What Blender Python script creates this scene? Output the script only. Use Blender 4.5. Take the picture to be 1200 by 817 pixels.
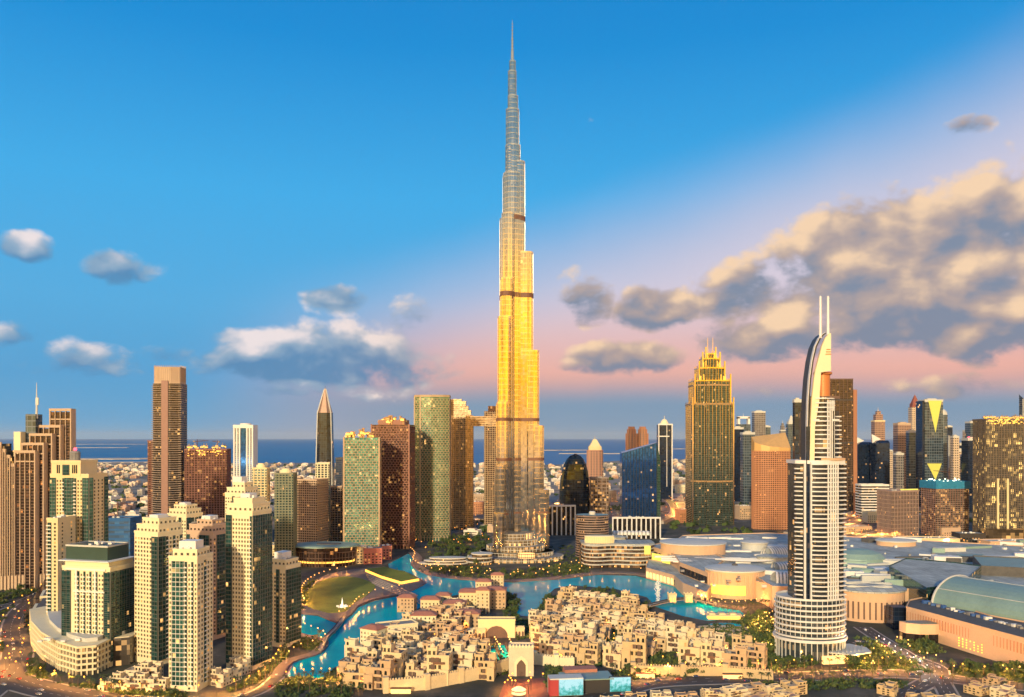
import bpy, math, random
from math import sin, cos, pi, radians, atan, atan2, hypot, sqrt, exp
R = random.Random(7)
S = bpy.context.scene
for _o in list(bpy.data.objects): bpy.data.objects.remove(_o)
C = bpy.data.collections.new("city"); S.collection.children.link(C)
F, HC, HOR = 932.0, 183.0, 513.0          # focal length (px of a 1200 px wide frame), eye height, eye-level row
# ------------------------------------------------------------------ camera, sky, sun, exposure
cam = bpy.data.cameras.new("camera"); co = bpy.data.objects.new("camera", cam); C.objects.link(co); S.camera = co
co.location = (0, 0, HC); co.rotation_euler = (pi/2, 0, 0)
cam.sensor_width = 36; cam.lens = 36*F/1200; cam.shift_y = (HOR-408.5)/1200; cam.clip_start = 5; cam.clip_end = 200000
S.view_settings.view_transform = 'Standard'; S.view_settings.look = 'None'; S.view_settings.exposure = 0.12; S.view_settings.gamma = 1
S.view_settings.use_curve_mapping = False
S.cycles.use_denoising = True; S.cycles.max_bounces = 6; S.cycles.diffuse_bounces = 2; S.cycles.glossy_bounces = 3
S.cycles.transparent_max_bounces = 6; S.cycles.volume_bounces = 0; S.cycles.sample_clamp_indirect = 4; S.cycles.sample_clamp_direct = 0
S.cycles.caustics_reflective = False; S.cycles.caustics_refractive = False
def s2l(c): return tuple(((v/255)/12.92 if v/255 <= .04045 else ((v/255+.055)/1.055)**2.4) for v in c)
SUN_EL, SUN_AZ = radians(15), radians(196)     # azimuth from +Y towards +X: behind the eye, a little to the left
sl = bpy.data.lights.new("sun", 'SUN'); sl.energy = 4.1; sl.angle = radians(2.0); sl.color = (1, .74, .42)
so = bpy.data.objects.new("sun", sl); C.objects.link(so)
so.rotation_euler = (pi/2-SUN_EL, 0, -SUN_AZ+pi)    # checked: lamp's -Z points away from the sun position
from mathutils import Vector
_sd = Vector((sin(SUN_AZ)*cos(SUN_EL), cos(SUN_AZ)*cos(SUN_EL), sin(SUN_EL)))
so.rotation_euler = (-_sd).to_track_quat('-Z', 'Y').to_euler()

class G:
    """small wrapper that turns python arithmetic into shader math nodes"""
    def __init__(s, nt): s.nt = nt; s.n = nt.nodes; s.l = nt.links
    def inp(s, sock, v):
        if isinstance(v, bpy.types.NodeSocket): s.l.new(v, sock)
        else: sock.default_value = v
    def m(s, op, a, b=0.0, c=None, clamp=False):
        n = s.n.new('ShaderNodeMath'); n.operation = op; n.use_clamp = clamp
        s.inp(n.inputs[0], a); s.inp(n.inputs[1], b)
        if c is not None: s.inp(n.inputs[2], c)
        return n.outputs[0]
    def add(s, a, b): return s.m('ADD', a, b)
    def sub(s, a, b): return s.m('SUBTRACT', a, b)
    def mul(s, a, b): return s.m('MULTIPLY', a, b)
    def mad(s, a, b, c): return s.m('MULTIPLY_ADD', a, b, c)
    def step(s, x, lo, hi, smooth=True):
        n = s.n.new('ShaderNodeMapRange'); n.interpolation_type = 'SMOOTHSTEP' if smooth else 'LINEAR'
        s.inp(n.inputs[0], x); n.inputs[1].default_value = lo; n.inputs[2].default_value = hi
        return n.outputs[0]
    def mix(s, f, a, b, mode='MIX'):
        n = s.n.new('ShaderNodeMix'); n.data_type = 'RGBA'; n.blend_type = mode
        s.inp(n.inputs[0], f)
        for k, v in ((6, a), (7, b)):
            if isinstance(v, tuple): v = (*v, 1.0) if len(v) == 3 else v
            s.inp(n.inputs[k], v)
        return n.outputs[2]
    def xyz(s, v):
        n = s.n.new('ShaderNodeSeparateXYZ'); s.l.new(v, n.inputs[0]); return n.outputs
    def vec(s, x, y, z):
        n = s.n.new('ShaderNodeCombineXYZ'); s.inp(n.inputs[0], x); s.inp(n.inputs[1], y); s.inp(n.inputs[2], z); return n.outputs[0]
    def noise(s, v, scale, det=4, rough=.55, dist=0.0):
        n = s.n.new('ShaderNodeTexNoise'); 
        if v is not None: s.l.new(v, n.inputs['Vector'])
        n.inputs['Scale'].default_value = scale; n.inputs['Detail'].default_value = det; n.inputs['Roughness'].default_value = rough; n.inputs['Distortion'].default_value = dist
        return n.outputs['Fac']
    def white(s, v):
        n = s.n.new('ShaderNodeTexWhiteNoise'); n.noise_dimensions = '3D'; s.l.new(v, n.inputs['Vector']); return n.outputs
    def ramp(s, x, stops):
        n = s.n.new('ShaderNodeValToRGB'); s.inp(n.inputs[0], x); e = n.color_ramp.elements
        while len(e) < len(stops): e.new(.5)
        for i, (p, c) in enumerate(stops): e[i].position = p; e[i].color = (*c, 1)
        return n.outputs[0]

def azel(px, py):
    az = atan((px-600)/F); return az, atan((HOR-py)/F*cos(az))
def make_world():
    w = bpy.data.worlds.new("World"); S.world = w; w.use_nodes = True; nt = w.node_tree; nt.nodes.clear(); g = G(nt)
    w.cycles.sampling_method = 'MANUAL'; w.cycles.sample_map_resolution = 512
    out = nt.nodes.new('ShaderNodeOutputWorld'); bg = nt.nodes.new('ShaderNodeBackground'); nt.links.new(bg.outputs[0], out.inputs[0])
    tc = nt.nodes.new('ShaderNodeTexCoord').outputs['Generated']
    x, y, z = g.xyz(tc)
    az = g.m('ARCTAN2', x, y); el = g.m('ARCSINE', z)
    vec = g.vec(az, el, 0.0)
    # clear sky, horizon to zenith
    base = g.ramp(g.mul(el, 1/1.2), [(0, s2l((98,160,200))), (.06, s2l((84,156,204))), (.13, s2l((84,166,216))), (.24, s2l((66,166,224))), (.38, s2l((30,138,208))), (.55, s2l((18,112,188))), (1, s2l((16,90,160)))])
    # the warm anti-twilight wedge to the right
    n_big = g.noise(vec, 3.0, 3)
    line = g.mad(az, .26, .225)             # elevation where the blue ends
    d = g.add(g.sub(line, el), g.mul(g.sub(n_big, .5), .05))
    front = g.step(y, .0, .4)
    pink_m = g.mul(g.mul(g.step(d, -.07, .12), g.step(az, -.42, .0)), front)
    pinkc = g.mix(g.step(el, .05, .20), s2l((238,170,146)), s2l((214,200,212)))
    c = g.mix(g.mul(pink_m, .92), base, pinkc)
    low = g.mul(front, g.mul(g.m('SUBTRACT', 1.0, g.step(g.add(el, g.mul(g.sub(n_big, .5), .03)), .035, .085)), g.step(az, -.45, -.05)))
    c = g.mix(g.mul(low, .9), c, s2l((98,146,178)))
    # clouds
    blobs = [(33,288,34,20,.8),(148,313,46,22,.85),(12,393,46,20,.7),(100,420,70,26,.75),(195,415,50,12,.55),(395,350,40,20,.9),(470,380,55,40,.62),(390,420,125,40,.95),(290,425,60,24,.75),(330,457,70,10,.6),
             (425,465,26,9,.55),(690,352,36,30,.85),(672,322,30,14,.5),(775,360,58,30,1.0),(735,420,74,22,.9),(680,430,26,10,.7),(1040,285,130,62,1.0),(1160,285,130,80,1.0),(1000,330,120,60,1.0),(940,345,80,60,.95),(1120,345,130,60,1.0),(880,350,85,50,.95),(930,300,50,36,.7),(905,392,100,32,1.0),(1080,375,200,42,1.0),
             (1190,390,100,40,1.0),(1140,146,30,14,.7),(1150,205,130,34,.5),(600,325,20,20,.2),(1150,452,130,18,.6),(960,455,120,10,.42),(560,462,60,9,.4),(700,505,150,8,.3)]
    mask = mask2 = None
    for (px, py, rx, ry, wt) in blobs:
        a, e = azel(px, py); a2, _ = azel(px+rx, py); _, e2 = azel(px, py-ry)
        dx = g.mul(g.sub(az, a), 1/abs(a2-a)); dy = g.mul(g.sub(el, e), 1/abs(e2-e))
        r2 = g.m('MULTIPLY_ADD', dx, dx, g.mul(dy, dy))
        v = g.mul(g.m('MULTIPLY_ADD', r2, -.45, 1.0, clamp=True), wt)
        mask = v if mask is None else g.m('MAXIMUM', mask, v)
        dy2 = g.sub(dy, .55); v2 = g.mul(g.m('MULTIPLY_ADD', g.m('MULTIPLY_ADD', dx, dx, g.mul(dy2, dy2)), -.45, 1.0, clamp=True), wt)
        mask2 = v2 if mask2 is None else g.m('MAXIMUM', mask2, v2)
    def vor(v, scale, det):
        n = g.n.new('ShaderNodeTexVoronoi'); n.voronoi_dimensions = '2D'; n.feature = 'SMOOTH_F1'; n.normalize = True; g.l.new(v, n.inputs['Vector']); n.inputs['Scale'].default_value = scale; n.inputs['Detail'].default_value = det; n.inputs['Roughness'].default_value = .5; n.inputs['Smoothness'].default_value = .35
        return g.m('SUBTRACT', 1.0, n.outputs['Distance'])
    wrp = g.noise(vec, 20.0, 3)
    def dens(off, det=4):
        vv = g.vec(g.add(az, off[0]), g.mul(g.add(el, off[1]), 1.5), 1.3)
        nn = g.noise(vv, 9.0, det, .62 if det > 4 else .55, .15)
        vw = g.vec(g.add(g.add(az, off[0]), g.mul(wrp, .03)), g.add(g.mul(g.add(el, off[1]), 1.5), g.mul(wrp, .03)), 0.0)
        return g.add(g.mul(nn, .55), g.mul(g.sub(vor(vw, 14.0, 3.5 if det > 4 else 1.0), .24), .45))
    d0 = dens((0, 0), 8); dl = dens((0, 0)); d1 = dens((-.014, .016)); d2 = dens((-.006, .034))
    cover = g.add(g.mul(mask, 1.15), g.mul(g.sub(d0, .5), 2.9))
    alpha = g.step(cover, .42, .84)
    thick = g.step(cover, .60, 1.3)
    lit = g.m('ADD', g.mul(g.sub(dl, d1), 1.7), g.add(g.mul(g.sub(dl, d2), 1.5), g.mul(g.sub(d0, dl), 1.3))); lit = g.add(lit, g.mul(g.sub(mask2, mask), 1.0)); lit = g.m('ADD', lit, .50, clamp=True)
    ab = g.step(az, -.3, .15)
    litc = g.mix(ab, s2l((236,222,220)), s2l((240,206,168)))
    midc = g.mix(ab, s2l((140,166,190)), s2l((170,154,150)))
    shc = g.mix(ab, s2l((84,134,176)), s2l((116,132,154)))
    cc = g.mix(g.step(lit, .10, .55), shc, midc)
    cc = g.mix(g.step(lit, .45, 1.0), cc, litc)
    c = g.mix(g.mul(g.mul(alpha, .93), front), c, cc)
    # low sunset glow behind the eye: a band just above the horizon (what the glass and steel towers mirror)
    back = g.step(g.mul(y, -1.0), -.45, .1)
    band = g.mul(g.step(el, -.09, .07), g.m('SUBTRACT', 1.0, g.step(el, .17, .34)))
    gl = g.mix(g.step(el, .08, .30), (3.8, 1.60, .02), (2.2, 1.35, .28))
    c = g.mix(g.mul(g.mul(back, .75), g.m('SUBTRACT', 1.0, g.step(el, .45, 1.1))), c, (.27, .50, .64))
    # unseen cloud breaks added to the sunset band, for streaked tower reflections
    brk = g.noise(g.vec(g.mul(x, 4.5), g.mul(z, 5.0), 0.0), 1.0, 3, .6)
    vm = nt.nodes.new('ShaderNodeVectorMath'); vm.operation = 'SCALE'; nt.links.new(gl, vm.inputs[0]); nt.links.new(g.mad(g.step(brk, .34, .62), 1.15, .30), vm.inputs['Scale'])
    c = g.mix(g.mul(back, band), c, vm.outputs[0])
    # below the horizon
    c = g.mix(g.step(el, -.14, -.03), (.26, .17, .11), c)
    nt.links.new(c, bg.inputs[0]); bg.inputs[1].default_value = 1.0
make_world()

# ------------------------------------------------------------------ mesh kit
def bits(name, mat, parent, fn_list):
    """one part object per callable: each adds its shape to its own mesh"""
    for f in fn_list: m = MB(); f(m); m.obj(name, mat, parent)
class MB:
    def __init__(s): s.v = []; s.f = []; s.mi = []
    def add(s, vs, fs, mi=0):
        o = len(s.v); s.v.extend(vs); s.f.extend([tuple(i+o for i in f) for f in fs]); s.mi.extend([mi]*len(fs)); return s
    def prism(s, poly, z0, z1, mi=0, top=True, bottom=False, poly2=None, mtop=None):
        n = len(poly); q = poly2 or poly
        vs = [(p[0], p[1], z0) for p in poly]+[(p[0], p[1], z1) for p in q]
        s.add(vs, [(i, (i+1) % n, n+(i+1) % n, n+i) for i in range(n)], mi)
        if top: s.add([(p[0], p[1], z1) for p in q], [tuple(range(n))], mi if mtop is None else mtop)
        if bottom: s.add([(p[0], p[1], z0) for p in poly], [tuple(reversed(range(n)))], mi)
        return s
    def ring(s, poly, o, z0, z1, mi=0, inner=0.0):
        """slab edge that wraps a footprint"""
        a = offset(poly, o); s.prism(a, z0, z1, mi, True, True); return s
    def wallring(s, poly, t, z0, z1, mi=0):
        """parapet: thin closed wall along the footprint"""
        n = len(poly); a = poly; b = offset(poly, -t)
        s.add([(p[0], p[1], z0) for p in a]+[(p[0], p[1], z1) for p in a]+[(p[0], p[1], z1) for p in b]+[(p[0], p[1], z0) for p in b],
              [(i, (i+1) % n, n+(i+1) % n, n+i) for i in range(n)]+[(n+i, n+(i+1) % n, 2*n+(i+1) % n, 2*n+i) for i in range(n)]+[(2*n+i, 2*n+(i+1) % n, 3*n+(i+1) % n, 3*n+i) for i in range(n)], mi)
        return s
    def box(s, cx, cy, z0, w, d, h, rot=0.0, mi=0, bottom=True):
        c_, s_ = cos(rot), sin(rot)
        P = [(cx+x*c_-y*s_, cy+x*s_+y*c_) for x, y in ((-w/2, -d/2), (w/2, -d/2), (w/2, d/2), (-w/2, d/2))]
        return s.prism(P, z0, z0+h, mi, True, bottom)
    def tube(s, pts, r, n=6, mi=0, r2=None):
        r2 = r if r2 is None else r2; m = len(pts); vs = []
        for k, p in enumerate(pts):
            a = Vector(pts[max(0, k-1)]); b = Vector(pts[min(m-1, k+1)]); t = (b-a).normalized()
            u = t.cross(Vector((0, 0, 1)));
            if u.length < .05: u = Vector((1, 0, 0))
            u.normalize(); w = t.cross(u); rr = r+(r2-r)*k/max(1, m-1)
            vs += [tuple(Vector(p)+u*rr*cos(2*pi*i/n)+w*rr*sin(2*pi*i/n)) for i in range(n)]
        fs = [(k*n+i, k*n+(i+1) % n, (k+1)*n+(i+1) % n, (k+1)*n+i) for k in range(m-1) for i in range(n)]
        fs += [tuple(reversed(range(n))), tuple((m-1)*n+i for i in range(n))]
        return s.add(vs, fs, mi)
    def lathe(s, prof, n=24, cx=0, cy=0, mi=0, sx=1.0, sy=1.0):
        m = len(prof); vs = [(cx+sx*r*cos(2*pi*i/n), cy+sy*r*sin(2*pi*i/n), z) for (r, z) in prof for i in range(n)]
        return s.add(vs, [(k*n+i, k*n+(i+1) % n, (k+1)*n+(i+1) % n, (k+1)*n+i) for k in range(m-1) for i in range(n)], mi)
    def merge(s, other, loc=(0, 0, 0), rot=0.0, sc=1.0):
        c_, s_ = cos(rot)*sc, sin(rot)*sc; o = len(s.v)
        s.v += [(x*c_-y*s_+loc[0], x*s_+y*c_+loc[1], z*sc+loc[2]) for x, y, z in other.v]
        s.f += [tuple(i+o for i in f) for f in other.f]; s.mi += other.mi; return s
    def mesh(s, name, mats):
        me = bpy.data.meshes.new(name); me.from_pydata(s.v, [], s.f)
        for m in (mats if isinstance(mats, (list, tuple)) else [mats]): me.materials.append(m)
        if any(s.mi): me.polygons.foreach_set('material_index', s.mi)
        me.update(); return me
    def obj(s, name, mats, parent=None, loc=(0, 0, 0), rz=0.0, smooth=False, **kw):
        me = s.mesh(name, mats)
        if smooth: me.polygons.foreach_set('use_smooth', [True]*len(me.polygons))
        return link(name, me, parent, loc, rz, **kw)
def link(name, me, parent=None, loc=(0, 0, 0), rz=0.0, kind=None, label=None, category=None, group=None):
    o = bpy.data.objects.new(name, me); C.objects.link(o); o.location = loc; o.rotation_euler = (0, 0, rz)
    if parent is not None: o.parent = parent; KIDS.setdefault(parent, []).append(o)
    for k, v in (('kind', kind), ('label', label), ('category', category), ('group', group)):
        if v: o[k] = v
    return o
KIDS = {}
def thing(name, label, cat, loc=(0, 0, 0), rz=0.0, group=None):
    return link(name, None, None, loc, rz, None, label, cat, group)
def dup(root, loc, rz, label=None, group=None, sc=None):
    def cp(o, par):
        c = o.copy(); C.objects.link(c)
        if par is not None: c.parent = par
        for k in KIDS.get(o, []): cp(k, c)
        return c
    r = cp(root, None); r.location = loc; r.rotation_euler = (0, 0, rz)
    if sc: r.scale = sc if isinstance(sc, tuple) else (sc, sc, sc)
    if label: r['label'] = label
    if group: r['group'] = group
    return r
def offset(poly, o):
    if o == 0: return list(poly)
    n = len(poly); out = []
    for i in range(n):
        a, b, c = poly[i-1], poly[i], poly[(i+1) % n]
        e1 = (b[0]-a[0], b[1]-a[1]); e2 = (c[0]-b[0], c[1]-b[1]); l1 = hypot(*e1) or 1; l2 = hypot(*e2) or 1
        n1 = (e1[1]/l1, -e1[0]/l1); n2 = (e2[1]/l2, -e2[0]/l2)
        mx, my = n1[0]+n2[0], n1[1]+n2[1]; d = max(.35, (mx*mx+my*my)/2)
        out.append((b[0]+mx*o/d, b[1]+my*o/d))
    return out
def rect(w, d, cx=0, cy=0): return [(cx-w/2, cy-d/2), (cx+w/2, cy-d/2), (cx+w/2, cy+d/2), (cx-w/2, cy+d/2)]
def ell(rx, ry, n=32, cx=0, cy=0, a0=0): return [(cx+rx*cos(a0+2*pi*i/n), cy+ry*sin(a0+2*pi*i/n)) for i in range(n)]
def stadium(d, r, ang, n=8, back=0.0):
    pts = [(d+r*cos(t), r*sin(t)) for t in [(-pi/2+pi*i/n) for i in range(n+1)]]+[(back, r), (back, -r)]
    c_, s_ = cos(ang), sin(ang); return [(x*c_-y*s_, x*s_+y*c_) for x, y in pts]
def rotp(poly, a, cx=0, cy=0): c_, s_ = cos(a), sin(a); return [(cx+x*c_-y*s_, cy+x*s_+y*c_) for x, y in poly]
def edges(poly, sp):
    """points spaced along a footprint with outward normals"""
    out = []; n = len(poly)
    for i in range(n):
        a, b = poly[i], poly[(i+1) % n]; L = hypot(b[0]-a[0], b[1]-a[1])
        if L < .2: continue
        k = max(1, round(L/sp)); nx, ny = (b[1]-a[1])/L, -(b[0]-a[0])/L
        for j in range(k): out.append((a[0]+(b[0]-a[0])*(j+.5)/k, a[1]+(b[1]-a[1])*(j+.5)/k, nx, ny, L/k))
    return out
def at(px, py, z=0.0):
    y = F*(HC-z)/(py-HOR); return ((px-600)/F*y, y)
def X(px, Y): return (px-600)/F*Y
def Z(py, Y): return HC+(HOR-py)/F*Y

# ------------------------------------------------------------------ materials
MAT = {}
def newmat(name):
    m = bpy.data.materials.new(name); m.use_nodes = True; nt = m.node_tree; b = nt.nodes['Principled BSDF']; return m, G(nt), b
def plain(name, col, rough=.7, metal=0.0, var=.18, scale=.15, emit=None, es=0.0, spec=None, seam=0):
    """wall, roof or metal paint with uneven tone"""
    if name in MAT: return MAT[name]
    m, g, b = newmat(name); tc = g.n.new('ShaderNodeTexCoord').outputs['Object']
    nz = g.noise(tc, scale, 5, .62); nf = g.noise(tc, scale*9, 3, .6)
    f = g.add(g.mul(g.sub(nz, .5), var*2.2), g.mul(g.sub(nf, .5), var*1.4))
    if seam:
        x, y, z = g.xyz(tc); wn = g.white(g.vec(g.m('FLOOR', g.mul(x, 1/seam)), g.m('FLOOR', g.mul(y, 1/(seam*2.2))), 0.0))[0]
        ln = g.m('MAXIMUM', g.m('LESS_THAN', g.m('FRACT', g.mul(x, 1/seam)), .08), g.m('LESS_THAN', g.m('FRACT', g.mul(y, 1/(seam*2.2))), .045))
        f = g.add(f, g.add(g.mul(ln, -.35), g.mul(g.sub(wn, .5), .30)))
    sc = g.n.new('ShaderNodeVectorMath'); sc.operation = 'SCALE'; sc.inputs[0].default_value = col; g.l.new(g.add(f, 1.0), sc.inputs['Scale'])
    g.l.new(sc.outputs[0], b.inputs['Base Color']); b.inputs['Roughness'].default_value = rough; b.inputs['Metallic'].default_value = metal
    if emit: b.inputs['Emission Color'].default_value = (*emit, 1); b.inputs['Emission Strength'].default_value = es
    if spec is not None: b.inputs['Specular IOR Level'].default_value = spec
    MAT[name] = m; return m
def glass(name, col=(.03, .06, .08), rough=.12, metal=.55, lit=.04, cell=(3.2, 3.6), es=2.2, var=.5, litc=(1.0, .50, .14), frame=0.0, fcol=(.3, .3, .3)):
    """curtain wall: every pane its own tint, a few rooms lit"""
    if name in MAT: return MAT[name]
    m, g, b = newmat(name); t = g.n.new('ShaderNodeTexCoord'); px, py, pz = g.xyz(t.outputs['Object']); nx, ny, nz = g.xyz(t.outputs['Normal'])
    u = g.sub(g.mul(py, nx), g.mul(px, ny))
    us = g.mul(u, 1/cell[0]); vs_ = g.mul(pz, 1/cell[1])
    cu = g.m('FLOOR', us); cv = g.m('FLOOR', vs_)
    obi = g.n.new('ShaderNodeObjectInfo').outputs['Random']
    wn = g.white(g.vec(cu, cv, g.m('ROUND', g.add(g.mul(nx, 2.0), g.mul(obi, 50)))))
    r1 = wn[0]; cr, cg_, cb = g.xyz(wn[1])
    sc = g.n.new('ShaderNodeVectorMath'); sc.operation = 'SCALE'; sc.inputs[0].default_value = col; g.l.new(g.mad(cr, var*2, 1-var), sc.inputs['Scale'])
    colr = sc.outputs[0]
    if frame > 0:
        fu = g.m('FRACT', us); fv = g.m('FRACT', vs_)
        k = g.m('MAXIMUM', g.m('LESS_THAN', fu, frame), g.m('LESS_THAN', fv, frame*1.3))
        colr = g.mix(k, colr, fcol); b_r = k
        litm = g.mul(g.m('GREATER_THAN', r1, 1-lit), g.sub(1.0, k))
        g.l.new(g.mad(k, -metal*.8, metal), b.inputs['Metallic'])
        g.l.new(g.mad(k, .35, rough), b.inputs['Roughness'])
    else:
        litm = g.m('GREATER_THAN', r1, 1-lit)
        b.inputs['Metallic'].default_value = metal; g.l.new(g.mad(cg_, .12, rough), b.inputs['Roughness'])
    # cluster lit rooms
    big = g.noise(g.vec(g.mul(cu, .15), g.mul(cv, .15), obi), 1.0, 2)
    litm = g.mul(litm, g.step(big, .38, .6))
    g.l.new(colr, b.inputs['Base Color'])
    if lit > 0:
        b.inputs['Emission Color'].default_value = (*litc, 1); g.l.new(g.mul(litm, g.mad(g.mul(cb, cb), es*.75, es*.10)), b.inputs['Emission Strength'])
    MAT[name] = m; return m
def glow(name, col, es):
    if name in MAT: return MAT[name]
    m, g, b = newmat(name); b.inputs['Base Color'].default_value = (.05, .05, .05, 1)
    tc = g.n.new('ShaderNodeTexCoord').outputs['Object']; nz = g.noise(tc, .8, 3)
    b.inputs['Emission Color'].default_value = (*col, 1); g.l.new(g.mul(g.add(nz, .5), es), b.inputs['Emission Strength']); MAT[name] = m; return m
# ------------------------------------------------------------------ palette
M_cream = plain('cream_render', (.74,.62,.36), .75, var=.10, scale=.08)
M_cream2 = plain('pale_cream_render', (.80,.72,.48), .75, var=.10, scale=.08)
M_pink = plain('pinkish_render', (.55,.40,.29), .8, var=.12, scale=.08)
M_white = plain('white_paint', (.74,.74,.71), .6, var=.08, scale=.1)
M_sand = [plain('sand_render', (.58,.44,.25), .9, var=.22, scale=.12), plain('pale_sand_render', (.70,.56,.34), .9, var=.2, scale=.12), plain('rose_sand_render', (.54,.38,.23), .9, var=.22, scale=.12), plain('lime_render', (.72,.62,.43), .9, var=.16, scale=.12)]
M_cool = plain('cool_white_cladding', (.64,.67,.70), .5, .1, var=.08)
M_mull = plain('dark_mullion', (.11,.12,.11), .5, var=.1)
M_tile = plain('terracotta_roof', (.40,.17,.12), .85, var=.3, scale=.4)
M_roofdark = plain('dark_roof', (.10,.10,.10), .9, var=.4, scale=.2)
M_roofgrey = plain('grey_roof_felt', (.24,.24,.24), .9, var=.3, scale=.15)
M_beige = plain('beige_stone', (.50,.38,.27), .8, var=.12, scale=.06)
M_dkstone = plain('brown_stone', (.14,.09,.07), .8, var=.2, scale=.08)
M_steel = plain('brushed_steel', (.68,.58,.43), .16, .80, var=.07, scale=.05)
M_fin = plain('polished_steel', (.72,.68,.58), .12, 1.0, var=.06, scale=.05)
M_dark = plain('dark_frame', (.035,.035,.04), .5, var=.2)
M_conc = plain('raw_concrete', (.30,.25,.22), .9, var=.25, scale=.2)
M_redconc = plain('reddish_concrete', (.26,.13,.11), .9, var=.3, scale=.15)
M_rust = plain('brown_metal', (.16,.075,.045), .6, var=.3, scale=.2)
M_blueroof = plain('blue_grey_metal_roof', (.38,.41,.38), .7, .05, var=.45, scale=.03, seam=7)
M_teal = plain('teal_metal_roof', (.23,.36,.33), .5, .2, var=.22, scale=.04)
M_paleroof = plain('pale_metal_roof', (.54,.56,.53), .6, .05, var=.14, scale=.05)
M_peach = plain('peach_stone', (.60,.41,.27), .85, var=.12, scale=.06)
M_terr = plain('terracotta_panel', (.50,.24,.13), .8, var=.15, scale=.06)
M_copper = plain('copper_cladding', (.55,.22,.08), .5, .3, var=.12, scale=.1)
G_green = glass('green_glass', (.03,.13,.11), .10, .45, .03, (2.6,3.4), frame=.07, fcol=(.22,.24,.22))
G_dkgreen = glass('dark_green_glass', (.02,.075,.075), .08, .35, .035, (2.6,3.4), frame=.06, fcol=(.10,.12,.12))
G_blue = glass('blue_glass', (.025,.13,.42), .06, .8, .03, (4.2,4.0), var=.35, frame=.05, fcol=(.02,.05,.10))
G_navy = glass('navy_glass', (.012,.03,.075), .10, .5, .02, (4.5,4.2), frame=.05, fcol=(.02,.03,.05))
G_dark = glass('dark_glass', (.03,.028,.03), .12, .4, .06, (3.2,3.6))
G_brown = glass('bronze_glass', (.085,.045,.035), .14, .4, .10, (3.4,3.6), es=1.6)
G_teal = glass('teal_glass', (.09,.27,.23), .12, .35, .06, (3.4,3.6), es=1.6)
G_tower = glass('silver_glass', (.46,.46,.45), .05, .94, .003, (3.0,4.1), var=.10)
G_far = glass('far_blue_glass', (.05,.09,.13), .15, .4, .03, (6,7), frame=.14, fcol=(.12,.15,.18), es=1.2)
G_fargrey = glass('far_grey_glass', (.10,.11,.13), .2, .3, .03, (6,7), frame=.22, fcol=(.25,.24,.24), es=1.2)
G_farbrown = glass('far_brown_glass', (.06,.05,.05), .2, .2, .04, (5,7), frame=.4, fcol=(.34,.22,.17), es=1.2)
G_farcream = glass('far_cream_facade', (.06,.07,.08), .2, .2, .03, (6,7), frame=.42, fcol=(.55,.45,.34), es=1.2)
M_pane = plain('dark_window_pane', (.022,.03,.032), .12, .25, var=.4, scale=.9)
M_panelit = glow('lit_window_pane', (1.0,.46,.10), .8)
L_gold = glow('golden_light', (1.0,.46,.06), 2.6)
L_warm = glow('warm_lamp_glass', (1.0,.42,.08), 4.0)
L_white = glow('cool_lamp_glass', (.9,.9,.85), 3.0)
L_red = glow('red_beacon', (1.0,.05,.08), 5.0)
L_yel = glow('yellow_lit_glass', (1.0,.78,.10), 1.25)
L_shop = glow('shop_light', (1.0,.50,.15), 2.4)
L_lime = plain('lime_cladding', (.62,.66,.14), .6, var=.05)

def slabs(mb, poly, z0, z1, pitch, o, t, mi=0):
    z = z0
    q = offset(poly, o)
    while z+t <= z1+.01: mb.prism(q, z, z+t, mi, True, True); z += pitch
    return mb
def fins(mb, poly, z0, z1, sp, dep, wid, mi=0):
    for x, y, nx, ny, L in edges(poly, sp):
        mb.box(x+nx*dep/2, y+ny*dep/2, z0, wid, dep, z1-z0, atan2(ny, nx)+pi/2, mi, False)
    return mb
def weave(mb, poly, z0, z1, fh, sp, dep, wid, mi=0):
    slabs(mb, poly, z0, z1, fh, dep, .7, mi); pts = edges(poly, sp/2); k = 0; z = z0
    while z+fh <= z1:
        for i, (x, y, nx, ny, L) in enumerate(pts):
            if (i+k) % 2 == 0 and -ny > -.35: mb.box(x+nx*dep/2, y+ny*dep/2, z, wid, dep*.9, fh, atan2(ny, nx)+pi/2, mi, False)
        z += fh; k += 1
    return mb
# ---- windows
WM = {}
def win_mb(w, h, arch=False, lit=False, sill=True):
    mb = MB(); fr = .16; d = .16
    if arch:
        n = 6; pts = [(-w/2, 0), (w/2, 0)]+[(w/2*cos(pi*i/n), h-w/2+w/2*sin(pi*i/n)) for i in range(n+1)]
    else: pts = [(-w/2, 0), (w/2, 0), (w/2, h), (-w/2, h)]
    n = len(pts); s_ = [(x*(1-2*fr/w), fr+(z)*(1-2*fr/h)) for x, z in pts]
    mb.add([(x, -.03, z) for x, z in s_], [tuple(range(n))], 1)
    mb.add([(x, -d, z) for x, z in pts]+[(x, -d, z) for x, z in s_]+[(x, .02, z) for x, z in pts]+[(x, -.03, z) for x, z in s_],
        [(i, (i+1) % n, n+(i+1) % n, n+i) for i in range(n)]+[(2*n+i, 2*n+(i+1) % n, (i+1) % n, i) for i in range(n)]+[(n+i, n+(i+1) % n, 3*n+(i+1) % n, 3*n+i) for i in range(n)], 0)
    if not arch: mb.box(0, -.07, 0, .09, .06, h, 0, 0, False)
    return mb
def win_mesh(w, h, arch, fm, lit):
    k = (w, h, arch, fm.name, lit)
    if k not in WM:
        mb = win_mb(w, h, arch); WM[k] = (mb, mb.mesh('window', [fm, M_panelit if lit else M_pane]))
    return WM[k]
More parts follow.
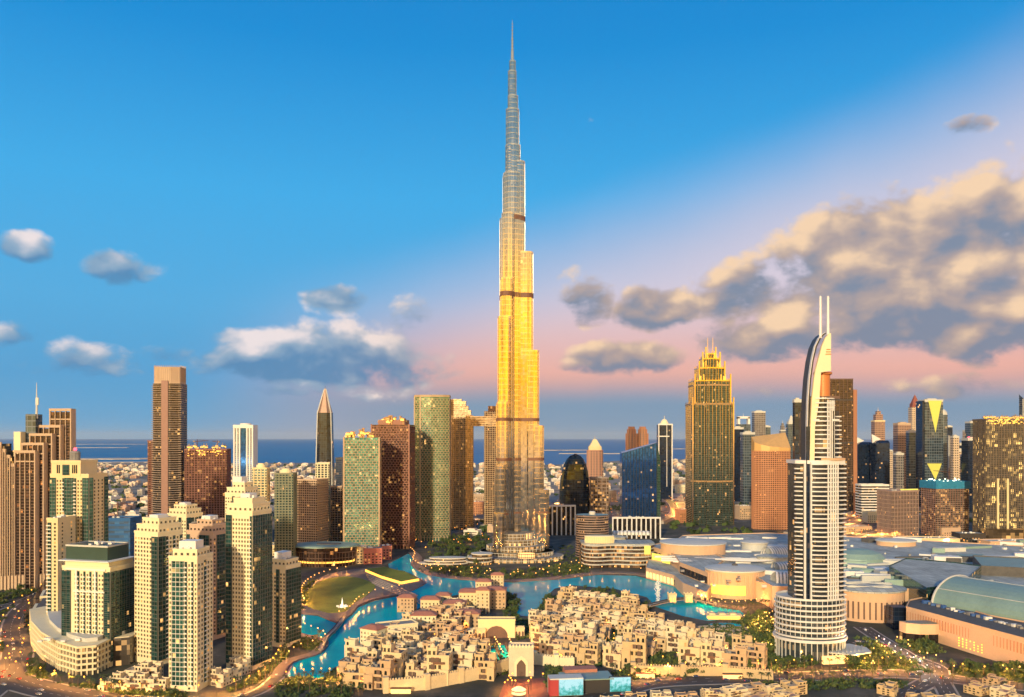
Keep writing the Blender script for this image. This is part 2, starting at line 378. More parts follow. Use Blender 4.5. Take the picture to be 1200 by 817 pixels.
def put_windows(t, cands, fm, limit=100, name='window'):
    """cands: (x, y, z, normal angle, w, h, arch, lit) in the thing's frame; the ones that show largest are parts, the rest one mass"""
    T = t.location; a = t.rotation_euler[2]; sc = []
    for c in cands:
        wx = T.x+c[0]*cos(a)-c[1]*sin(a); wy = T.y+c[0]*sin(a)+c[1]*cos(a); na = c[3]+a
        D = hypot(wx, wy); f = (-wx*cos(na)-wy*sin(na))/D
        sc.append((-(f if f > .25 else f-1)*1000/D*c[4]*c[5]-c[2]*1e-4, c))
    sc.sort(key=lambda s: s[0])
    rest = MB(); restl = MB()
    for i, (s_, c) in enumerate(sc):
        mb, me = win_mesh(c[4], c[5], c[6], fm, c[7])
        if i < limit: link(name, me, t, (c[0], c[1], c[2]), c[3]+pi/2)
        else: (restl if c[7] else rest).merge(mb, (c[0], c[1], c[2]), c[3]+pi/2)
    if rest.f: rest.obj('windows', [fm, M_pane], t, kind='stuff')
    if restl.f: restl.obj('lit_windows', [fm, M_panelit], t, kind='stuff')
def facade(t, p0, p1, z0, z1, pat, cands, fh=3.4, ww=None, wh=2.15, mats=None, lit=.05, mull=None):
    """p0 -> p1 runs counter-clockwise, outward on the right. w window, g glass bay, b balcony column, . blank, p proud pier"""
    wall, gl, slabm = mats; L = hypot(p1[0]-p0[0], p1[1]-p0[1]); n = len(pat); cw = L/n
    ux, uy = (p1[0]-p0[0])/L, (p1[1]-p0[1])/L; nx, ny = uy, -ux; na = atan2(ny, nx); rz = na+pi/2
    nf = int((z1-z0)/fh); i = 0
    while i < n:
        ch = pat[i]; j = i
        while ch in 'g' and j+1 < n and pat[j+1] == ch: j += 1
        mx, my = p0[0]+ux*cw*(i+j+1)/2, p0[1]+uy*cw*(i+j+1)/2; W = cw*(j-i+1)
        if ch == 'w':
            for k in range(nf): cands.append((mx, my, z0+k*fh+.8, na, ww or round(min(2.3, cw*.60), 1), wh, False, R.random() < lit))
        elif ch == 'g':
            mb = MB(); mb.box(mx+nx*.2, my+ny*.2, z0, W*.96, .7, z1-z0-.6, rz, 0, False); mb2 = MB()
            for k in range(nf): mb2.box(mx+nx*.42, my+ny*.42, z0+k*fh, W, .9, .28, rz)
            for q in range(int(W/3)+1): mb2.box(mx+ux*(-W/2+q*W/max(1, int(W/3)))+nx*.35, my+uy*(-W/2+q*W/max(1, int(W/3)))+ny*.35, z0, .18, .80, z1-z0-.7, rz, 0, False)
            o = mb.obj('glazed_bay', gl, t); mb2.obj('mullions', mull or M_mull, o)
        elif ch == 'b':
            mb = MB(); mb.box(mx+nx*.02, my+ny*.02, z0, W*.72, .3, z1-z0-1, rz, 1, False)
            for k in range(nf):
                zz = z0+k*fh; mb.box(mx+nx*.7, my+ny*.7, zz, W*.86, 1.3, .22, rz)
                mb.box(mx+nx*1.5, my+ny*1.5, zz+.25, W*.86, .1, .75, rz)
            mb.obj('balcony_bay', [slabm, G_dkgreen], t)
        elif ch == 'p':
            mb = MB(); mb.box(mx+nx*.4, my+ny*.4, z0, W*.5, .9, z1-z0, rz, 0, False); mb.obj('pier', slabm, t)
        i = j+1
def roofkit(t, w, d, z, mat=M_white, seed=0, name='roof_plant'):
    r = random.Random(seed); mb = MB()
    for _ in range(5):
        mb.box(r.uniform(-w*.3, w*.3), r.uniform(-d*.3, d*.3), z, r.uniform(1.5, 4), r.uniform(1.5, 4), r.uniform(1, 2.5), 0)
    mb.obj(name, mat, t)
TOW = []
def residence(label, px, Y, w, d, top, rz, pF, pR, pL, wall=M_cream, gl=G_dkgreen, steps=((1, 1, 0),), fh=3.4, name='residential_tower', group='cream residential towers', lit=.05, side=None, corner=None, z0=0, cap=None, mull=None):
    t = thing(name, label, 'tower', (X(px, Y), Y, 0), rz, group); H = Z(top, Y); TOW.append((t, max(w, d)))
    ncap = sum(s[2] for s in steps); zc = H-ncap; cands = []; mats = (wall, gl, M_white)
    mb = MB(); mb.prism(rect(w, d), 0, zc, 0, mtop=1); mb.wallring(offset(rect(w, d), .25), .6, zc-.8, zc+1.3); mb.obj('wall', [wall, M_roofgrey], t)
    x, y = w/2, d/2
    facade(t, (-x, -y), (x, -y), z0+4, zc-2, pF, cands, fh, mats=mats, lit=lit, mull=mull)
    facade(t, (x, -y), (x, y), z0+4, zc-2, pR, cands, fh, mats=(side or wall, gl, M_white), lit=lit, mull=mull)
    facade(t, (-x, y), (-x, -y), z0+4, zc-2, pL, cands, fh, mats=mats, lit=lit, mull=mull)
    z = zc; cw, cd = w, d
    for fx, fy, h in steps:
        if h <= 0: continue
        cw, cd = w*fx, d*fy; mb = MB(); oy = (d-cd)*.1
        mb.prism(rect(cw, cd, 0, oy), z, z+h, 0, mtop=1); mb.wallring(offset(rect(cw, cd, 0, oy), .2), .5, z+h-.5, z+h+1.0); mb.obj('upper_storeys', [wall, M_roofgrey], t)
        nwin = max(2, int(cw/4.2))
        for (a0, a1, dd) in (((-cw/2, -cd/2+oy), (cw/2, -cd/2+oy), nwin), ((cw/2, -cd/2+oy), (cw/2, cd/2+oy), nwin)):
            facade(t, a0, a1, z+.3, z+h-.3, 'w'*dd, cands, 3.4, mats=mats, lit=.02)
        z += h
    put_windows(t, cands, wall)
    if cap: 
        mb = MB(); cap_h = cap[2]; mb.box(cap[3], cap[4], z, cap[0], cap[1], cap_h, 0); mb.obj('plant_room', M_white, t)
    roofkit(t, cw, cd, z+.1, M_white, int(px))
    if corner:
        mb = MB(); mb.box(corner*x, -y, 0, 7, 7, zc-3, radians(45), 0); o = mb.obj('corner_bay', gl, t)
        m2 = MB(); k = 4.0
        while k < zc-3: m2.box(corner*x, -y, k, 7.5, 7.5, .3, radians(45)); k += fh
        for q in (-3.6, -1.2, 1.2, 3.6):
            for s_ in (0, 1):
                vx, vy = (q, -3.6) if s_ == 0 else (3.6*corner, q)
                a = radians(45) if True else 0; m2.box(corner*x+vx*cos(a)-vy*sin(a), -y+vx*sin(a)+vy*cos(a), 0, .25, .25, zc-3, a, 0, False)
        m2.obj('mullions', M_white, o)
    return t

# ================================================================== the very tall central tower
def build_supertall():
    Y = 1227; t = thing('supertall_skyscraper', 'tallest tower, silver and gold stepped steel skyscraper tapering to a needle spire', 'skyscraper', (X(601, Y), Y, 0))
    zy = lambda py: Z(py, Y)
    wings = [(0.0, [(47.5,8.0,575),(39.0,8.6,500),(31.0,9.2,412),(21.5,9.6,297),(9.5,9.0,191)]),
             (radians(240), [(42,8.0,600),(38,8.2,545),(31,8.8,473),(27,9.2,375),(19,9.6,330),(14,9.8,254)]),
             (radians(120), [(42,8.0,554),(35,8.6,473),(27,9.4,430),(21,9.8,254),(14,8.6,205)])]
    levels_dark = [(600,2.6),(538,4.5),(492,5),(347,7),(257,7)]
    for ang, ts in wings:
        body, fl, fn, dk = MB(), MB(), MB(), []
        for i, (d, r, py) in enumerate(ts):
            zt = zy(py); P = stadium(d, r, ang); zb = 0 if i == 0 else zy(ts[i-1][2])-6
            body.prism(P, 0, zt); slabs(fl, P, max(8, zb), zt, 8.2, .22, 1.5)
            fl.prism(offset(P, .5), zt-1.2, zt+1.6, 0, True, True)
            z0 = zb
            for x, y, nx, ny, L in edges(P[:9], 5.2): fn.box(x+nx*.3, y+ny*.3, z0, .35, .7, zt-z0+1.5, atan2(ny, nx)+pi/2, 0, True)
            for x, y, nx, ny, L in edges(P[8:10]+P[-1:]+P[:1], 4.0)[:0]: pass
            for k in (-1, 1):
                q = d
                while q > (ts[i+1][0]+3 if i+1 < len(ts) else 4):
                    vx, vy = q*cos(ang)-k*(r+.3)*sin(ang), q*sin(ang)+k*(r+.3)*cos(ang); fn.box(vx, vy, z0, .45, .6, zt-z0+1.2, ang+0, 0, True); q -= 5.5
            for ly, h in levels_dark:
                lz = zy(ly)
                if zb-2 < lz < zt-10: dk.append(lambda m, P=P, lz=lz, h=h: m.prism(offset(P, .75), lz-h/2, lz+h/2, 0, True, True))
        o = body.obj('wing', G_tower, t)
        fl.obj('floor_bands', M_steel, o); fn.obj('vertical_fins', M_fin, o)
        bits('mechanical_band', M_rust, o, dk)
    core, fl, fn, dk = MB(), MB(), MB(), []
    tiers = [(15.5,0,254,0),(14.0,254,205,-.5),(11.2,205,172,0),(10.0,172,130,-.6),(7.6,130,114,0),(6.2,114,85,-1.0),(4.6,85,73,-.5)]
    zs = 0
    for r, y0, y1, dx in tiers:
        P = ell(r, r, 18, dx, 0); z1 = zy(y1); z0 = zy(y0) if y0 else 0
        core.prism(P, z0, z1, 0); slabs(fl, P, z0+1, z1, 8.2, .2, 1.5); fl.prism(offset(P, .45), z1-1, z1+1.5, 0, True, True)
        for x, y, nx, ny, L in edges(P, 2.4): fn.box(x+nx*.3, y+ny*.3, z0, .28, .8, z1-z0+2, atan2(ny, nx)+pi/2, 0, True)
        for ly, h in levels_dark:
            lz = zy(ly)
            if z0 < lz < z1+4: dk.append(lambda m, P=P, lz=lz, h=h: m.prism(offset(P, .7), lz-h/2, lz+h/2, 0, True, True))
    for (d, r, a, py) in ((7.5,5.2,0,222-30),(8.5,4.2,radians(240),172),(8.0,4.4,radians(120),150),(5.5,4,0,130),(4.2,3.2,radians(240),100),(3,2.8,radians(0),85)):
        P = stadium(d, r, a, 6); core.prism(P, zy(230), zy(py)); slabs(fl, P, zy(228), zy(py), 4.1, .35, .9)
    o = core.obj('core_shaft', G_tower, t); fl.obj('floor_bands', M_steel, o); fn.obj('vertical_fins', M_fin, o); bits('mechanical_band', M_rust, o, dk)
    sp = MB(); sp.lathe([(2.6,zy(73)-2),(2.3,zy(60)),(1.7,zy(60)),(1.5,zy(45)),(1.0,zy(45)),(.8,zy(34)),(.45,zy(34)),(.3,zy(23.5)),(0.0,zy(23))], 10, -.8)
    for k in range(12): z = zy(70)+k*5; sp.lathe([(2.7-k*.1,z),(2.7-k*.1,z+.6)], 10, -.8)
    sp.obj('spire', M_steel, t)
    # stepped glass base
    b = MB(); bs = MB()
    for (rx, ry, h, cx, cy) in ((27,24,38,3,-8),(34,28,29,4,-10),(44,34,20,4,-14),(56,38,12,6,-18),(72,46,6,4,-24)):
        P = ell(rx, ry, 28, cx, cy); b.prism(P, 0, h, 0, mtop=1); slabs(bs, P, 3, h, 4.2, .8, .6)
        fins(bs, P, 0, h, 6, .8, .5)
    o = b.obj('podium', [glass('lobby_glass', (.20,.16,.11), .2, .3, .30, (5,4.2), es=2.4), M_roofgrey], t); bs.obj('podium_bands', M_paleroof, o)
    e = MB(); e.prism(ell(13,6,16,20,-57), 0, 13, 0, mtop=0); 
    o = e.obj('entrance_pavilion', glow('entrance_light', (1.0,.55,.18), 1.8), t)
    m2 = MB(); slabs(m2, ell(13,6,16,20,-57), 3, 15, 4.4, 1.4, .7); fins(m2, ell(13,6,16,20,-57), 0, 13, 3, .8, .5); m2.obj('canopy', M_dkstone, o)
build_supertall()

# ================================================================== hotel tower with the curved sail top (right foreground)
def build_sail_hotel():
    Y = 664; cx = 952; t = thing('sail_topped_hotel', 'white banded hotel tower with a curved sail crown, two masts and a round podium', 'hotel tower', (X(cx, Y), Y, 0))
    k = Y/F; x = lambda px: (px-cx)*k; z = lambda py: Z(py, Y)
    # podium drum
    pod = MB(); ps = MB(); rx = 28
    pod.prism(ell(rx, 22, 40, x(951), 4), 0, z(700), 0, mtop=1)
    slabs(ps, ell(rx, 22, 40, x(951), 4), z(743), z(698), 4.4, 1.1, 1.3); fins(ps, ell(rx-.4, 21.6, 40, x(951), 4), z(741), z(700), 5, .6, .4)
    ps.prism(ell(rx+2.2, 24, 40, x(951), 4), z(744)-2.6, z(744)-.4, 0, True, True)
    ps.wallring(ell(rx-.2, 21.8, 40, x(951), 4), .4, z(700), z(700)+1.6)
    o = pod.obj('podium', [glass('hotel_podium_glass', (.05,.07,.09), .15, .3, .20, (3.2,4.4), es=1.5), M_paleroof], t); ps.obj('podium_bands', M_cool, o)
    pc = MB(); fins(pc, ell(rx, 22, 40, x(951), 4), 0, z(748), 4.5, .9, .7); pc.obj('ground_colonnade', M_paleroof, t)
    cn = MB(); P = [(x(960),-18),(x(985),-26),(x(1010),-18),(x(1013),-4),(x(1000),8),(x(975),4)]
    cn.prism(P, 8, 9, 0, True, True)
    for i in range(9): cn.box(x(966+i*5), -12+i*.6, 9, .8, 24-i, .7, radians(-20))
    for q in ((970,-17),(985,-21),(1003,-14),(1007,-3)): cn.tube([(x(q[0]),q[1],0),(x(q[0]),q[1],8)], .5)
    cn.obj('entrance_canopy', M_paleroof, t)
    en = MB(); en.box(x(968), -19.5, 0, 22, 3, 6, radians(8)); en.obj('lit_entrance', L_shop, t)
    # main shaft: bowed plan
    def bow(xa, xb, front, back, n=12):
        pts = []
        for i in range(n+1):
            u = i/n; pts.append((xa+(xb-xa)*u, front-7*sin(pi*u)))
        return pts+[(xb, back), (xa, back)]
    Pm = bow(x(929), x(984), -8, 12); Pu = bow(x(941), x(979), -7, 9)
    sh = MB(); sh.prism(Pm, z(702), z(540), 0, mtop=1); sh.prism(Pu, z(541), z(482), 0, mtop=1); sh.prism(bow(x(946), x(971), -6, 6), z(483), z(466), 0, mtop=1)
    o = sh.obj('shaft', [glass('hotel_glass', (.035,.045,.06), .12, .35, .09, (3.6,3.7), es=1.8), M_paleroof], t)
    sbs = []
    def balc(pa, pb, z0, z1, front, gap=3.7, dep=1.6, single=False):
        zz = z0; sb = MB(); sbs.append(sb)
        while zz < z1:
            if single: sb = MB(); sbs.append(sb)
            P = []
            n = 8
            f = lambda X_: front(X_)
            P = [(x(pa)+(x(pb)-x(pa))*i/n, f(x(pa)+(x(pb)-x(pa))*i/n)-dep) for i in range(n+1)]; Q = [(a, b+dep+1) for a, b in reversed(P)]
            sb.prism(P+Q, zz, zz+.95, 0, True, True); zz += gap
    fm = lambda X_: -8-7*sin(pi*min(1, max(0, (X_-x(929))/(x(984)-x(929)))))
    fu = lambda X_: -7-7*sin(pi*min(1, max(0, (X_-x(941))/(x(976)-x(941)))))
    balc(944, 962, z(700), z(541), fm); balc(977, 986, z(700), z(543), fm, dep=2.2); balc(927, 935, z(700), z(545), fm, dep=1.4)
    balc(946, 961, z(536), z(468), fu); balc(972.5, 981, z(536), z(486), fu, dep=2, single=True)
    balc(961.5, 977, z(700), z(541), fm, dep=.6); balc(961.5, 973, z(536), z(468), fu, dep=.6)
    [q.obj('balcony_bands' if len(q.v) > 100 else 'balcony', M_cool, t) for q in sbs if q.f]
    fr = MB()
    for q in (962, 965.2, 968.4, 971.6, 974.8): fr.box(x(q), fm(x(q))-.5, z(700), 1.1, 1.3, z(541)-z(700), 0)
    for q in (962, 965, 968, 971): fr.box(x(q), fu(x(q))-.5, z(538), 1.0, 1.3, z(470)-z(538), 0)
    fr.box(x(937.5), fm(x(937.5))-.6, z(712), 2.2, 1.4, z(542)-z(712), 0); fr.box(x(943), fm(x(943))-.9, z(712), 1.2, 1.8, z(541)-z(712), 0)
    fr.box(x(946), fu(x(946))-.7, z(541), 1.6, 1.4, z(492)-z(541), 0); 
    fr.prism(offset(Pm, 1.0), z(543), z(539), 0, True, True); fr.prism([(x(946),fu(x(950))-1.2),(x(977),fu(x(970))-1.2),(x(977),-4),(x(946),-4)], z(494), z(491.5), 0, True, True)
    fr.obj('white_frame', M_cool, t)
    mz = MB(); 
    for (a,b,c_) in ((z(545),z(541),944),(z(537),z(535.5),0)): pass
    mz.prism(offset(bow(x(946),x(985),-8,0), .6), z(539.2), z(536.5), 0, True, True); mz.obj('terrace_band', M_peach, t)
    dkb = MB(); dkb.box(x(940.3), fm(x(940.3))-.2, z(712), 3.0, 1.0, z(500)-z(712), 0); dkb.obj('recessed_glazing', G_navy, t)
    # sail: two shells
    prof = [(941.5,541),(941.5,500),(942,470),(944,445),(947,424),(951,408),(956,398),(962,393.5),(966.5,393)]
    inner = [(966.5,470),(955,470),(948.5,500),(947.5,541)]
    s1 = MB(); pl = [(x(a), z(b)) for a, b in prof+inner]
    # triangulate as strip: outline left against right boundary
    def extr(mb, L_, R_, y0, y1):
        n = len(L_); vs = []
        for (a, b) in L_: vs.append((a, y0, b))
        for (a, b) in R_: vs.append((a, y0, b))
        for (a, b) in L_: vs.append((a, y1, b))
        for (a, b) in R_: vs.append((a, y1, b))
        fs = []
        for i in range(n-1):
            fs += [(i, n+i, n+i+1, i+1), (2*n+i, 2*n+i+1, 3*n+i+1, 3*n+i), (i, i+1, 2*n+i+1, 2*n+i), (n+i, 3*n+i, 3*n+i+1, n+i+1)]
        fs += [(0, 2*n, 3*n, n), (n-1, 2*n-1, 4*n-1, 3*n-1)]
        mb.add(vs, fs)
    Lp = [(942,541),(943,500),(944.4,470),(947.2,445),(948.3,438),(948.6,436),(951.8,424),(956,408),(960,398.5),(963.4,394.5),(965,393)]
    Rp = [(947.5,541),(948.2,500),(953.2,470),(954.6,445),(955,438),(966.5,436),(966.5,424),(966.5,408),(966.5,398.5),(966.5,394.5),(966.5,393)]
    extr(s1, [(x(a), z(b)) for a, b in Lp], [(x(a), z(b)) for a, b in Rp], -13, -10.5)
    s1.obj('sail', M_cream2, t)
    s2 = MB(); Lb = [(939.5,541),(939.5,500),(940.2,470),(942,445),(944.8,424),(948.5,408),(953,398.5),(957,394),(960,392)]
    Rb = [(a+.8, b) for a, b in Lb]
    extr(s2, [(x(a), z(b)) for a, b in Lb], [(x(a), z(b)) for a, b in Rb], -12, -8.5); s2.obj('sail_spine', M_cool, t)
    s3 = MB(); extr(s3, [(x(a), z(b)) for a, b in Rb], [(x(a+3.0), z(b)) for a, b in Rb], -9.5, 3.5); s3.obj('sail_recess', M_dark, t)
    cy = MB(); cxx, cyy = x(963), -2; cy.lathe([(5.8,z(469)),(5.8,z(440)),(7.4,z(439)),(7.4,z(436.8)),(0,z(436.4))], 28, cxx, cyy); 
    for q in range(8): cy.lathe([(6.0,z(466)+q*2.6),(6.0,z(466)+q*2.6+.25)], 28, cxx, cyy)
    cy.obj('copper_drum', M_copper, t)
    for mx_ in (956, 964.8):
        m = MB(); m.tube([(x(mx_),-10,z(398)),(x(mx_),-10,z(352))], 1.25, 8, 0, .95); m.lathe([(1.0,z(352)),(.9,z(350)),(0,z(349))], 8, x(mx_), -10)
        m.obj('mast', M_cool, t)
    bits('roof_terrace', M_dkstone, t, [lambda m: m.box(x(963), -5, z(468), 22, 10, 2.2), lambda m: m.box(x(978), -2, z(541)+1, 8, 8, 3)])
    em = MB()
    for q in range(3): em.box(x(963.5), -13.3, z(417.5)+q*1.9, 4.5-q*.6, .4, .7)
    em.obj('crown_emblem', M_copper, t)
build_sail_hotel()

# ================================================================== crowned hotel tower with stepped golden top (right of centre)
def build_step_hotel():
    Y = 1690; cx = 832; t = thing('stepped_hotel_tower', 'stepped hotel tower with sunset-gold crown and twin antennas behind the mall', 'hotel tower', (X(cx, Y), Y, 0)); k = Y/F
    z = lambda py: Z(py, Y)
    def plan(w, d):   # rectangle with notched corners and projecting bays
        a, b = w/2, d/2; c_ = w*.16
        return [(-a,-b+c_),(-a+c_*.6,-b+c_),(-a+c_*.6,-b+c_*.4),(-a*.35,-b+c_*.4),(-a*.35,-b-2),(a*.35,-b-2),(a*.35,-b+c_*.4),(a-c_*.6,-b+c_*.4),(a-c_*.6,-b+c_),(a,-b+c_),(a,b),(-a,b)]
    tiers = [(24.5,0,474),(21.5,474,447),(15.5,447,432),(10.5,432,421),(6,421,415)]
    core, fl, fn = MB(), MB(), MB()
    for hw, y0, y1 in tiers:
        w = hw*2*k; P = plan(w, w*.8); z0 = z(y0) if y0 else 0; core.prism(P, 0 if y0 == 0 else z0-2, z(y1), 0)
        slabs(fl, P, z0+3, z(y1), 3.8, .25, .5); fins(fn, P, z0, z(y1)+5, 7.5, .7, .55)
        fn.prism(offset(P, .6), z(y1)-1.5, z(y1)+.8, 0, True, True)
        for q in (-.5, .5): fn.box(q*w*.96, -w*.3, z0, 2.6, 2.6, z(y1)-z0+14)
    core.obj('shaft', glass('teal_black_glass', (.03,.065,.07), .1, .4, .05, (3,3.8), es=1.6), t); fl.obj('floor_bands', plain('bronze_grey_band', (.13,.14,.12), .4, .4), t); fn.obj('stone_piers', plain('warm_metal_pier', (.52,.47,.38), .15, 1.0), t)
    for py in (474, 563, 452): 
        dk = MB(); w = (49 if py > 470 else 43)*k; P = plan(w, w*.8); dk.prism(offset(P, .7), z(py)-2, z(py)+1.2, 0, True, True); dk.obj('mechanical_band', plain('dull_gold', (.36,.24,.12), .5, .4), t)
    cr = MB()
    for hw, py, h in ((15,447,10),(10,432,12),(6,421,9)):
        w = hw*2*k; cr.prism(offset(rect(w, w*.7), -.5), z(py)+1, z(py)+h, 0)
        for q in range(7): cr.box(-w/2+w*q/6, -w*.36-.8, z(py)+1, 1.6, 1.2, h+2)
    cr.obj('sunset_gold_crown', plain('sunset_gold_cladding', (.8,.42,.10), .4, .6, emit=(1,.42,.04), es=.9), t)  # sunset gold mirrored by the top is put into colour and emission
    for q in (829.3, 835.3):
        m = MB(); m.tube([(X(q,Y)-X(cx,Y),0,z(416)),(X(q,Y)-X(cx,Y),0,z(396))], 1.0, 6, 0, .4); m.obj('antenna', M_steel, t)
build_step_hotel()
# ================================================================== generic curtain-wall tower
def ctower(name, label, px, Y, w, d, top, rz=0, gl=None, slabm=None, pitch=3.8, so=.5, st=.8, finsp=0, finm=None, find=.8, finw=.5, poly=None, cat='tower', group=None, tiers=None, rim=True, roofm=None, fin_over=0):
    t = thing(name, label, cat, (X(px, Y), Y, 0), rz, group); H = Z(top, Y); TOW.append((t, max(w, d))); P = poly or rect(w, d)
    core = MB(); z = 0
    for (f, zt) in (tiers or [(1, H)]):
        Q = [(a*f, b*f) for a, b in P]; core.prism(Q, z, zt, 0, mtop=1); 
        if slabm:
            sb = MB(); slabs(sb, Q, z+2, zt, pitch, so, st); sb.obj('floor_bands', slabm, t)
        if finsp:
            fb = MB(); fins(fb, Q, z, zt+fin_over, finsp, find, finw); fb.obj('vertical_piers', finm or slabm, t)
        if rim: rb = MB(); rb.wallring(offset(Q, max(so, .2)+.1), .7, zt-1.0, zt+1.5); rb.obj('parapet', finm or slabm or M_dark, t)
        z = zt
    core.obj('glazing', [gl, roofm or M_roofgrey], t)
    if w > 12: roofkit(t, w*.6*(tiers[-1][0] if tiers else 1), d*.6*(tiers[-1][0] if tiers else 1), H, M_paleroof, int(px))
    return t, H
def crane(px, Y, z, h, jib, rz, label):
    t = thing('tower_crane', label, 'crane', (X(px, Y), Y, z), rz, 'tower cranes'); m = MB(); m.tube([(0,0,0),(0,0,h)], .6, 4); m.obj('mast', M_rust, t)
    m = MB(); m.tube([(-jib*.3,0,h*.85),(jib,0,h*.95)], .5, 4); m.tube([(0,0,h*1.1),(jib*.8,0,h*.94)], .15, 4); m.tube([(0,0,h*.9),(0,0,h*1.12)], .4, 4); m.obj('jib', M_rust, t)
    m = MB(); m.box(-jib*.28, 0, h*.8, 3, 2, 2.4); m.obj('counterweight', M_conc, t)
def beacon_part(t, x, y, z, r=1.2): 
    m = MB(); m.lathe([(0,z-r),(r*.7,z-r*.7),(r,z),(r*.7,z+r*.7),(0,z+r)], 8, x, y); m.obj('red_beacon', L_red, t)

# ---- far left: stepped tower of nested portals
def build_portals():
    Y = 960; k = Y/F; t = thing('stepped_portal_tower', 'brown and beige stepped tower of nested portal frames, at the left edge of the city', 'tower', (X(40, Y), Y, 0)); x = lambda px: (px-40)*k; z = lambda py: Z(py, Y)
    st = [(18,41,528),(22,47,519),(27,53,508),(33,59,498),(43,68,478)]
    for i, (a, b, py) in enumerate(st):
        yy = i*7; wd = x(b)-x(a); gl_, fr = MB(), MB()
        gl_.box((x(a)+x(b))/2, yy+5, 0, wd-1, 9, z(py)-4); 
        n = 5
        for q in range(n): fr.box(x(a)+wd*q/(n-1), yy+.2, 0, 1.4 if q in (0, n-1) else .8, 2.2, z(py)-1)
        fr.box((x(a)+x(b))/2, yy+.4, z(py)-3, wd+1.7, 3.2, 3.2); fr.box((x(a)+x(b))/2, yy+.6, z(py)-14, wd, 2, 1.6)
        fr.box(x(b)+.2, yy+5, 0, 1.9, 9, z(py)); 
        o = gl_.obj('glazing', glass('portal_glass', (.03,.02,.018), .15, .3, .10, (3.5,3.7), es=1.5, litc=(1,.35,.08)), t); fr.obj('portal_frame', M_beige, o)
        sb = MB(); zz = 6
        while zz < z(py)-16: sb.box((x(a)+x(b))/2, yy+.35, zz, wd-.6, .8, .9); zz += 3.7
        sb.obj('floor_bands', M_dkstone, o)
    m = MB(); m.box(x(17), 12, 0, 8*k, 14, z(506)); m.obj('white_slab', M_cream2, t)
    m = MB(); m.box(x(27), 22, 0, 12*k, 14, z(485)); o = m.obj('glass_block', G_far, t)
    m = MB(); m.tube([(x(32.5),18,z(490)),(x(32.5),18,z(468)),(x(32.5),18,z(447))], 1.6, 6, 0, .25); m.box(x(33.2), 18, z(474), 3.5, 1.5, 9); m.obj('spire', M_paleroof, t)
    m = MB(); m.prism([(x(-8),-8),(x(66),16),(x(64),22),(x(-8),-2)], 0, 4, 0)
    for i in range(22):
        u = i/21; m.box(x(-8)+(x(65)-x(-8))*u, -10+24*u, 0, 2.6, 3.5, 17)
    m.prism([(x(-8),-7),(x(66),17),(x(66),22),(x(-8),-2)], 14, 17.5, 0, True, True); m.obj('arcade', M_beige, t)
    m = MB(); m.prism([(x(-8),-4),(x(66),20),(x(66),30),(x(-8),30)], 0, 15, 0); m.obj('arcade_glazing', G_brown, t)
    t2 = thing('brown_stepped_tower', 'brown ribbed tower cut by the left edge of the picture, stepping down to the right', 'tower', (X(2, Y), Y-6, 0)); 
    for i, (a, b, py) in enumerate(((-22,5,520),(4,9,528),(8,13.5,535),(13,18,545))):
        w = (b-a)*k; m = MB(); c_ = ((a+b)/2-2)*k; m.box(c_, 10+i*1.5, 0, w, 20, z(py)); o = m.obj('glazing', G_dark, t2)
        f = MB(); n = max(2, int(w/4)); 
        for q in range(n+1): f.box(c_-w/2+w*q/n, -.2+i*1.5, 0, .9, 1.4, z(py)+2)
        f.box(c_, .2+i*1.5, z(py)-2, w+1, 1.6, 4); f.obj('piers', M_beige, o)
        s_ = MB(); zz = 5
        while zz < z(py)-4: s_.box(c_, .05+i*1.5, zz, w-.2, .6, .9); zz += 3.7
        s_.obj('floor_bands', M_dkstone, o)
build_portals()

# ---- tall cream tower with lantern, left
def build_lantern():
    Y = 768; t = residence('tall cream and green glass tower topped by a small round lantern with a red light', 93, Y, 40, 28, 556, radians(-8), 'ggwwbgggbwwgg', 'gwwwg', 'wgwww', M_cream, G_green, ((1,1,0),), lit=.05)
    k = Y/F; z = lambda py: Z(py, Y); m = MB(); m.box(-3, -2.5, z(556)-1, 30, 24, z(541)-z(556)+1); m.wallring(offset(rect(30, 24, -3, -2.5), .5), 1, z(541)-1, z(541)+1.6); m.obj('upper_storeys', M_cream, t)
    m = MB(); m.box(-3, -14.7, z(556), 7, .8, z(544)-z(556)); m.obj('dark_bay', G_dkgreen, t)
    for q in (-12, -10, 4, 6, 8):
        m = MB(); m.box(q, -14.6, z(554), 1.2, .5, 8); m.obj('window', M_pane, t)
    m = MB(); m.lathe([(4.5,z(541)),(4.5,z(531)),(5,z(531)),(4,z(529)),(0,z(528))], 14, -3, -2); fins(m, ell(4.5,4.5,10,-3,-2), z(541), z(530), 3, .5, .4); m.obj('lantern', M_roofgrey, t)
    beacon_part(t, -3, -2, z(526.5), 1.7)
build_lantern()
M_w = M_white
residence('cream tower behind the dark-roofed one, narrow with balconies, low left shoulder of the lantern tower', 72, 735, 11, 24, 607, radians(-8), 'bw', 'ww', 'w', M_cream)
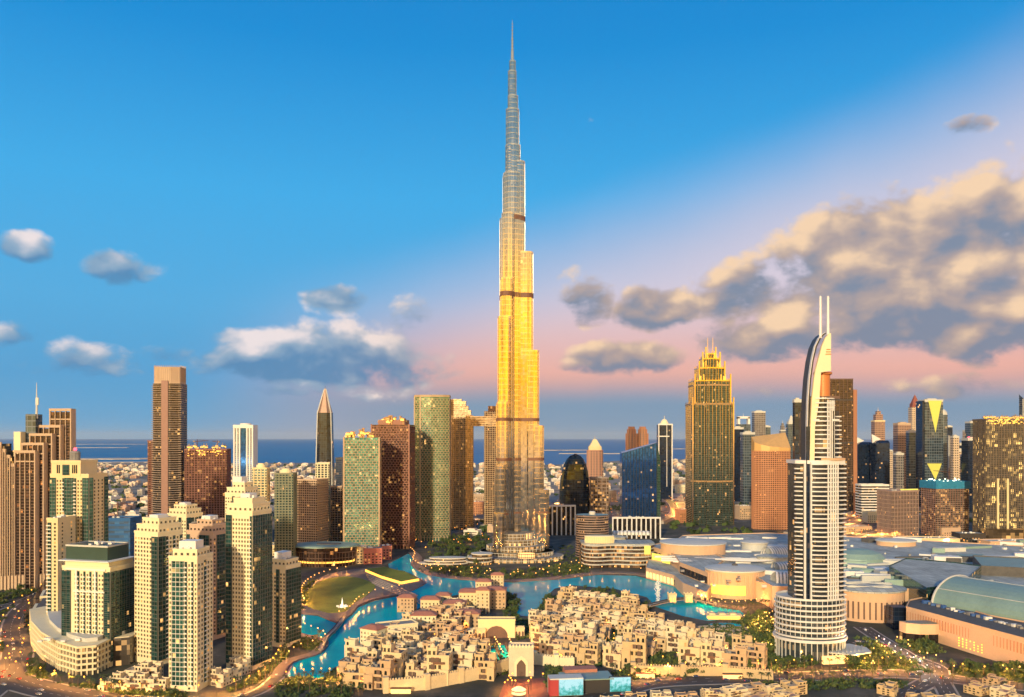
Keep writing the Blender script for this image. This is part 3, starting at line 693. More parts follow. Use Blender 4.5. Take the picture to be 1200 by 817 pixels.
# ---- dark roofed tower, bottom left
def build_darkroof():
    Y = 655; t = residence('broad beige tower with a dark green flat roof band, above the curved white podium', 117, Y, 46, 30, 662, radians(-14), 'ggg.wbwbwbwbwwgg', 'ggggg', 'gggwg', M_cream2, G_dkgreen, ((1,1,0),), fh=3.5)
    z = lambda py: Z(py, Y); m = MB(); m.box(0, 0, z(662), 42, 28, z(655)-z(662)); m.obj('penthouse', M_cream2, t)
    m = MB(); m.box(-1, -1, z(655), 48, 32, .8); m.obj('roof_slab', M_white, t)
    m = MB(); m.box(-3, 1, z(654), 40, 24, z(638)-z(654)); o = m.obj('roof_block', plain('dark_green_panel', (.03,.07,.06), .4), t); m = MB(); m.wallring(rect(40.6,24.6,-3,1), .5, z(639), z(637)); m.obj('parapet', M_paleroof, o)
    m = MB(); 
    for q in (-9, 9): m.box(q, -15.3, z(700), 1.5, 1, z(664)-z(700))
    m.box(0, -15.3, z(665), 38, 1.2, 1.6); m.box(3, -15.3, z(690), 30, 1.2, 1.2); m.obj('frame', M_white, t)
    roofkit(t, 30, 20, z(638), M_white, 4, 'roof_plant')
build_darkroof()
# ---- curved podium
def build_curved_podium():
    pts = [(36,742),(38,757),(50,772),(70,785),(92,792),(112,790),(135,778)]
    base = [at(*p) for p in pts]; ox, oy = base[3]
    outer = [(x-ox, y-oy) for x, y in base]; inner = [(x+14, y+26) for x, y in reversed(outer)]
    t = thing('curved_podium_building', 'white curved low-rise building wrapped round the foot of the beige towers at the road corner', 'building', (ox, oy, 0))
    P = outer+inner; m = MB(); m.prism(P, 0, 22, 0, mtop=1); m.obj('glazing', [glass('podium_glass', (.10,.09,.08), .2, .2, .25, (4,4), es=1.3), M_paleroof], t)
    m = MB(); slabs(m, P, 3.4, 24, 4.4, 1.0, 1.5); m.obj('floor_bands', M_cream2, t)
    m = MB(); 
    for x, y, nx, ny, L in edges(P[:7], 4.5): m.box(x+nx*.4, y+ny*.4, 0, 1.0, 1.4, 22, atan2(ny, nx)+pi/2)
    m.obj('piers', M_cream2, t)
    m = MB(); m.prism([(x*.75+4, y*.75+9) for x, y in P], 22, 25.5, 0); m.obj('roof_terrace', M_paleroof, t)
    roofkit(t, 50, 14, 23, M_white, 3)
    # stepped side block going back
    a = at(36,740); b = at(62,690); t2 = thing('stepped_side_block', 'white stepped low building running back from the curved podium beside the road', 'building', (a[0], a[1], 0))
    dx, dy = b[0]-a[0], b[1]-a[1]; L = hypot(dx, dy); ang = atan2(dy, dx)
    for i in range(6):
        u = (i+.5)/6; m = MB(); m.box(dx*u+7, dy*u+3, 0, L/6-1, 15, 19-(i % 2)*2.5, ang); m.obj('block', M_cream2, t2)
        m = MB(); m.box(dx*u+7, dy*u+3, 19-(i % 2)*2.5, L/6-4, 9, .8, ang); m.obj('roof', M_roofdark, t2)
        m = MB(); 
        for q in range(4): m.box(dx*u+7-7.6*sin(-ang)*-1, dy*u+3, 3+q*4, L/6-4, 15.3, 1.6, ang)
        m.obj('window_band', M_pane, t2)
build_curved_podium()
# ---- residences
residence('cream tower with a dark green glass strip at its corner, left of the white-gridded one', 186, 655, 28, 24, 607, radians(-27), 'wwwwwwgg', 'ggbwbwb', 'wwwww', M_cream2, G_dkgreen, ((.92,.9,6),(.7,.7,5)), cap=(10,10,3,0,0), side=M_pink)
residence('front cream tower with a white-gridded glass corner, nearest tower beside the white townhouses', 224, 585, 22, 22, 643, radians(-8), 'wggggbwbw', 'wwbww', 'www', M_cream2, G_green, ((.85,.8,5),), cap=(13,11,6,-1,2), mull=M_white)
residence('pink and cream tower with a dark glass slot, behind the front glass-cornered tower', 246, 735, 30, 26, 609, radians(-22), 'gwwwgggw', 'wgggw', 'www', M_pink, G_dkgreen, ((.9,.9,6),(.6,.6,4)), cap=(10,10,4,0,0))
residence('tallest cream tower of the waterside cluster with a dark green glass right side', 292, 640, 25, 24, 584, radians(-20), 'ggwwwwwwb', 'gggggg', 'gggg', M_cream2, G_dkgreen, ((.95,.9,6),(.72,.7,4)), cap=(9,9,4,-2,2), lit=.03)
residence('low cream tower at the water edge beside the curved promenade, with a white roof block', 333, 705, 20, 20, 655, radians(-24), 'wwwgww', 'ggg', 'www', M_cream2, G_dkgreen, ((.85,.85,5),), cap=(9,12,6,-4,3))
residence('cream stepped tower top showing behind, left of the dark brown tall tower foot', 217, 824, 26, 22, 592, radians(-24), 'wwgwwgww', 'gbbg', 'www', M_cream2, G_dkgreen, ((.9,.9,5),(.65,.65,4)), cap=(8,8,3,0,0))
residence('cream stepped tower with white roof blocks, behind the tallest cream tower', 284, 860, 26, 24, 566, radians(-20), 'wwwgwwww', 'gwwg', 'www', M_cream2, G_dkgreen, ((.9,.9,6),(.6,.6,5)), cap=(12,9,7,-5,2))
# ---- mid left
def build_brown_tall():
    Y = 1343; P = [(-23,-12),(-8,-19),(9,-19),(23,-11),(23,15),(-23,15)]
    t, H = ctower('tall_brown_tower', 'very tall slim brown tower with curved top and ladder-like balconies on both edges', 199, Y, 46, 34, 450, 0, G_dark, M_conc, 3.7, .5, .9, poly=P, rim=False)
    z = lambda py: Z(py, Y); m = MB(); m.prism([(x*.94, y*.94) for x, y in P], z(450), z(431), 0, mtop=1); fins(m, [(x*.94, y*.94) for x, y in P], z(448), z(429), 3, .6, .5); m.obj('crown_screen', [M_beige, M_roofdark], t)
    m = MB(); m.box(0, -19.6, 0, 11, 1.6, z(447)); m.obj('central_pier', plain('mauve_panel', (.28,.16,.13), .6), t)
    for s_ in (-1, 1):
        m = MB(); zz = 6
        while zz < z(452): m.box(s_*22.5, -9, zz, 5, 9, 1.1); zz += 3.7
        m.obj('balcony_ladder', M_conc, t)
build_brown_tall()
ctower('dark_framed_tower', 'dark unfinished tower half hidden behind the very tall brown tower', 182, 1500, 18, 24, 517, 0, G_brown, M_redconc, 4, .5, .8, 5, M_redconc)
def sitetower(name, label, px, Y, w, d, top, rz, gl, fm, crown, nx, poly=None, glowm=None):
    t, H = ctower(name, label, px, Y, w, d, top, rz, gl, fm, 3.9, .7, .8, 4.4, fm, .9, .9, poly=poly)
    r = random.Random(int(px)); fr = MB(); lt = []
    for i in range(nx):
        x = r.uniform(-w*.46, w*.46); y = r.uniform(-d*.5, d*.1); h = r.uniform(.4, 1)*crown
        fr.box(x, y, H, 1.0, 1.0, h); fr.box(x, y, H+h*.6, 6, 5, .6); lt.append(lambda m, a=(x, y-.8, H+h*.45, r.uniform(2, 4.5), 1.2, r.uniform(1, 2.6)): m.box(*a))
    for i in range(nx): lt.append(lambda m, a=(r.uniform(-w*.48, w*.48), -d*.5-1.0, H-r.uniform(0, crown*.9), r.uniform(1.2, 3), .8, r.uniform(.8, 1.8)): m.box(*a))
    fr.obj('scaffold', M_conc, t); bits('work_lamp', glowm or L_gold, t, lt); return t
sitetower('red_site_tower', 'dark red tower under construction with yellow work lamps on its roof', 244, 1343, 66, 40, 527, radians(10), G_brown, M_redconc, 12, 30)
crane(231, 1343, Z(527,1343), 16, 18, .3, 'small crane on top of the dark red unfinished tower, left one')
crane(255, 1350, Z(527,1350), 15, 16, 2.5, 'small crane on top of the dark red unfinished tower, right one')
def build_narrow_white():
    Y = 2000; t, H = ctower('narrow_white_tower', 'slim white tower with a blue glass stripe, standing far off by the sea', 288, Y, 46, 36, 500, 0, G_blue, None, rim=False); k = Y/F
    m = MB()
    for q in (-23, -16, -9, 9, 16, 23): m.box(q, -18.5, 0, 3.4, 2, H)
    m.box(0, -18.8, H-4, 50, 3, 8); m.box(-23, 0, 0, 3, 36, H+4); m.box(23, 0, 0, 3, 36, H+4); m.prism(ell(14,12,16), H+1, H+8, 0)
    m.obj('white_frame', M_white, t)
    m = MB(); zz = 4
    while zz < H-6: m.box(-14, -18.3, zz, 14, .9, 1.2); m.box(14, -18.3, zz, 14, .9, 1.2); zz += 5
    m.obj('floor_bands', M_cream2, t)
build_narrow_white()
def capped(label, px, Y, w, top, rz=0, wall=M_beige, gl=G_dkgreen, name='mid_rise_tower', cap=True, group='mid rise towers inland of the cream cluster'):
    t, H = ctower(name, label, px, Y, w, w*.8, top+ (6 if cap else 0), rz, gl, wall, 3.7, .3, 1.2, 4.5, wall, .7, 1.2, group=group)
    if cap: m = MB(); m.prism(ell(w*.33,w*.28,16), H, H+6*Y/F*.7, 0); m.prism(ell(w*.22,w*.18,16), H+6*Y/F*.7, H+6*Y/F, 0); m.obj('crown', M_cream2, t)
    return t
capped('small cream and green tower with a round cap, right behind the tallest cream tower', 306, 1120, 20, 543, wall=M_cream)
capped('dark green small tower with a cream top, left of the grey gridded block', 335, 1130, 26, 549, wall=plain('greenish_panel', (.20,.22,.15), .6))
ctower('gridded_block', 'grey-beige gridded office block just behind the round-roofed arena', 363, 1250, 46, 34, 562, radians(-18), G_dark, M_beige, 3.7, .5, 1.3, 3.2, M_beige, .7, .9)
ctower('cream_slab_tower', 'pale cream slab tower in front of the pointed black tower', 379, 1330, 22, 30, 543, radians(8), G_dkgreen, M_cream2, 3.8, .4, 1.0, 5, M_cream2, .7, 1.8)
ctower('cream_slab_low', 'short brown residential block right of the pale cream slab tower', 396, 1300, 18, 24, 570, 0, G_dark, M_conc, 3.8, .4, 1.1, 4, M_beige)
ctower('dark_slab_tower', 'thin dark blue slab tower left of the green latticed tower', 399, 1500, 12, 30, 537, 0, G_navy, M_dark, 4, .3, .6)
def build_pointed():
    Y = 1500; t = thing('pointed_black_tower', 'slender black tower with a pointed bronze spearhead top, seen against the sea', 'tower', (X(381, Y), Y, 0)); k = Y/F; z = lambda py: Z(py, Y)
    w = 19*k; P = [(-w/2,-w*.3),(-w*.25,-w*.5),(w*.25,-w*.5),(w/2,-w*.3),(w/2,w*.4),(-w/2,w*.4)]; Q = [(a*.82, b*.82) for a, b in P]
    m = MB(); m.prism(P, 0, z(560), 0); m.prism(P, z(560), z(484), 0, poly2=Q); m.obj('shaft', G_navy, t)
    m = MB(); A = [(a*.80, b*.80) for a, b in P]; B_ = [(a*.42, b*.42) for a, b in P]; D_ = [(a*.04, b*.04) for a, b in P]; m.prism(A, z(484), z(470), 0, poly2=B_, top=False); m.prism(B_, z(470), z(455), 0, poly2=D_); m.obj('spearhead', plain('bronze_cladding', (.30,.20,.15), .45, .4), t)
    m = MB(); m.tube([(0,0,z(457)),(0,0,z(452))], .6, 6, 0, .1); m.obj('needle', M_dark, t)
    m = MB()
    for s_ in (-1, 1): m.tube([(s_*w*.5,-w*.32,0),(s_*w*.5,-w*.32,z(560)),(s_*w*.41,-w*.26,z(484)),(s_*w*.05,0,z(456))], 1.3, 5)
    m.obj('edge_ribs', M_paleroof, t)
build_pointed()
# ---- latticed towers
def latticed(name, label, px, Y, w, d, top, rz, gl, fm, poly=None):
    t = thing(name, label, 'tower', (X(px, Y), Y, 0), rz, 'latticed towers by the water'); H = Z(top, Y); P = poly or rect(w, d); TOW.append((t, w))
    m = MB(); m.prism(P, 0, H, 0, mtop=1); m.obj('glazing', [gl, M_roofgrey], t)
    m = MB(); weave(m, P, 6, H-1, 3.9, 5.6, 1.0, .95); m.obj('lattice', fm, t)
    m = MB(); fins(m, P, 0, 8, 5.6, 1.2, 1.4)
    for (a, b) in (P[0], P[1], P[-1]): m.box(a, b, 0, 2.2, 2.2, H+1, 0)
    m.obj('corner_piers', fm, t); return t, H
def gold_crown(t, H, w, d, h, n, seed, glowm):
    r = random.Random(seed); fr, lt = MB(), []
    for i in range(n):
        x = r.uniform(-w*.45, w*.45); hh = h*(1-.5*abs(x)/(w*.5))*r.uniform(.5, 1); y = r.uniform(-d*.45, d*.3)
        fr.box(x, y, H, 2.5, 2.5, hh); fr.box(x, y, H+hh*.55, 7, 6, .8); fr.box(x, y, H+hh, 5, 4, .7)
        lt.append(lambda m, a=(x+r.uniform(-2,2), y-1.6, H+hh*r.uniform(.1,.7), r.uniform(2.6, 6.5), 1, r.uniform(1.8, 4.6)): m.box(*a))
    fr.obj('crown_frame', plain('gold_lit_concrete', (.45,.27,.12), .8), t); bits('crown_lamp', glowm, t, lt)
W1 = plain('bronze_lattice', (.40,.30,.19), .6, .1); W2 = plain('reddish_lattice', (.27,.13,.09), .6, .1); W3 = plain('tan_lattice', (.42,.33,.21), .6, .1)
t_, H_ = latticed('green_latticed_tower', 'green glass latticed tower with a glowing unfinished crown, left one of the latticed pair', 425, 1240, 54, 30, 513, radians(4), G_teal, W1); gold_crown(t_, H_, 52, 28, 15, 22, 1, L_gold)
t_, H_ = latticed('red_latticed_tower', 'reddish brown latticed tower with a golden stepped crown, behind the green latticed one', 461, 1330, 64, 36, 498, radians(-8), G_brown, W2); gold_crown(t_, H_, 50, 28, 18, 34, 2, L_gold)
m = MB(); m.box(0, 2, H_, 46, 26, 8); m.obj('upper_storeys', W2, t_)
t_, H_ = latticed('tan_latticed_tower', 'tall green and tan latticed tower with a flat rounded roof, right of the glowing pair', 507, 1430, 62, 36, 466, 0, glass('green_tan_glass', (.10,.22,.16), .14, .35, .07, (3.4,3.9), es=1.6), W3, poly=[(-31,-14),(-20,-19),(0,-21.5),(20,-19),(31,-14),(31,18),(-31,18)])
m = MB(); m.prism([(-31.5,-14.5),(-20,-19.8),(0,-22.3),(20,-19.8),(31.5,-14.5),(31.5,18.5),(-31.5,18.5)], H_, H_+4, 0, True, True); m.obj('roof_rim', W1, t_)
# ---- bridge-linked hotel pair
def build_linked():
    Y = 1595; k = Y/F; t = thing('bridge_linked_towers', 'golden banded tower pair joined by a long sky bridge, left of the tallest tower', 'tower', (X(555, Y), Y, 0)); x = lambda px: (px-555)*k; z = lambda py: Z(py, Y)
    gb = glass('golden_glass', (.26,.20,.13), .2, .6, .06, (3.2,3.9), es=1.5)
    P = [(x(526),0),(x(532),-10),(x(546),-14),(x(554),-8),(x(554),16),(x(526),16)]
    m = MB(); m.prism(P, 0, z(487), 0)
    for i, (b, py) in enumerate(((552,481),(549,476),(546,471),(541,468))): m.prism([(x(527),0),(x(532),-8),(x(b),-11+i*.5),(x(b),14),(x(527),14)], z(487), z(py), 0)
    o = m.obj('west_tower', gb, t); m = MB(); slabs(m, P, 6, z(487), 3.9, .8, 1.0)
    for i, (b, py) in enumerate(((552,481),(549,476),(546,471),(541,468))): slabs(m, [(x(527),0),(x(532),-8),(x(b),-11+i*.5),(x(b),14),(x(527),14)], z(487), z(py)+1, 3.9, .8, 1.0)
    fins(m, P, 0, z(487), 9, 1.0, .8)
    m.obj('floor_bands', plain('champagne_metal', (.50,.36,.21), .4, .5), o)
    P2 = [(x(568),-6),(x(573),-10),(x(584),-8),(x(584),16),(x(568),16)]
    m = MB(); m.prism(P2, 0, z(482), 0); m.prism([(x(572),-6),(x(582),-6),(x(582),10),(x(572),10)], z(482), z(476), 0); o = m.obj('east_tower', G_brown, t); m = MB(); slabs(m, P2, 6, z(482), 3.9, .8, 1.0); fins(m, P2, 0, z(482), 5, 1.0, .8); m.obj('floor_bands', W3, o)
    m = MB(); m.box((x(550)+x(584))/2, 0, z(499), x(584)-x(550), 20, z(488)-z(499)); o = m.obj('sky_bridge', gb, t); m = MB(); 
    for q in range(5): m.box((x(550)+x(584))/2, 0, z(499.5)+q*4.6, x(584)-x(550)+2, 22, 1.0)
    m.obj('bridge_bands', plain('champagne_metal', (.6,.48,.32)), o)
build_linked()
# ================================================================== right half
def build_dark_dome():
    Y = 1750; k = Y/F; t = thing('dark_egg_tower', 'dark curved glass office building with a pointed rounded top, right of the tallest tower', 'tower', (X(673, Y), Y, 0)); z = lambda py: Z(py, Y)
    m = MB(); ys = [608,590,575,562,552,544,538,534,532]; L_ = [-18,-18,-17.6,-16.5,-14.8,-12.2,-9,-5,0]; Rr = [18,18,17.8,17.2,16,13.8,11,7.5,2.5]; secs = []
    for y, a, b in zip(ys, L_, Rr):
        a *= k; b *= k; c_ = (a+b)/2; h = (b-a)/2; secs.append([(c_+h*cos(q), 16*(.4+.6*h/(18*k))*sin(q)) for q in [2*pi*i/20 for i in range(20)]])
    secs = [secs[0]]+secs; ys_ = [None]+ys; zz = [0]+[z(q) for q in ys]
    for i in range(len(secs)-1): m.prism(secs[i], zz[i], zz[i+1], 0, top=(i == len(secs)-2), poly2=secs[i+1])
    m.obj('shell', glass('dark_blue_shell', (.018,.035,.06), .1, .5, .04, (4.2,4.2), frame=.06, fcol=(.015,.02,.03)), t)
    m = MB(); 
    for i in range(1, len(secs)): m.prism(offset(secs[i], .4), zz[i]-.5, zz[i]+.3, 0, True, True)
    m.obj('edge_bands', M_dark, t)
build_dark_dome()
def build_wedge():
    Y = 1690; k = Y/F; t = thing('blue_wedge_tower', 'broad deep blue glass tower with a slanted roofline and a green right edge', 'tower', (X(751, Y), Y, 0)); z = lambda py: Z(py, Y)
    a, b = -23.5*k, 18*k
    vs = [(a,-18,0),(b,-6,0),(b+4,18,0),(a,14,0),(a,-18,z(531)),(b,-6,z(519)),(b+4,18,z(518)),(a,14,z(530))]
    m = MB(); m.add(vs, [(0,1,5,4),(1,2,6,5),(2,3,7,6),(3,0,4,7),(4,5,6,7)]); m.obj('shaft', G_blue, t)
    m = MB()
    for i in range(13):
        u = i/12; m.box(a+(b-a)*u, -18.4+12*u, 0, .7, .8, z(531)+(z(519)-z(531))*u, .28)
    m.obj('mullions', M_dark, t)
    m = MB(); m.add([(b+.1,-6.1,0),(b+9,0,0),(b+9,14,0),(b+4.1,18,0),(b+.1,-6.1,z(518)),(b+9,0,z(540)),(b+9,14,z(540)),(b+4.1,18,z(517))], [(0,1,5,4),(1,2,6,5),(2,3,7,6),(4,5,6,7),(3,0,4,7)]); m.obj('green_edge', G_green, t)
build_wedge()
ctower('twin_peach_tower', 'peach stone tower with rounded ribs, left one of the far twins', 740, 2600, 36, 36, 503, 0, G_farbrown, None, 4, .5, .8, 9, M_terr, 2, 3.4, poly=ell(18,18,12), group='far peach twin towers', tiers=[(1, Z(508,2600)),(.75, Z(503,2600)),(.5, Z(500,2600))], rim=False)
ctower('twin_peach_tower', 'peach stone tower with rounded ribs, right one of the far twins', 753, 2620, 36, 36, 503, 0, G_farbrown, None, 4, .5, .8, 9, M_terr, 2, 3.4, poly=ell(18,18,12), group='far peach twin towers', tiers=[(1, Z(508,2600)),(.75, Z(503,2600)),(.5, Z(500,2600))], rim=False)
def build_peach_peak():
    Y = 2200; t, H = ctower('pyramid_roofed_tower', 'pink tower with a cream pyramid roof and a finial, behind the dark curved building', 697, Y, 40, 40, 528, 0, G_farbrown, None, 4, .5, .8, 8, plain('pink_panel', (.42,.22,.16)), 1, 3); z = lambda py: Z(py, Y)
    m = MB(); P = rect(34,34); m.prism(P, H, z(523), 0); m.prism(rect(30,30), z(523), z(515), 0, poly2=rect(9,9)); m.tube([(0,0,z(516)),(0,0,z(511))], 1.5, 6, 0, .2); m.obj('pyramid_roof', M_cream, t)
    ctower('open_frame_block', 'low grey block with lit gridded floors beneath the pink pyramid-roofed tower', 702, 1750, 38, 30, 560, 0, glass('lit_site_glass', (.12,.08,.06), .2, .1, .35, (5,5), es=1.2), M_conc, 8, .8, 1.3, 9, M_conc, .8, 1.2)
build_peach_peak()
def build_navy():
    Y = 2300; t, H = ctower('navy_framed_tower', 'navy glass tower outlined in white with a small dome, right behind the blue wedge', 778.5, Y, 38, 34, 498, 0, G_navy, None, rim=False); z = lambda py: Z(py, Y)
    m = MB()
    m.box(-19,-17,0,2.4,2.4,H); m.box(19,-17,0,3,2.4,H); m.box(0,-17.5,H-1,42,3,4); m.box(-4,-17.4,z(512),30,1.6,3); m.box(4,-17.3,z(570),1.5,1,H-z(570)); m.obj('white_frame', M_white, t)
    m = MB(); m.lathe([(13,H+2),(10,H+9),(6,H+15),(0,H+18)], 12); m.tube([(0,0,H+17),(0,0,H+26)], .8, 5); m.obj('dome', M_cream2, t)
build_navy()
def build_mallhotel():
    Y = 1594; k = Y/F; P = [(-34,-4),(-24,-12),(-8,-17),(10,-18),(34,-14),(34,16),(-34,16)]
    t, H = ctower('sloped_roof_hotel', 'orange-brown gridded hotel block with a curved sloping roof behind the mall', 903.5, Y, 68, 34, 528, 0, G_dark, M_terr, 3.8, .5, 1.5, 3.6, M_terr, .8, 1.3, poly=P, cat='hotel tower', rim=False); z = lambda py: Z(py, Y)
    m = MB(); Q = offset(P, .5); n = len(Q); top = [z(518),z(521),z(523),z(524),z(525),z(507),z(512)]
    m.add([(a, b, H-1) for a, b in Q]+[(a, b, zt) for (a, b), zt in zip(Q, top)], [(i, (i+1) % n, n+(i+1) % n, n+i) for i in range(n)]+[tuple(n+i for i in range(n))]); m.obj('sloping_roof', plain('ochre_cladding', (.62,.40,.16), .55, .2), t)
build_mallhotel()
def build_index():
    Y = 1931; t, H = ctower('slab_office_tower', 'tall dark slab tower with a right side painted sunlit orange, behind the sail-topped hotel', 983, Y, 56, 30, 445, 0, G_dark, M_dkstone, 4.2, .4, .7, 9, M_dkstone, 1.0, .8); z = lambda py: Z(py, Y)
    m = MB(); m.prism([(28.3,-17),(42,-6),(42,22),(28.3,22)], 0, z(457), 0); m.obj('sunlit_orange_side', M_terr, t)  # orange sunlight on this face is put into its colour
    m = MB(); 
    for py in (470, 520, 560): m.box(0, -15.6, z(py), 56.5, 1, 4)
    m.obj('mechanical_band', M_dark, t)
build_index()
# far business-district towers: (label, px, Y, w(px), top, material, kind)
def far(name, label, px, Y, wpx, top, gl, kind='flat', extra=None):
    k = Y/F; w = wpx*k; d = w*.8; t = thing(name, label, 'tower', (X(px, Y), Y, 0), 0, 'far towers of the business district'); H = Z(top, Y); z = lambda py: Z(py, Y); m = MB(); e = MB(); P = rect(w, d); em = extra or M_paleroof
    if kind == 'round': P = ell(w/2, d/2, 14)
    if kind == 'flat': m.prism(P, 0, H); e.wallring(offset(P, .4), 1.5, H-3, H+3); e.box(0, 0, H, w*.5, d*.5, 6)
    elif kind == 'step': m.prism(P, 0, H-.12*H); m.prism(rect(w*.7,d*.7), H*.88, H*.96); m.prism(rect(w*.4,d*.4), H*.96, H); e.tube([(0,0,H-1),(0,0,H+14)], 1.2, 5, 0, .2); e.wallring(offset(P, .4), 2, H*.88-3, H*.88+2)
    elif kind == 'spire': m.prism(P, 0, H*.86); e.prism(rect(w*.8,d*.8), H*.86, H*.90); e.prism(rect(w*.7,d*.7), H*.90, H*.985, 0, poly2=rect(w*.12,d*.12)); e.tube([(0,0,H*.98),(0,0,H)], 1.5, 5, 0, .2)
    elif kind == 'slant': m.add([(-w/2,-d/2,0),(w/2,-d/2,0),(w/2,d/2,0),(-w/2,d/2,0),(-w/2,-d/2,H*.96),(w/2,-d/2,H*.86),(w/2,d/2,H*.86),(-w/2,d/2,H)], [(0,1,5,4),(1,2,6,5),(2,3,7,6),(3,0,4,7),(4,5,6,7)]); e.box(-w/2, -d/2, 0, 2, 2, H*.95)
    elif kind == 'round': m.prism(P, 0, H*.94); e.lathe([(w*.5,H*.94),(w*.42,H*.975),(w*.2,H),(0,H)], 14, sy=.8)
    elif kind == 'fin': m.prism(P, 0, H*.93, 0); m.prism(rect(w,d), H*.93, H*.97, 0, poly2=rect(w*.7,d*.7,w*.1)); e.add([(-w/2,0,H*.93),(-w*.2,0,H*.96),(w*.1,0,H*.99),(-w*.55,0,H*1.07),(-w/2,d*.1,H*.93),(-w*.2,d*.1,H*.96),(w*.1,d*.1,H*.99),(-w*.55,d*.1,H*1.07)], [(0,1,2,3),(4,7,6,5),(0,3,7,4),(3,2,6,7),(2,1,5,6)])
    elif kind == 'portal': m.prism(P, 0, H*.90); e.box(-w*.42,0,H*.9,w*.16,d*.6,H*.1); e.box(w*.42,0,H*.9,w*.16,d*.6,H*.1); e.box(0,0,H*.98,w,d*.6,H*.03); e.tube([(0,0,H),(0,0,H*1.06)], 1.2, 5, 0, .2)
    m.obj('shaft', gl, t); e.obj('crown', em, t); return t, H, w, d
far('office_tower', 'short blue office tower left of the squared pair beyond the stepped hotel', 864, 2300, 12, 502, G_navy)
far('office_tower', 'blue-grey tower with an open square top frame, right of the stepped hotel', 871, 2900, 14, 489, G_far, 'portal', M_white)
far('office_tower', 'tall grey-green tower with a boxy top over the sloping hotel roof', 889, 2900, 13, 483, G_fargrey)
far('office_tower', 'white-banded blue tower left of the sloping hotel roof', 876, 2100, 14, 508, G_far)
far('spired_tower', 'far pointed tower just right of the lamp-like mast tower', 927, 3200, 10, 486, G_far, 'spire')
far('mast_tower', 'far thin tower under a white ball-topped mast, beside the sloping hotel roof', 917, 3200, 6, 496, G_fargrey, 'step')
far('office_tower', 'dark low tower between the sloping hotel and the sail-topped hotel', 924, 2000, 14, 545, G_navy)
far('office_tower', 'dark balconied tower just left of the sail-topped hotel', 934, 1500, 8, 470, G_navy, 'flat')
far('fin_tower', 'dark blue rounded tower with a white fin, left one of the two', 1011, 2300, 17, 516, G_navy, 'fin', M_white)
far('fin_tower', 'dark blue rounded tower with a white fin, right one of the two', 1031, 2250, 17, 514, G_navy, 'fin', M_white)
far('dome_tower', 'brown tower with a small lit dome, behind the right blue fin tower', 1029, 2700, 12, 482, G_farbrown, 'step', M_cream)
far('office_tower', 'broad brown slab tower left of the clock-like tower', 1057, 2400, 15, 497, G_farbrown, 'flat', M_beige)
far('office_tower', 'small teal glass tower directly left of the green triangle tower', 1068, 2200, 9, 506, G_far)
t_, H_, w_, d_ = far('clock_tower', 'cream ornate tower with a red-brown pointed roof, left of the green triangle tower', 1072, 2900, 11, 462, G_farcream, 'spire', plain('dark_red_roof', (.25,.08,.06)))
t_, H_, w_, d_ = far('triangle_tower', 'dark teal glass tower marked with a large lime green upside-down triangle', 1090, 2050, 21, 470, G_far)
zt = lambda py: Z(py, 2050); kt = 2050/F
m = MB(); m.box(-w_/2-2.5, 0, 0, 6, d_*.9, H_); m.obj('dark_edge', G_navy, t_)
m = MB(); m.add([(-w_*.32,-d_/2-1,zt(470)),(w_*.42,-d_/2-1,zt(470)),(w_*.08,-d_/2-1,zt(507)),(-w_*.32,-d_/2+.5,zt(470)),(w_*.42,-d_/2+.5,zt(470)),(w_*.08,-d_/2+.5,zt(507))], [(0,2,1),(0,3,5,2),(2,5,4,1),(0,1,4,3)]); m.obj('green_triangle', L_lime, t_)
m = MB(); m.add([(-w_*.38,-d_/2-1,zt(543)),(w_*.42,-d_/2-1,zt(543)),(w_*.08,-d_/2-1,zt(562)),(-w_*.38,-d_/2+.5,zt(543)),(w_*.42,-d_/2+.5,zt(543)),(w_*.08,-d_/2+.5,zt(562))], [(0,2,1),(0,3,5,2),(2,5,4,1),(0,1,4,3)]); m.obj('green_triangle', L_lime, t_)
far('round_top_tower', 'blue glass tower with a rounded top, right of the green triangle tower', 1105, 2400, 10, 480, G_far, 'round')
far('office_tower', 'slim grey tower with vertical stripes, second right of the green triangle tower', 1115, 2500, 11, 507, G_fargrey, 'slant')
far('office_tower', 'small cream slab tower third right of the green triangle tower', 1119, 2300, 7, 512, G_farcream)
far('office_tower', 'low dark tower beyond the cream slab, fourth right of the triangle tower', 1127, 2600, 8, 521, G_navy)
t_, H_, w_, d_ = far('beacon_tower', 'dark blue tower with red lights on its roof, left of the lit unfinished block', 1139, 1950, 17, 515, G_navy)
for q in (-.4, 0, .4): beacon_part(t_, w_*q, -d_*.4, H_+5, 2.2)
far('office_tower', 'tall grey-blue slab rising behind the tower with red roof lights', 1141, 2700, 14, 495, G_far)
far('sail_tower', 'slanted blue tower with a mast at the right edge behind the lit block', 1201, 2600, 9, 462, G_far, 'slant')
far('office_tower', 'teal tower partly behind the left side of the lit unfinished block', 1149, 2150, 6, 518, G_far)
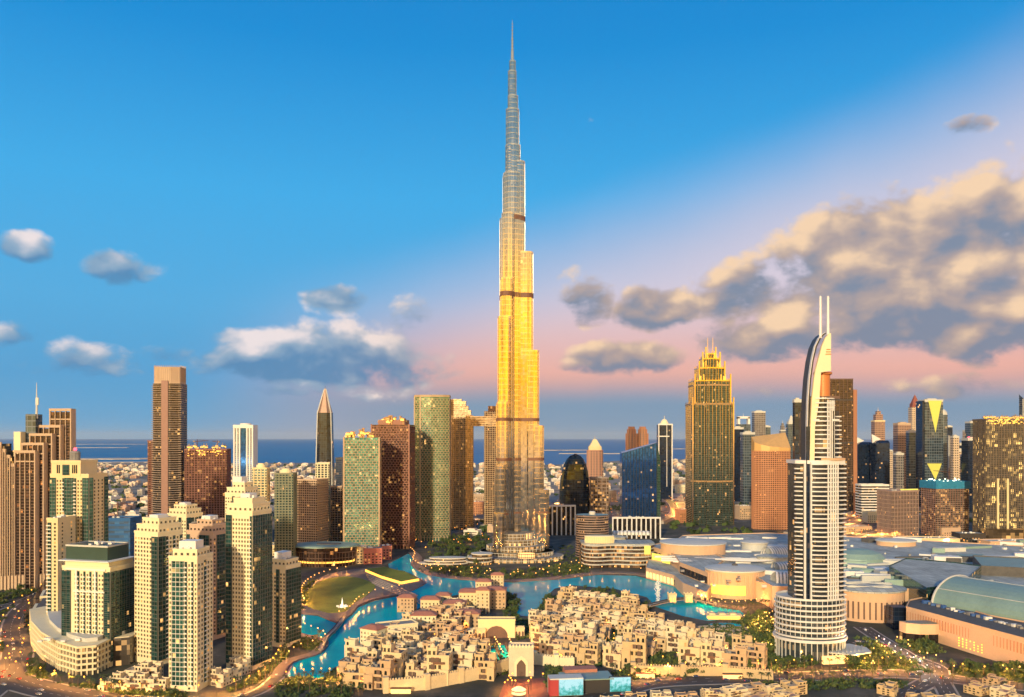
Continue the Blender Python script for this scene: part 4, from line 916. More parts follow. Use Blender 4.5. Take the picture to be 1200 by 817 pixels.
# more district filler, each its own
for i, (px, Y, w, tp, gl) in enumerate([(1012,2800,8,526,G_far),(1065,2700,7,517,G_navy),(1080,2900,6,508,G_fargrey),(1124,2400,7,528,G_farcream),(1131,2100,8,534,G_far),(1053,2100,9,532,G_fargrey),(1112,3400,6,500,G_navy),(898,3400,8,500,G_far),(855,2600,8,515,G_farcream),(942,2500,8,522,G_fargrey),(1040,2900,9,528,G_farcream),(1047,3100,7,530,G_fargrey),(1003,3300,8,519,G_far),(1133,3200,7,505,G_farcream),(1098,3300,8,497,G_fargrey),(945,3300,7,514,G_farcream),(848,3200,8,506,G_far),(1083,3400,7,512,G_farbrown),(1160,3300,8,500,G_far)]):
    wd = ['pale slab squeezed between the two fin towers','navy tower right of the broad brown slab','grey tower touching the clock-like tower','low cream tower right of the striped grey tower','short blue tower left of the red-lit roof','grey block below the broad brown slab','navy sliver right of the round-topped tower','blue tower peeping over the sloping hotel roof','cream tower just right of the stepped hotel','grey tower hugging the sail hotel on its left','cream slab beside the right fin tower','grey slab right of the cream slab behind the fin towers','pale blue tower peeping left of the fin towers','far cream tower over the red-lit roof','grey tower peeping right of the triangle','low cream tower behind the sail hotel shaft','pale tower hugging the right side of the stepped hotel','small brown tower hidden low behind the triangle tower','pale blue tower left of the lit unfinished block'][i]
    far('office_tower', 'hazy distant '+wd, px, Y, w, tp, gl)
# ---- right foreground of the business side
sitetower('lit_site_tower', 'large unfinished tower block full of lit golden floors at the right edge', 1176, 1400, 80, 50, 492, radians(-6), glass('site_glass', (.05,.055,.06), .2, .2, .30, (4.4,3.9), es=3.4, litc=(1,.60,.16)), plain('site_frame', (.15,.12,.09), .8), 9, 70)
t_ = TOW[-1][0]; m = MB(); m.box(34, -26.5, 0, 9, 2.4, Z(498,1400)); m.box(-6,-26.5,0,3,2,Z(560,1400)); m.box(-22,-26.5,0,3,2,Z(560,1400)); m.obj('pale_pier', M_cream, t_)
m = MB(); m.box(-2, -30, 0, 88, 16, 26); m.obj('podium', glass('site_podium_glass', (.05,.04,.03), .2, .1, .5, (7,5), es=2.2), t_)
t_, H_ = ctower('netted_site_block', 'unfinished concrete block wrapped at the top in bright blue safety netting and lamps', 1107, 1500, 66, 44, 572, radians(8), glass('site_glass2', (.07,.055,.05), .2, .1, .30, (4,3.9), es=1.6), M_conc, 3.9, .6, .9, 5, M_redconc)
m = MB(); m.wallring(offset(rect(68,46), 1), .5, H_, H_+14); m.obj('safety_netting', plain('blue_netting', (.02,.22,.42), .7, var=.5, scale=.2), t_)
rr = random.Random(5)
bits('work_lamp', glow('white_work_lamp', (.8,.95,.7), 3), t_, [lambda m, a=(rr.uniform(-32,32), rr.uniform(-22,20), H_+rr.uniform(10,17), 2.2, 1.2, 2.0): m.box(*a) for i in range(22)])
crane(1112, 1500, H_, 34, 26, 2.6, 'crane above the block with blue safety netting')
ctower('ribbed_office_block', 'low ribbed brown office block with a lit roof edge, left of the netted block', 1052, 1480, 58, 40, 575, radians(14), G_dark, M_beige, 7.4, .3, .7, 3.2, plain('mauve_rib', (.30,.22,.20)), .9, 1.2)
m = MB(); m.box(10, -18, Z(575,1480)+2, 36, 3, 2); m.obj('roof_light_strip', L_yel, TOW[-1][0])
ctower('pale_low_block', 'pale horizontal office block below the fin towers', 1022, 1800, 62, 30, 568, 0, G_dark, M_white, 6, .6, 2.6)
ctower('left_site_block', 'blue-screened low building between the lantern tower and the first cream tower', 141, 1050, 40, 30, 607, 0, glass('blue_screen', (.01,.09,.24), .5, 0, 0, (6,4)), plain('blue_hoarding', (.01,.10,.30)), 6, .4, 2.5)
crane(138, 1050, Z(607,1050), 20, 16, .6, 'small crane over the blue-screened building at left')
# office strip at foot of wedge
for i, (px, w, tp, Yv, wd) in enumerate([(655,60,592,1500,'left of the curved dark building foot'),(745,86,606,1450,'under the blue wedge tower')]):
    t_, H_ = ctower('arched_gallery', 'low gallery building with white arches '+wd, px, Yv, w, 16, tp, 0, G_dark, None, rim=False); m = MB(); n = int(w/8)
    for q in range(n+1): m.box(-w/2+w*q/n, -8.6, 0, 2.4, 1.6, H_)
    m.box(0, -8.7, H_-2, w+2, 1.8, 3); m.obj('white_arcade', M_cool, t_)
# ================================================================== ground, sea, water, roads
def ordw(n):
    one = 'first second third fourth fifth sixth seventh eighth ninth tenth eleventh twelfth thirteenth fourteenth fifteenth sixteenth seventeenth eighteenth nineteenth'.split()
    if n < 19: return one[n]
    ten = 'twenty thirty forty fifty sixty seventy'.split()[(n+1)//10-2]
    return {'twenty':'twentieth','thirty':'thirtieth','forty':'fortieth','fifty':'fiftieth','sixty':'sixtieth','seventy':'seventieth'}[ten] if (n+1) % 10 == 0 else ten+'-'+one[(n+1) % 10-1]
def ground_mats():
    m, g, b = newmat('city_ground'); tc = g.n.new('ShaderNodeTexCoord').outputs['Object']
    n1 = g.noise(tc, .004, 6, .6); n2 = g.noise(tc, .03, 6, .65); n3 = g.noise(tc, .25, 4, .6)
    x, y, z = g.xyz(tc)
    c = g.ramp(n2, [(.25, (.020,.028,.026)), (.42, (.035,.042,.034)), (.55, (.075,.07,.058)), (.72, (.17,.15,.12))])
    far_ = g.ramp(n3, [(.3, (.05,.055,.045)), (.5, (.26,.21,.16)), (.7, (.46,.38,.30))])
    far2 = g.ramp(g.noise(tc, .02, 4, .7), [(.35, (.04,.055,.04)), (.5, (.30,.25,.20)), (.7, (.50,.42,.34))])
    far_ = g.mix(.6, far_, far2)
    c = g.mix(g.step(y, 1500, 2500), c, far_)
    c = g.mix(g.mul(g.step(n1, .52, .66), .6), c, (.035,.05,.03))
    g.l.new(c, b.inputs['Base Color']); b.inputs['Roughness'].default_value = .9; return m
def sheet(name, pts, z, mat, **kw):
    m = MB(); m.add([(x, y, z) for x, y in pts], [tuple(range(len(pts)))]); return m.obj(name, mat, kind='structure', **kw)
def area(pts):
    return sum(pts[i][0]*pts[(i+1) % len(pts)][1]-pts[(i+1) % len(pts)][0]*pts[i][1] for i in range(len(pts)))/2
def ccw(pts): return pts if area(pts) > 0 else list(reversed(pts))
GM = ground_mats()
coast = [(-9000,5600),(-5200,5900),(-2600,5750),(-1300,5800),(-300,5500),(300,5400),(900,6400),(1800,7000),(4000,8500),(14000,13000)]
gpts = [(-9000,-1500),(14000,-1500)]+list(reversed(coast))
sheet('ground', ccw(gpts), 0, GM)
def sea_mat():
    m, g, b = newmat('sea_water'); tc = g.n.new('ShaderNodeTexCoord').outputs['Object']
    c = g.ramp(g.noise(tc, .0009, 5, .6), [(.3, (.006,.12,.30)), (.7, (.010,.17,.36))]); g.l.new(c, b.inputs['Base Color'])
    b.inputs['Roughness'].default_value = .45; b.inputs['Specular IOR Level'].default_value = .25; return m
sheet('sea', [(-90000,-3000),(90000,-3000),(90000,110000),(-90000,110000)], -3, sea_mat())
M_islet = plain('reclaimed_sand', (.52,.46,.38), .95, var=.3, scale=.004)
for i, (xa, xb, py, wd) in enumerate([(70,178,537.6,'long'),(110,176,541.8,'near'),(60,150,524.6,'far'),(80,182,520.6,'farthest'),(600,690,527.5,'headland'),(655,760,531.5,'inner'),(760,830,526,'east')]):
    r = random.Random(i); n = 14; Y0 = 170556/(py-HOR); th = {0: 230, 1: 180, 2: 260, 3: 500, 4: 330, 5: 160, 6: 300}[i]
    P = []
    for j in range(n+1): u = j/n; P.append((X(xa+(xb-xa)*u, Y0), Y0-th*(.4+.6*r.random())*min(1, 6*u*(1-u)+.15)))
    for j in range(n, -1, -1): u = j/n; P.append((X(xa+(xb-xa)*u, Y0), Y0+th*(.4+.6*r.random())*min(1, 6*u*(1-u)+.15)))
    m = MB(); m.prism(ccw(P), -3.5, 2.5 if i != 4 else 3); m.obj('sandbank_island', M_islet, kind='structure')
# ---- lake
LK = [(331,793),(344,777),(376,766),(384,751),(356,744),(346,738),(344,719),(372,722),(395,731),(412,722),(420,712),(440,704),(466,699),(480,694),(497,686),(496,680),(478,671),(456,668),(455,661),(478,649),(485,653),(482,663),(500,674),(540,680),(600,683),(660,679),(700,674),(745,675),(790,687),(815,699),(835,711),(868,716),(874,722),(830,728),(800,722),(768,711),(758,700),(720,690),(670,686),(650,690),(637,702),(628,722),(606,722),(606,706),(592,690),(560,693),(520,700),(492,712),(468,732),(430,752),(425,770),(405,780),(392,782),(380,795)]
lake = ccw([at(*p) for p in LK])
def water_mat():
    m, g, b = newmat('lake_water'); tc = g.n.new('ShaderNodeTexCoord').outputs['Object']
    c = g.ramp(g.noise(tc, .012, 4, .55), [(.3, (.0,.27,.40)), (.55, (.0,.40,.52)), (.75, (.0,.50,.60))]); g.l.new(c, b.inputs['Base Color'])
    b.inputs['Roughness'].default_value = .08; b.inputs['IOR'].default_value = 1.05
    bp = g.n.new('ShaderNodeBump'); bp.inputs['Strength'].default_value = .2; bp.inputs['Distance'].default_value = .5; g.l.new(g.noise(tc, .35, 4, .6), bp.inputs['Height']); g.l.new(bp.outputs[0], b.inputs['Normal']); return m
WMt = water_mat(); sheet('lake_water', lake, .06, WMt)
M_prom = plain('promenade_paving', (.17,.14,.125), .8, var=.3, scale=.08)
M_prom2 = plain('pale_paving', (.30,.27,.24), .8, var=.25, scale=.08)
def strip(name, px, w, h, mat, side=0, kind='structure', world=None, z0=.0):
    """kerbed band along a line of ground points"""
    P = world or [at(*p) for p in px]; L_, R_ = [], []
    for i, (x, y) in enumerate(P):
        a = P[max(0, i-1)]; b = P[min(len(P)-1, i+1)]; dx, dy = b[0]-a[0], b[1]-a[1]; l = hypot(dx, dy) or 1; nx, ny = -dy/l, dx/l
        L_.append((x+nx*w*(.5+side/2), y+ny*w*(.5+side/2))); R_.append((x-nx*w*(.5-side/2), y-ny*w*(.5-side/2)))
    m = MB(); n = len(P)
    for i in range(n-1): 
        q = ccw([L_[i], L_[i+1], R_[i+1], R_[i]]); m.prism(q, z0, h, 0)
    return m.obj(name, mat, kind=kind)
def smooth(P, k=4):
    out = []
    for i in range(len(P)-1):
        p0 = P[max(0, i-1)]; p1 = P[i]; p2 = P[i+1]; p3 = P[min(len(P)-1, i+2)]
        for j in range(k):
            t = j/k; out.append(tuple(.5*((2*p1[a])+(-p0[a]+p2[a])*t+(2*p0[a]-5*p1[a]+4*p2[a]-p3[a])*t*t+(-p0[a]+3*p1[a]-3*p2[a]+p3[a])*t**3) for a in (0, 1)))
    out.append(P[-1]); return out
north = smooth([at(*p) for p in [(478,648),(484,655),(482,663),(500,673.5),(540,679.3),(600,682.3),(660,678.3),(700,673.3),(745,674),(790,686),(815,698),(835,710),(872,715)]])
strip('lake_promenade', None, 14, 1.1, M_prom, 1, world=north)
west = smooth([at(*p) for p in [(331,794),(344,777),(376,766),(384,751),(356,744),(346,738),(344,719)]])
strip('west_promenade', None, 9, 1.2, M_prom, 1, world=west)
# park island
PK = [(350,718),(352,700),(360,686),(385,674),(415,668),(440,668),(470,672),(497,682),(496,686),(480,694),(466,698),(440,703),(420,711),(412,721),(395,730),(372,721)]
park = ccw([at(*p) for p in PK]); m = MB(); m.prism(smooth(park+[park[0]], 3)[:-1], 0, 1.3, 0); m.obj('park_island', M_prom, kind='structure')
GL = [(360,712),(357,700),(366,688),(382,680),(405,677),(425,680),(440,688),(430,699),(415,708),(405,718),(385,720)]
M_grass = plain('park_grass', (.17,.20,.02), .95, var=.5, scale=.05)
lawn = smooth(ccw([at(*p) for p in GL])+[ccw([at(*p) for p in GL])[0]], 3)[:-1]; m = MB(); m.prism(lawn, 1.3, 1.7, 0); m.obj('lawn', M_grass, kind='structure')
GL2 = [(428,671),(450,668),(475,674),(491,682),(470,686),(447,679)]
l2 = ccw([at(*p) for p in GL2]); m = MB(); m.prism(l2, 1.3, 4.5, 0, mtop=1); m.obj('raised_terrace_lawn', [L_gold, M_grass], kind='structure')
for i in range(5):
    q = [at(430+i*1.5+j*7, 676+j*3.0+i*2.2) for j in range(9)]; strip('terrace_step', None, 2.2, 1.9+.5*(4-i), M_prom2, world=q, z0=1.3)
# roads
M_asph = plain('asphalt', (.055,.052,.052), .75, var=.35, scale=.06)
M_mark = plain('road_paint', (.75,.75,.72), .6)
M_kerb = plain('kerb_stone', (.34,.31,.28), .85, var=.2)
ROADS = []
def road(px, w, world=None, z=.012, lanes=True, name='road', e=0):
    P = smooth(world or [at(*p) for p in px], 5); strip(name, None, w+3.2, .13+e, M_kerb, world=P, z0=-.5)
    m = MB(); n = len(P)
    L_, R_ = [], []
    for i, (x, y) in enumerate(P):
        a = P[max(0, i-1)]; b = P[min(n-1, i+1)]; dx, dy = b[0]-a[0], b[1]-a[1]; l = hypot(dx, dy) or 1; nx, ny = -dy/l, dx/l
        L_.append((x+nx*w/2, y+ny*w/2)); R_.append((x-nx*w/2, y-ny*w/2))
    zz = .14+z+e; m.add([(x, y, zz) for x, y in L_+R_], [(n+i, n+i+1, i+1, i) for i in range(n-1)]); m.obj(name, M_asph, kind='structure')
    if lanes:
        m = MB()
        for i in range(n-1):
            (x0, y0), (x1, y1) = P[i], P[i+1]; l = hypot(x1-x0, y1-y0); k = max(1, int(l/9)); a = atan2(y1-y0, x1-x0)
            for j in range(k):
                u = (j+.5)/k
                for off in [-w/6, w/6]: m.add([(x0+(x1-x0)*u+cos(a)*dx_-sin(a)*(off+dy_), y0+(y1-y0)*u+sin(a)*dx_+cos(a)*(off+dy_), zz+.004) for dx_, dy_ in ((-2,-.12),(2,-.12),(2,.12),(-2,.12))], [(0,1,2,3)])
        m.obj('road_markings', M_mark, kind='structure')
    ROADS.append((P, w)); return P
road([(-60,752),(0,790),(45,806),(90,815),(150,823),(240,828)], 26)
road([(-90,870),(0,800),(20,770),(18,735),(30,712),(62,693),(110,672)], 22, z=.02)
road([(-60,735),(0,712),(30,703),(62,688)], 12, z=.03)
road([(240,828),(300,812),(328,790),(336,772)], 9, z=.02, lanes=False)
road([(640,835),(720,812),(770,800),(860,796),(960,792),(1060,790),(1150,800),(1260,810)], 20)
road([(1010,836),(1100,790),(1062,768),(1030,748),(1010,735)], 14, z=.02)
road([(1062,768),(1040,760),(1003,752)], 9, z=.03, lanes=False)
road([(1120,830),(1098,790)], 12, z=.03)
HW = []
HW.append(road([(650,606),(720,598),(790,592),(860,598),(930,606),(1010,622),(1100,648),(1230,690)][0:0] or [(640,611),(720,604),(790,600),(870,606),(945,616),(1020,629),(1110,640),(1230,652)], 34))
HW.append(road([(560,632),(600,622),(660,612)], 20, z=.02))
HW.append(road([(900,633),(940,626),(985,610),(1020,596),(1060,588),(1240,580)], 26, z=.03))
HW.append(road([(700,589),(770,583),(850,587),(960,596)], 24, z=.02))
HW.append(road([(480,636),(520,626),(580,616),(650,606)], 16, z=.035))
HW.append(road([(540,602),(620,598),(700,589)], 18, z=.04))
HW.append(road([(640,576),(720,571),(800,570),(880,575)], 24, z=.02))
for q in [[(655,608),(700,600),(760,606),(812,612)],[(690,596),(740,594),(800,604),(845,606)],[(760,580),(784,590),(790,604),(772,614)],[(668,584),(720,582),(800,588),(870,592)],[(780,562),(800,576),(812,596),(870,612)],
          [(925,628),(965,612),(1010,596),(1045,582)],[(930,640),(985,622),(1035,598),(1060,590)],[(955,636),(1000,630),(1050,612),(1085,588)],[(940,604),(990,604),(1040,610),(1090,622)],
          [(990,626),(1060,632),(1130,640),(1210,646)],[(1000,634),(1070,638),(1140,646),(1230,660)],[(1080,618),(1110,626),(1140,640)],[(540,612),(590,608),(660,600)],[(530,596),(600,592),(660,590)]]: road(q, 18, z=.05+.01*len(HW), lanes=False, e=(0,4,7,2,0,7,2,5,0,3,7,0,4,0)[len(HW)-7]); HW.append(ROADS[-1][0])
# fountain basins, pools
pool = ell(17,7,24,*at(852,733)); m = MB(); m.prism(offset(pool,1.5), 0, .8, 0); m.obj('pool_deck', M_prom2, kind='structure')
sheet('pool_water', pool, .82, WMt)
m = MB(); 
for r0 in (10, 16, 22, 28): m.wallring(ell(r0*1.3, r0*.8, 28, *at(845,741)), .8, 0, 1.4)
m.obj('planting_terraces', M_prom2, kind='structure')
# ================================================================== greenery
leafm = []
for i, c in enumerate([(.055,.095,.022),(.09,.12,.03),(.035,.07,.025)]): leafm.append(plain('leaves_tone_%d' % i, c, .8, var=.5, scale=.6))
barkm = plain('bark', (.13,.09,.06), .9); palmm = plain('palm_frond', (.06,.085,.03), .7, var=.4, scale=.5)
def tree_proto(seed, h=8.0, r=3.6):
    rr = random.Random(seed); crown, trunk = MB(), MB()
    trunk.tube([(0,0,0),(.1,.05,h*.3),(.0,.1,h*.6)], .28, 6, 0, .12)
    for i in range(4): a = i*1.6+rr.random(); trunk.tube([(0,0,h*(.3+.04*i)),(cos(a)*r*.5,sin(a)*r*.5,h*.62)], .12, 4, 0, .05)
    cl = [(rr.gauss(0,r*.42), rr.gauss(0,r*.42), h*.62+rr.gauss(0,h*.13), r*rr.uniform(.3,.52)) for _ in range(13)]
    for cx_, cy_, cz_, cr_ in cl:
        mi = rr.choice((0,0,1,2))
        for _ in range(34):
            v = Vector((rr.gauss(0,1), rr.gauss(0,1), rr.gauss(0,.8))).normalized()*cr_*rr.uniform(.7,1.1); p = Vector((cx_,cy_,cz_))+v; u = v.cross(Vector((rr.random(),rr.random(),rr.random()))).normalized()*.42; w = v.normalized().cross(u)*rr.uniform(.6,1.2); 
            crown.add([tuple(p-u-w), tuple(p+u-w*.6), tuple(p+u*.8+w), tuple(p-u*.6+w)], [(0,1,2,3)], mi)
    return crown.mesh('crown', leafm), trunk.mesh('trunk', barkm)
def palm_proto(seed, h=9.0):
    rr = random.Random(seed); crown, trunk = MB(), MB(); trunk.tube([(0,0,0),(.12,.05,h*.5),(.05,.1,h)], .24, 6, 0, .17)
    for i in range(17):
        a = i*2.4+rr.random()*.5; up = rr.uniform(-.2,1.0); L = rr.uniform(2.3,3.1); pts = []
        for j in range(5): s_ = j/4; pts.append((cos(a)*L*s_, sin(a)*L*s_, h+up*L*s_*.8-1.9*s_*s_*(1.1-up*.4)))
        for j in range(4):
            wd = .42*(1-.15*j); px_, py_ = -sin(a)*wd, cos(a)*wd; p, q = pts[j], pts[j+1]
            crown.add([(p[0]+px_,p[1]+py_,p[2]-.22),(p[0],p[1],p[2]),(q[0],q[1],q[2]),(q[0]+px_,q[1]+py_,q[2]-.22),(p[0]-px_,p[1]-py_,p[2]-.22),(q[0]-px_,q[1]-py_,q[2]-.22)], [(0,1,2,3),(1,4,5,2)])
    return crown.mesh('crown', palmm), trunk.mesh('trunk', barkm)
TP = [tree_proto(s) for s in (1,2,3,4)]; PP = [palm_proto(s) for s in (5,6,7)]
def plant(kind, x, y, z, s, label, group, rnd):
    cr, tr = rnd.choice(TP if kind == 'tree' else PP)
    t = thing('broadleaf_tree' if kind == 'tree' else 'palm_tree', label, 'tree' if kind == 'tree' else 'palm tree', (x, y, z), rnd.uniform(0, 6.28), group); t.scale = (s, s, s*rnd.uniform(.85,1.1))
    link('crown', cr, t); link('trunk', tr, t)
def inpoly(x, y, P):
    c = False; n = len(P)
    for i in range(n):
        x1, y1 = P[i]; x2, y2 = P[(i+1) % n]
        if (y1 > y) != (y2 > y) and x < (x2-x1)*(y-y1)/(y2-y1)+x1: c = not c
    return c
def bboxr(P): return min(p[0] for p in P), max(p[0] for p in P), min(p[1] for p in P), max(p[1] for p in P)
TREEPTS = []
def near(x, y, d): return any((x-a)**2+(y-b)**2 < d*d for a, b in TREEPTS)
def grove(px, n, kind, label, group, seed, s=(.8,1.3), z=0, mind=5, avoid=None):
    P = [at(*p) for p in px]; x0, x1, y0, y1 = bboxr(P); r = random.Random(seed); k = 0; tr = 0; todo = []
    while k < n and tr < 4000:
        tr += 1; x, y = r.uniform(x0, x1), r.uniform(y0, y1)
        if not inpoly(x, y, P) or near(x, y, mind) or (avoid and avoid(x, y)): continue
        kd = kind if kind != 'mix' else r.choice(('tree','palm')); 
        todo.append((600+F*x/y, kd, x, y, r.uniform(*s))); TREEPTS.append((x, y)); k += 1
    for q, (_, kd, x, y, sc_) in enumerate(sorted(todo)): plant(kd, x, y, z, sc_, '%s, %s from the left' % (label if kd == 'tree' or kind == 'palm' else label.replace('tree', 'palm', 1), ordw(q)), group+(' (palms)' if kind == 'mix' and kd == 'palm' else ''), r)
def onroad(x, y, m=2):
    for P, w in ROADS:
        for i in range(0, len(P)-1):
            (ax, ay), (bx, by) = P[i], P[i+1]; dx, dy = bx-ax, by-ay; L2 = dx*dx+dy*dy or 1; u = max(0, min(1, ((x-ax)*dx+(y-ay)*dy)/L2))
            if hypot(x-ax-u*dx, y-ay-u*dy) < w/2+m: return True
    return False
grove([(500,658),(505,640),(530,628),(572,630),(575,655),(560,664)], 46, 'tree', 'dark tree in the grove left of the tallest tower', 'trees in the grove left of the tallest tower', 1, (1.1,1.8), avoid=onroad)
grove([(500,672),(508,662),(600,670),(690,664),(672,676),(600,680.5),(530,677)], 44, 'tree', 'small tree in the gardens below the tallest tower', 'trees in the gardens below the tallest tower', 2, (.6,1.1), mind=6, avoid=lambda x,y: inpoly(x,y,lake))
grove([(870,728),(905,720),(912,760),(960,778),(905,786),(885,760)], 44, 'tree', 'dark tree left of the sail-topped hotel base', 'trees left of the sail-topped hotel', 3, (.8,1.3), avoid=onroad)
grove([(1005,765),(1060,757),(1075,775),(1070,786),(990,784)], 26, 'tree', 'tree on the island right of the sail-topped hotel', 'trees on the island right of the hotel', 4, (.8,1.2), avoid=onroad)
grove([(1110,782),(1200,786),(1230,800),(1150,796)], 26, 'tree', 'tree in front of the long peach mall wall', 'trees in front of the mall wall', 5, (.8,1.2), avoid=onroad)
grove([(1060,757),(1078,752),(1105,765),(1080,768)], 12, 'tree', 'tree on the bed by the peach mall entrance', 'trees on the mall entrance bed', 6, (.6,1.0), avoid=lambda x,y: onroad(x,y,0))
grove([(2,740),(28,712),(50,700),(34,740),(34,770),(50,790),(10,800),(0,780)], 42, 'mix', 'dark street tree beside the crossing roads at lower left', 'street trees at lower left', 7, (.7,1.1), avoid=lambda x,y: onroad(x,y,0))
grove([(-10,730),(-10,700),(50,672),(60,690)], 16, 'tree', 'tree below the arcade of the brown stepped towers', 'trees below the arcade', 8, (.8,1.2), avoid=lambda x,y: onroad(x,y,0))
grove([(60,800),(140,806),(140,817),(70,812)], 14, 'palm', 'palm at the bottom left roadside by the curved podium', 'palms by the curved podium', 9, (.8,1.1), avoid=lambda x,y: onroad(x,y,-1))
grove([(352,716),(350,702),(360,688),(364,690),(358,700),(360,712)], 12, 'tree', 'tree on the left rim of the park lawn', 'trees on the rim of the park lawn', 10, (.6,.9), z=1.3)
grove([(592,689),(607,703),(608,728),(594,724)], 9, 'tree', 'tree on the left shore of the lake inlet', 'trees on the left shore of the inlet', 51, (.8,1.2))
grove([(627,720),(640,704),(652,700),(638,720),(628,736)], 9, 'tree', 'tree on the right shore of the lake inlet', 'trees on the right shore of the inlet', 52, (.8,1.2))
grove([(655,693),(700,690),(735,697),(758,706),(764,722),(735,708),(690,700)], 16, 'tree', 'tree between the east old town and the lake', 'trees between the east old town and the lake', 53, (.7,1.0))
grove([(640,812),(660,800),(700,796),(640,786)], 0, 'tree', '', '', 11)
grove([(715,788),(770,778),(860,782),(900,786),(860,793),(730,797)], 22, 'mix', 'tree below the old-town wall by the boulevard', 'trees below the old-town wall', 12, (.7,1.15), avoid=lambda x,y: onroad(x,y,0))
# ground cover
SHC = []
def shrubs(px, n, seed, z=0, poly=None):
    P = poly or [at(*p) for p in px]; x0, x1, y0, y1 = bboxr(P); r = random.Random(seed); k = tr = 0
    while k < n and tr < n*12:
        tr += 1; x, y = r.uniform(x0, x1), r.uniform(y0, y1)
        if inpoly(x, y, P) and not onroad(x, y, .5) and not (poly is None and inpoly(x, y, lake)): SHC.append((x, y, z, r.uniform(.7, 2.0), r.random()*6, r.randrange(3))); k += 1
for i, (px, n) in enumerate([([(498,668),(504,640),(530,628),(575,630),(578,660),(560,676)],420),([(500,673),(508,664),(600,670),(690,660),(690,672),(600,680.5),(530,677)],420),([(640,664),(690,655),(700,672),(650,678)],120),
    ([(868,726),(905,718),(912,760),(960,778),(905,788),(880,765)],520),([(1003,768),(1060,757),(1075,775),(1070,786),(990,786)],260),([(1105,784),(1200,786),(1230,802),(1150,800)],300),([(1060,757),(1078,752),(1105,765),(1080,768)],90),
    ([(2,740),(28,712),(60,695),(36,740),(36,770),(60,795),(20,800),(0,780)],420),([(-10,740),(-10,690),(60,672),(60,692)],220),([(60,800),(140,804),(220,812),(220,817),(70,814)],160),([(715,788),(770,780),(860,784),(900,788),(860,794),(730,798)],200),
    ([(880,790),(1000,786),(1100,786),(1100,789),(960,790)],150),([(870,800),(1000,796),(1060,797),(1060,806),(900,810)],200),([(640,780),(670,778),(655,812),(640,806)],120),([(349,718),(349,698),(360,686),(372,679),(358,700),(360,714)],150),([(600,735),(607,726),(628,728),(628,750),(605,750)],120),
    ([(425,672),(432,666),(500,668),(500,671)],60),([(340,757),(352,748),(382,753),(372,764)],110),([(265,812),(312,785),(332,762),(338,770),(300,800)],160),([(1000,748),(1030,748),(1062,770),(1010,765)],100),([(820,735),(870,728),(880,760),(840,756)],200),([(330,796),(402,786),(410,817),(320,817)],200),([(592,688),(607,703),(608,728),(592,724)],90),([(627,722),(640,702),(655,697),(640,720),(628,738)],90),([(650,696),(700,690),(735,697),(758,706),(766,724),(735,709),(690,702)],200),([(640,640),(700,640),(720,655),(640,662)],160)]): shrubs(px, n, 200+i)
def build_shrubs():
    r = random.Random(3); pr = []
    for k in range(4):
        m = MB()
        for _ in range(16):
            v = Vector((r.gauss(0,1), r.gauss(0,1), abs(r.gauss(0,.7)))); p = v*.8; u = Vector((r.gauss(0,1),r.gauss(0,1),r.gauss(0,1))).normalized()*.5; w = u.cross(Vector((r.random(),r.random(),1))).normalized()*.4; m.add([tuple(p-u-w),tuple(p+u-w),tuple(p+u+w),tuple(p-u+w)], [(0,1,2,3)])
        pr.append(m)
    m = MB()
    for x, y, z, s_, a, mi in SHC:
        q = r.choice(pr); n0 = len(q.f); m.merge(q, (x, y, z), a, s_); m.mi[-n0:] = [mi]*n0
    m.obj('shrubbery', leafm, kind='stuff', label='dark low shrubs filling the gardens and verges between roads and buildings')
# palms in lines
def linepalms(px, n, label, group, seed, s=(.8,1.1), z=0, off=0, kind='palm', world=None):
    P = world or smooth([at(*p) for p in px], 3); r = random.Random(seed); L = [0]
    for i in range(1, len(P)): L.append(L[-1]+hypot(P[i][0]-P[i-1][0], P[i][1]-P[i-1][1]))
    out = []
    for k in range(n):
        d = L[-1]*(k+.5)/n; i = max(j for j in range(len(L)) if L[j] <= d); i = min(i, len(P)-2); u = (d-L[i])/(L[i+1]-L[i] or 1)
        a = atan2(P[i+1][1]-P[i][1], P[i+1][0]-P[i][0]); x = P[i][0]+(P[i+1][0]-P[i][0])*u-sin(a)*off; y = P[i][1]+(P[i+1][1]-P[i][1])*u+cos(a)*off
        out.append((x, y, a))
        if kind: plant(kind, x+r.uniform(-1,1), y+r.uniform(-1,1), z, r.uniform(*s), label+', %s along it' % ordw(k), group, r); TREEPTS.append((x, y))
    return out
linepalms([(900,786),(960,784),(1060,783),(1140,792),(1220,800)], 30, 'palm beside the boulevard below the sail-topped hotel', 'palms along the boulevard', 21, (.8,1.1))
linepalms([(860,803),(960,800),(1060,799),(1200,812)], 26, 'palm on the lower side of the boulevard', 'palms on the lower side of the boulevard', 22, (.8,1.1))
linepalms([(268,812),(300,802),(322,784),(336,762)], 14, 'palm in the row between the cream towers and the water', 'palms beside the waterside cream towers', 23, (.8,1.2))
linepalms([(332,806),(365,800),(402,806)], 10, 'palm by the street at the bottom tip of the lake', 'palms at the bottom tip of the lake', 31, (.8,1.1))
linepalms([(345,812),(390,812),(430,816)], 7, 'palm on the bottom edge left of the old-town wall', 'palms left of the old-town wall', 32, (.8,1.1))
linepalms([(345,764),(366,758),(376,752)], 6, 'palm on the promenade tip beside the low cream tower', 'palms on the promenade tip', 24, (.7,1.0), 1.2)
linepalms([(845,722),(880,716),(905,712)], 12, 'palm on the terrace in front of the yellow-lit mall drum', 'palms in front of the mall drum', 25, (.8,1.1))
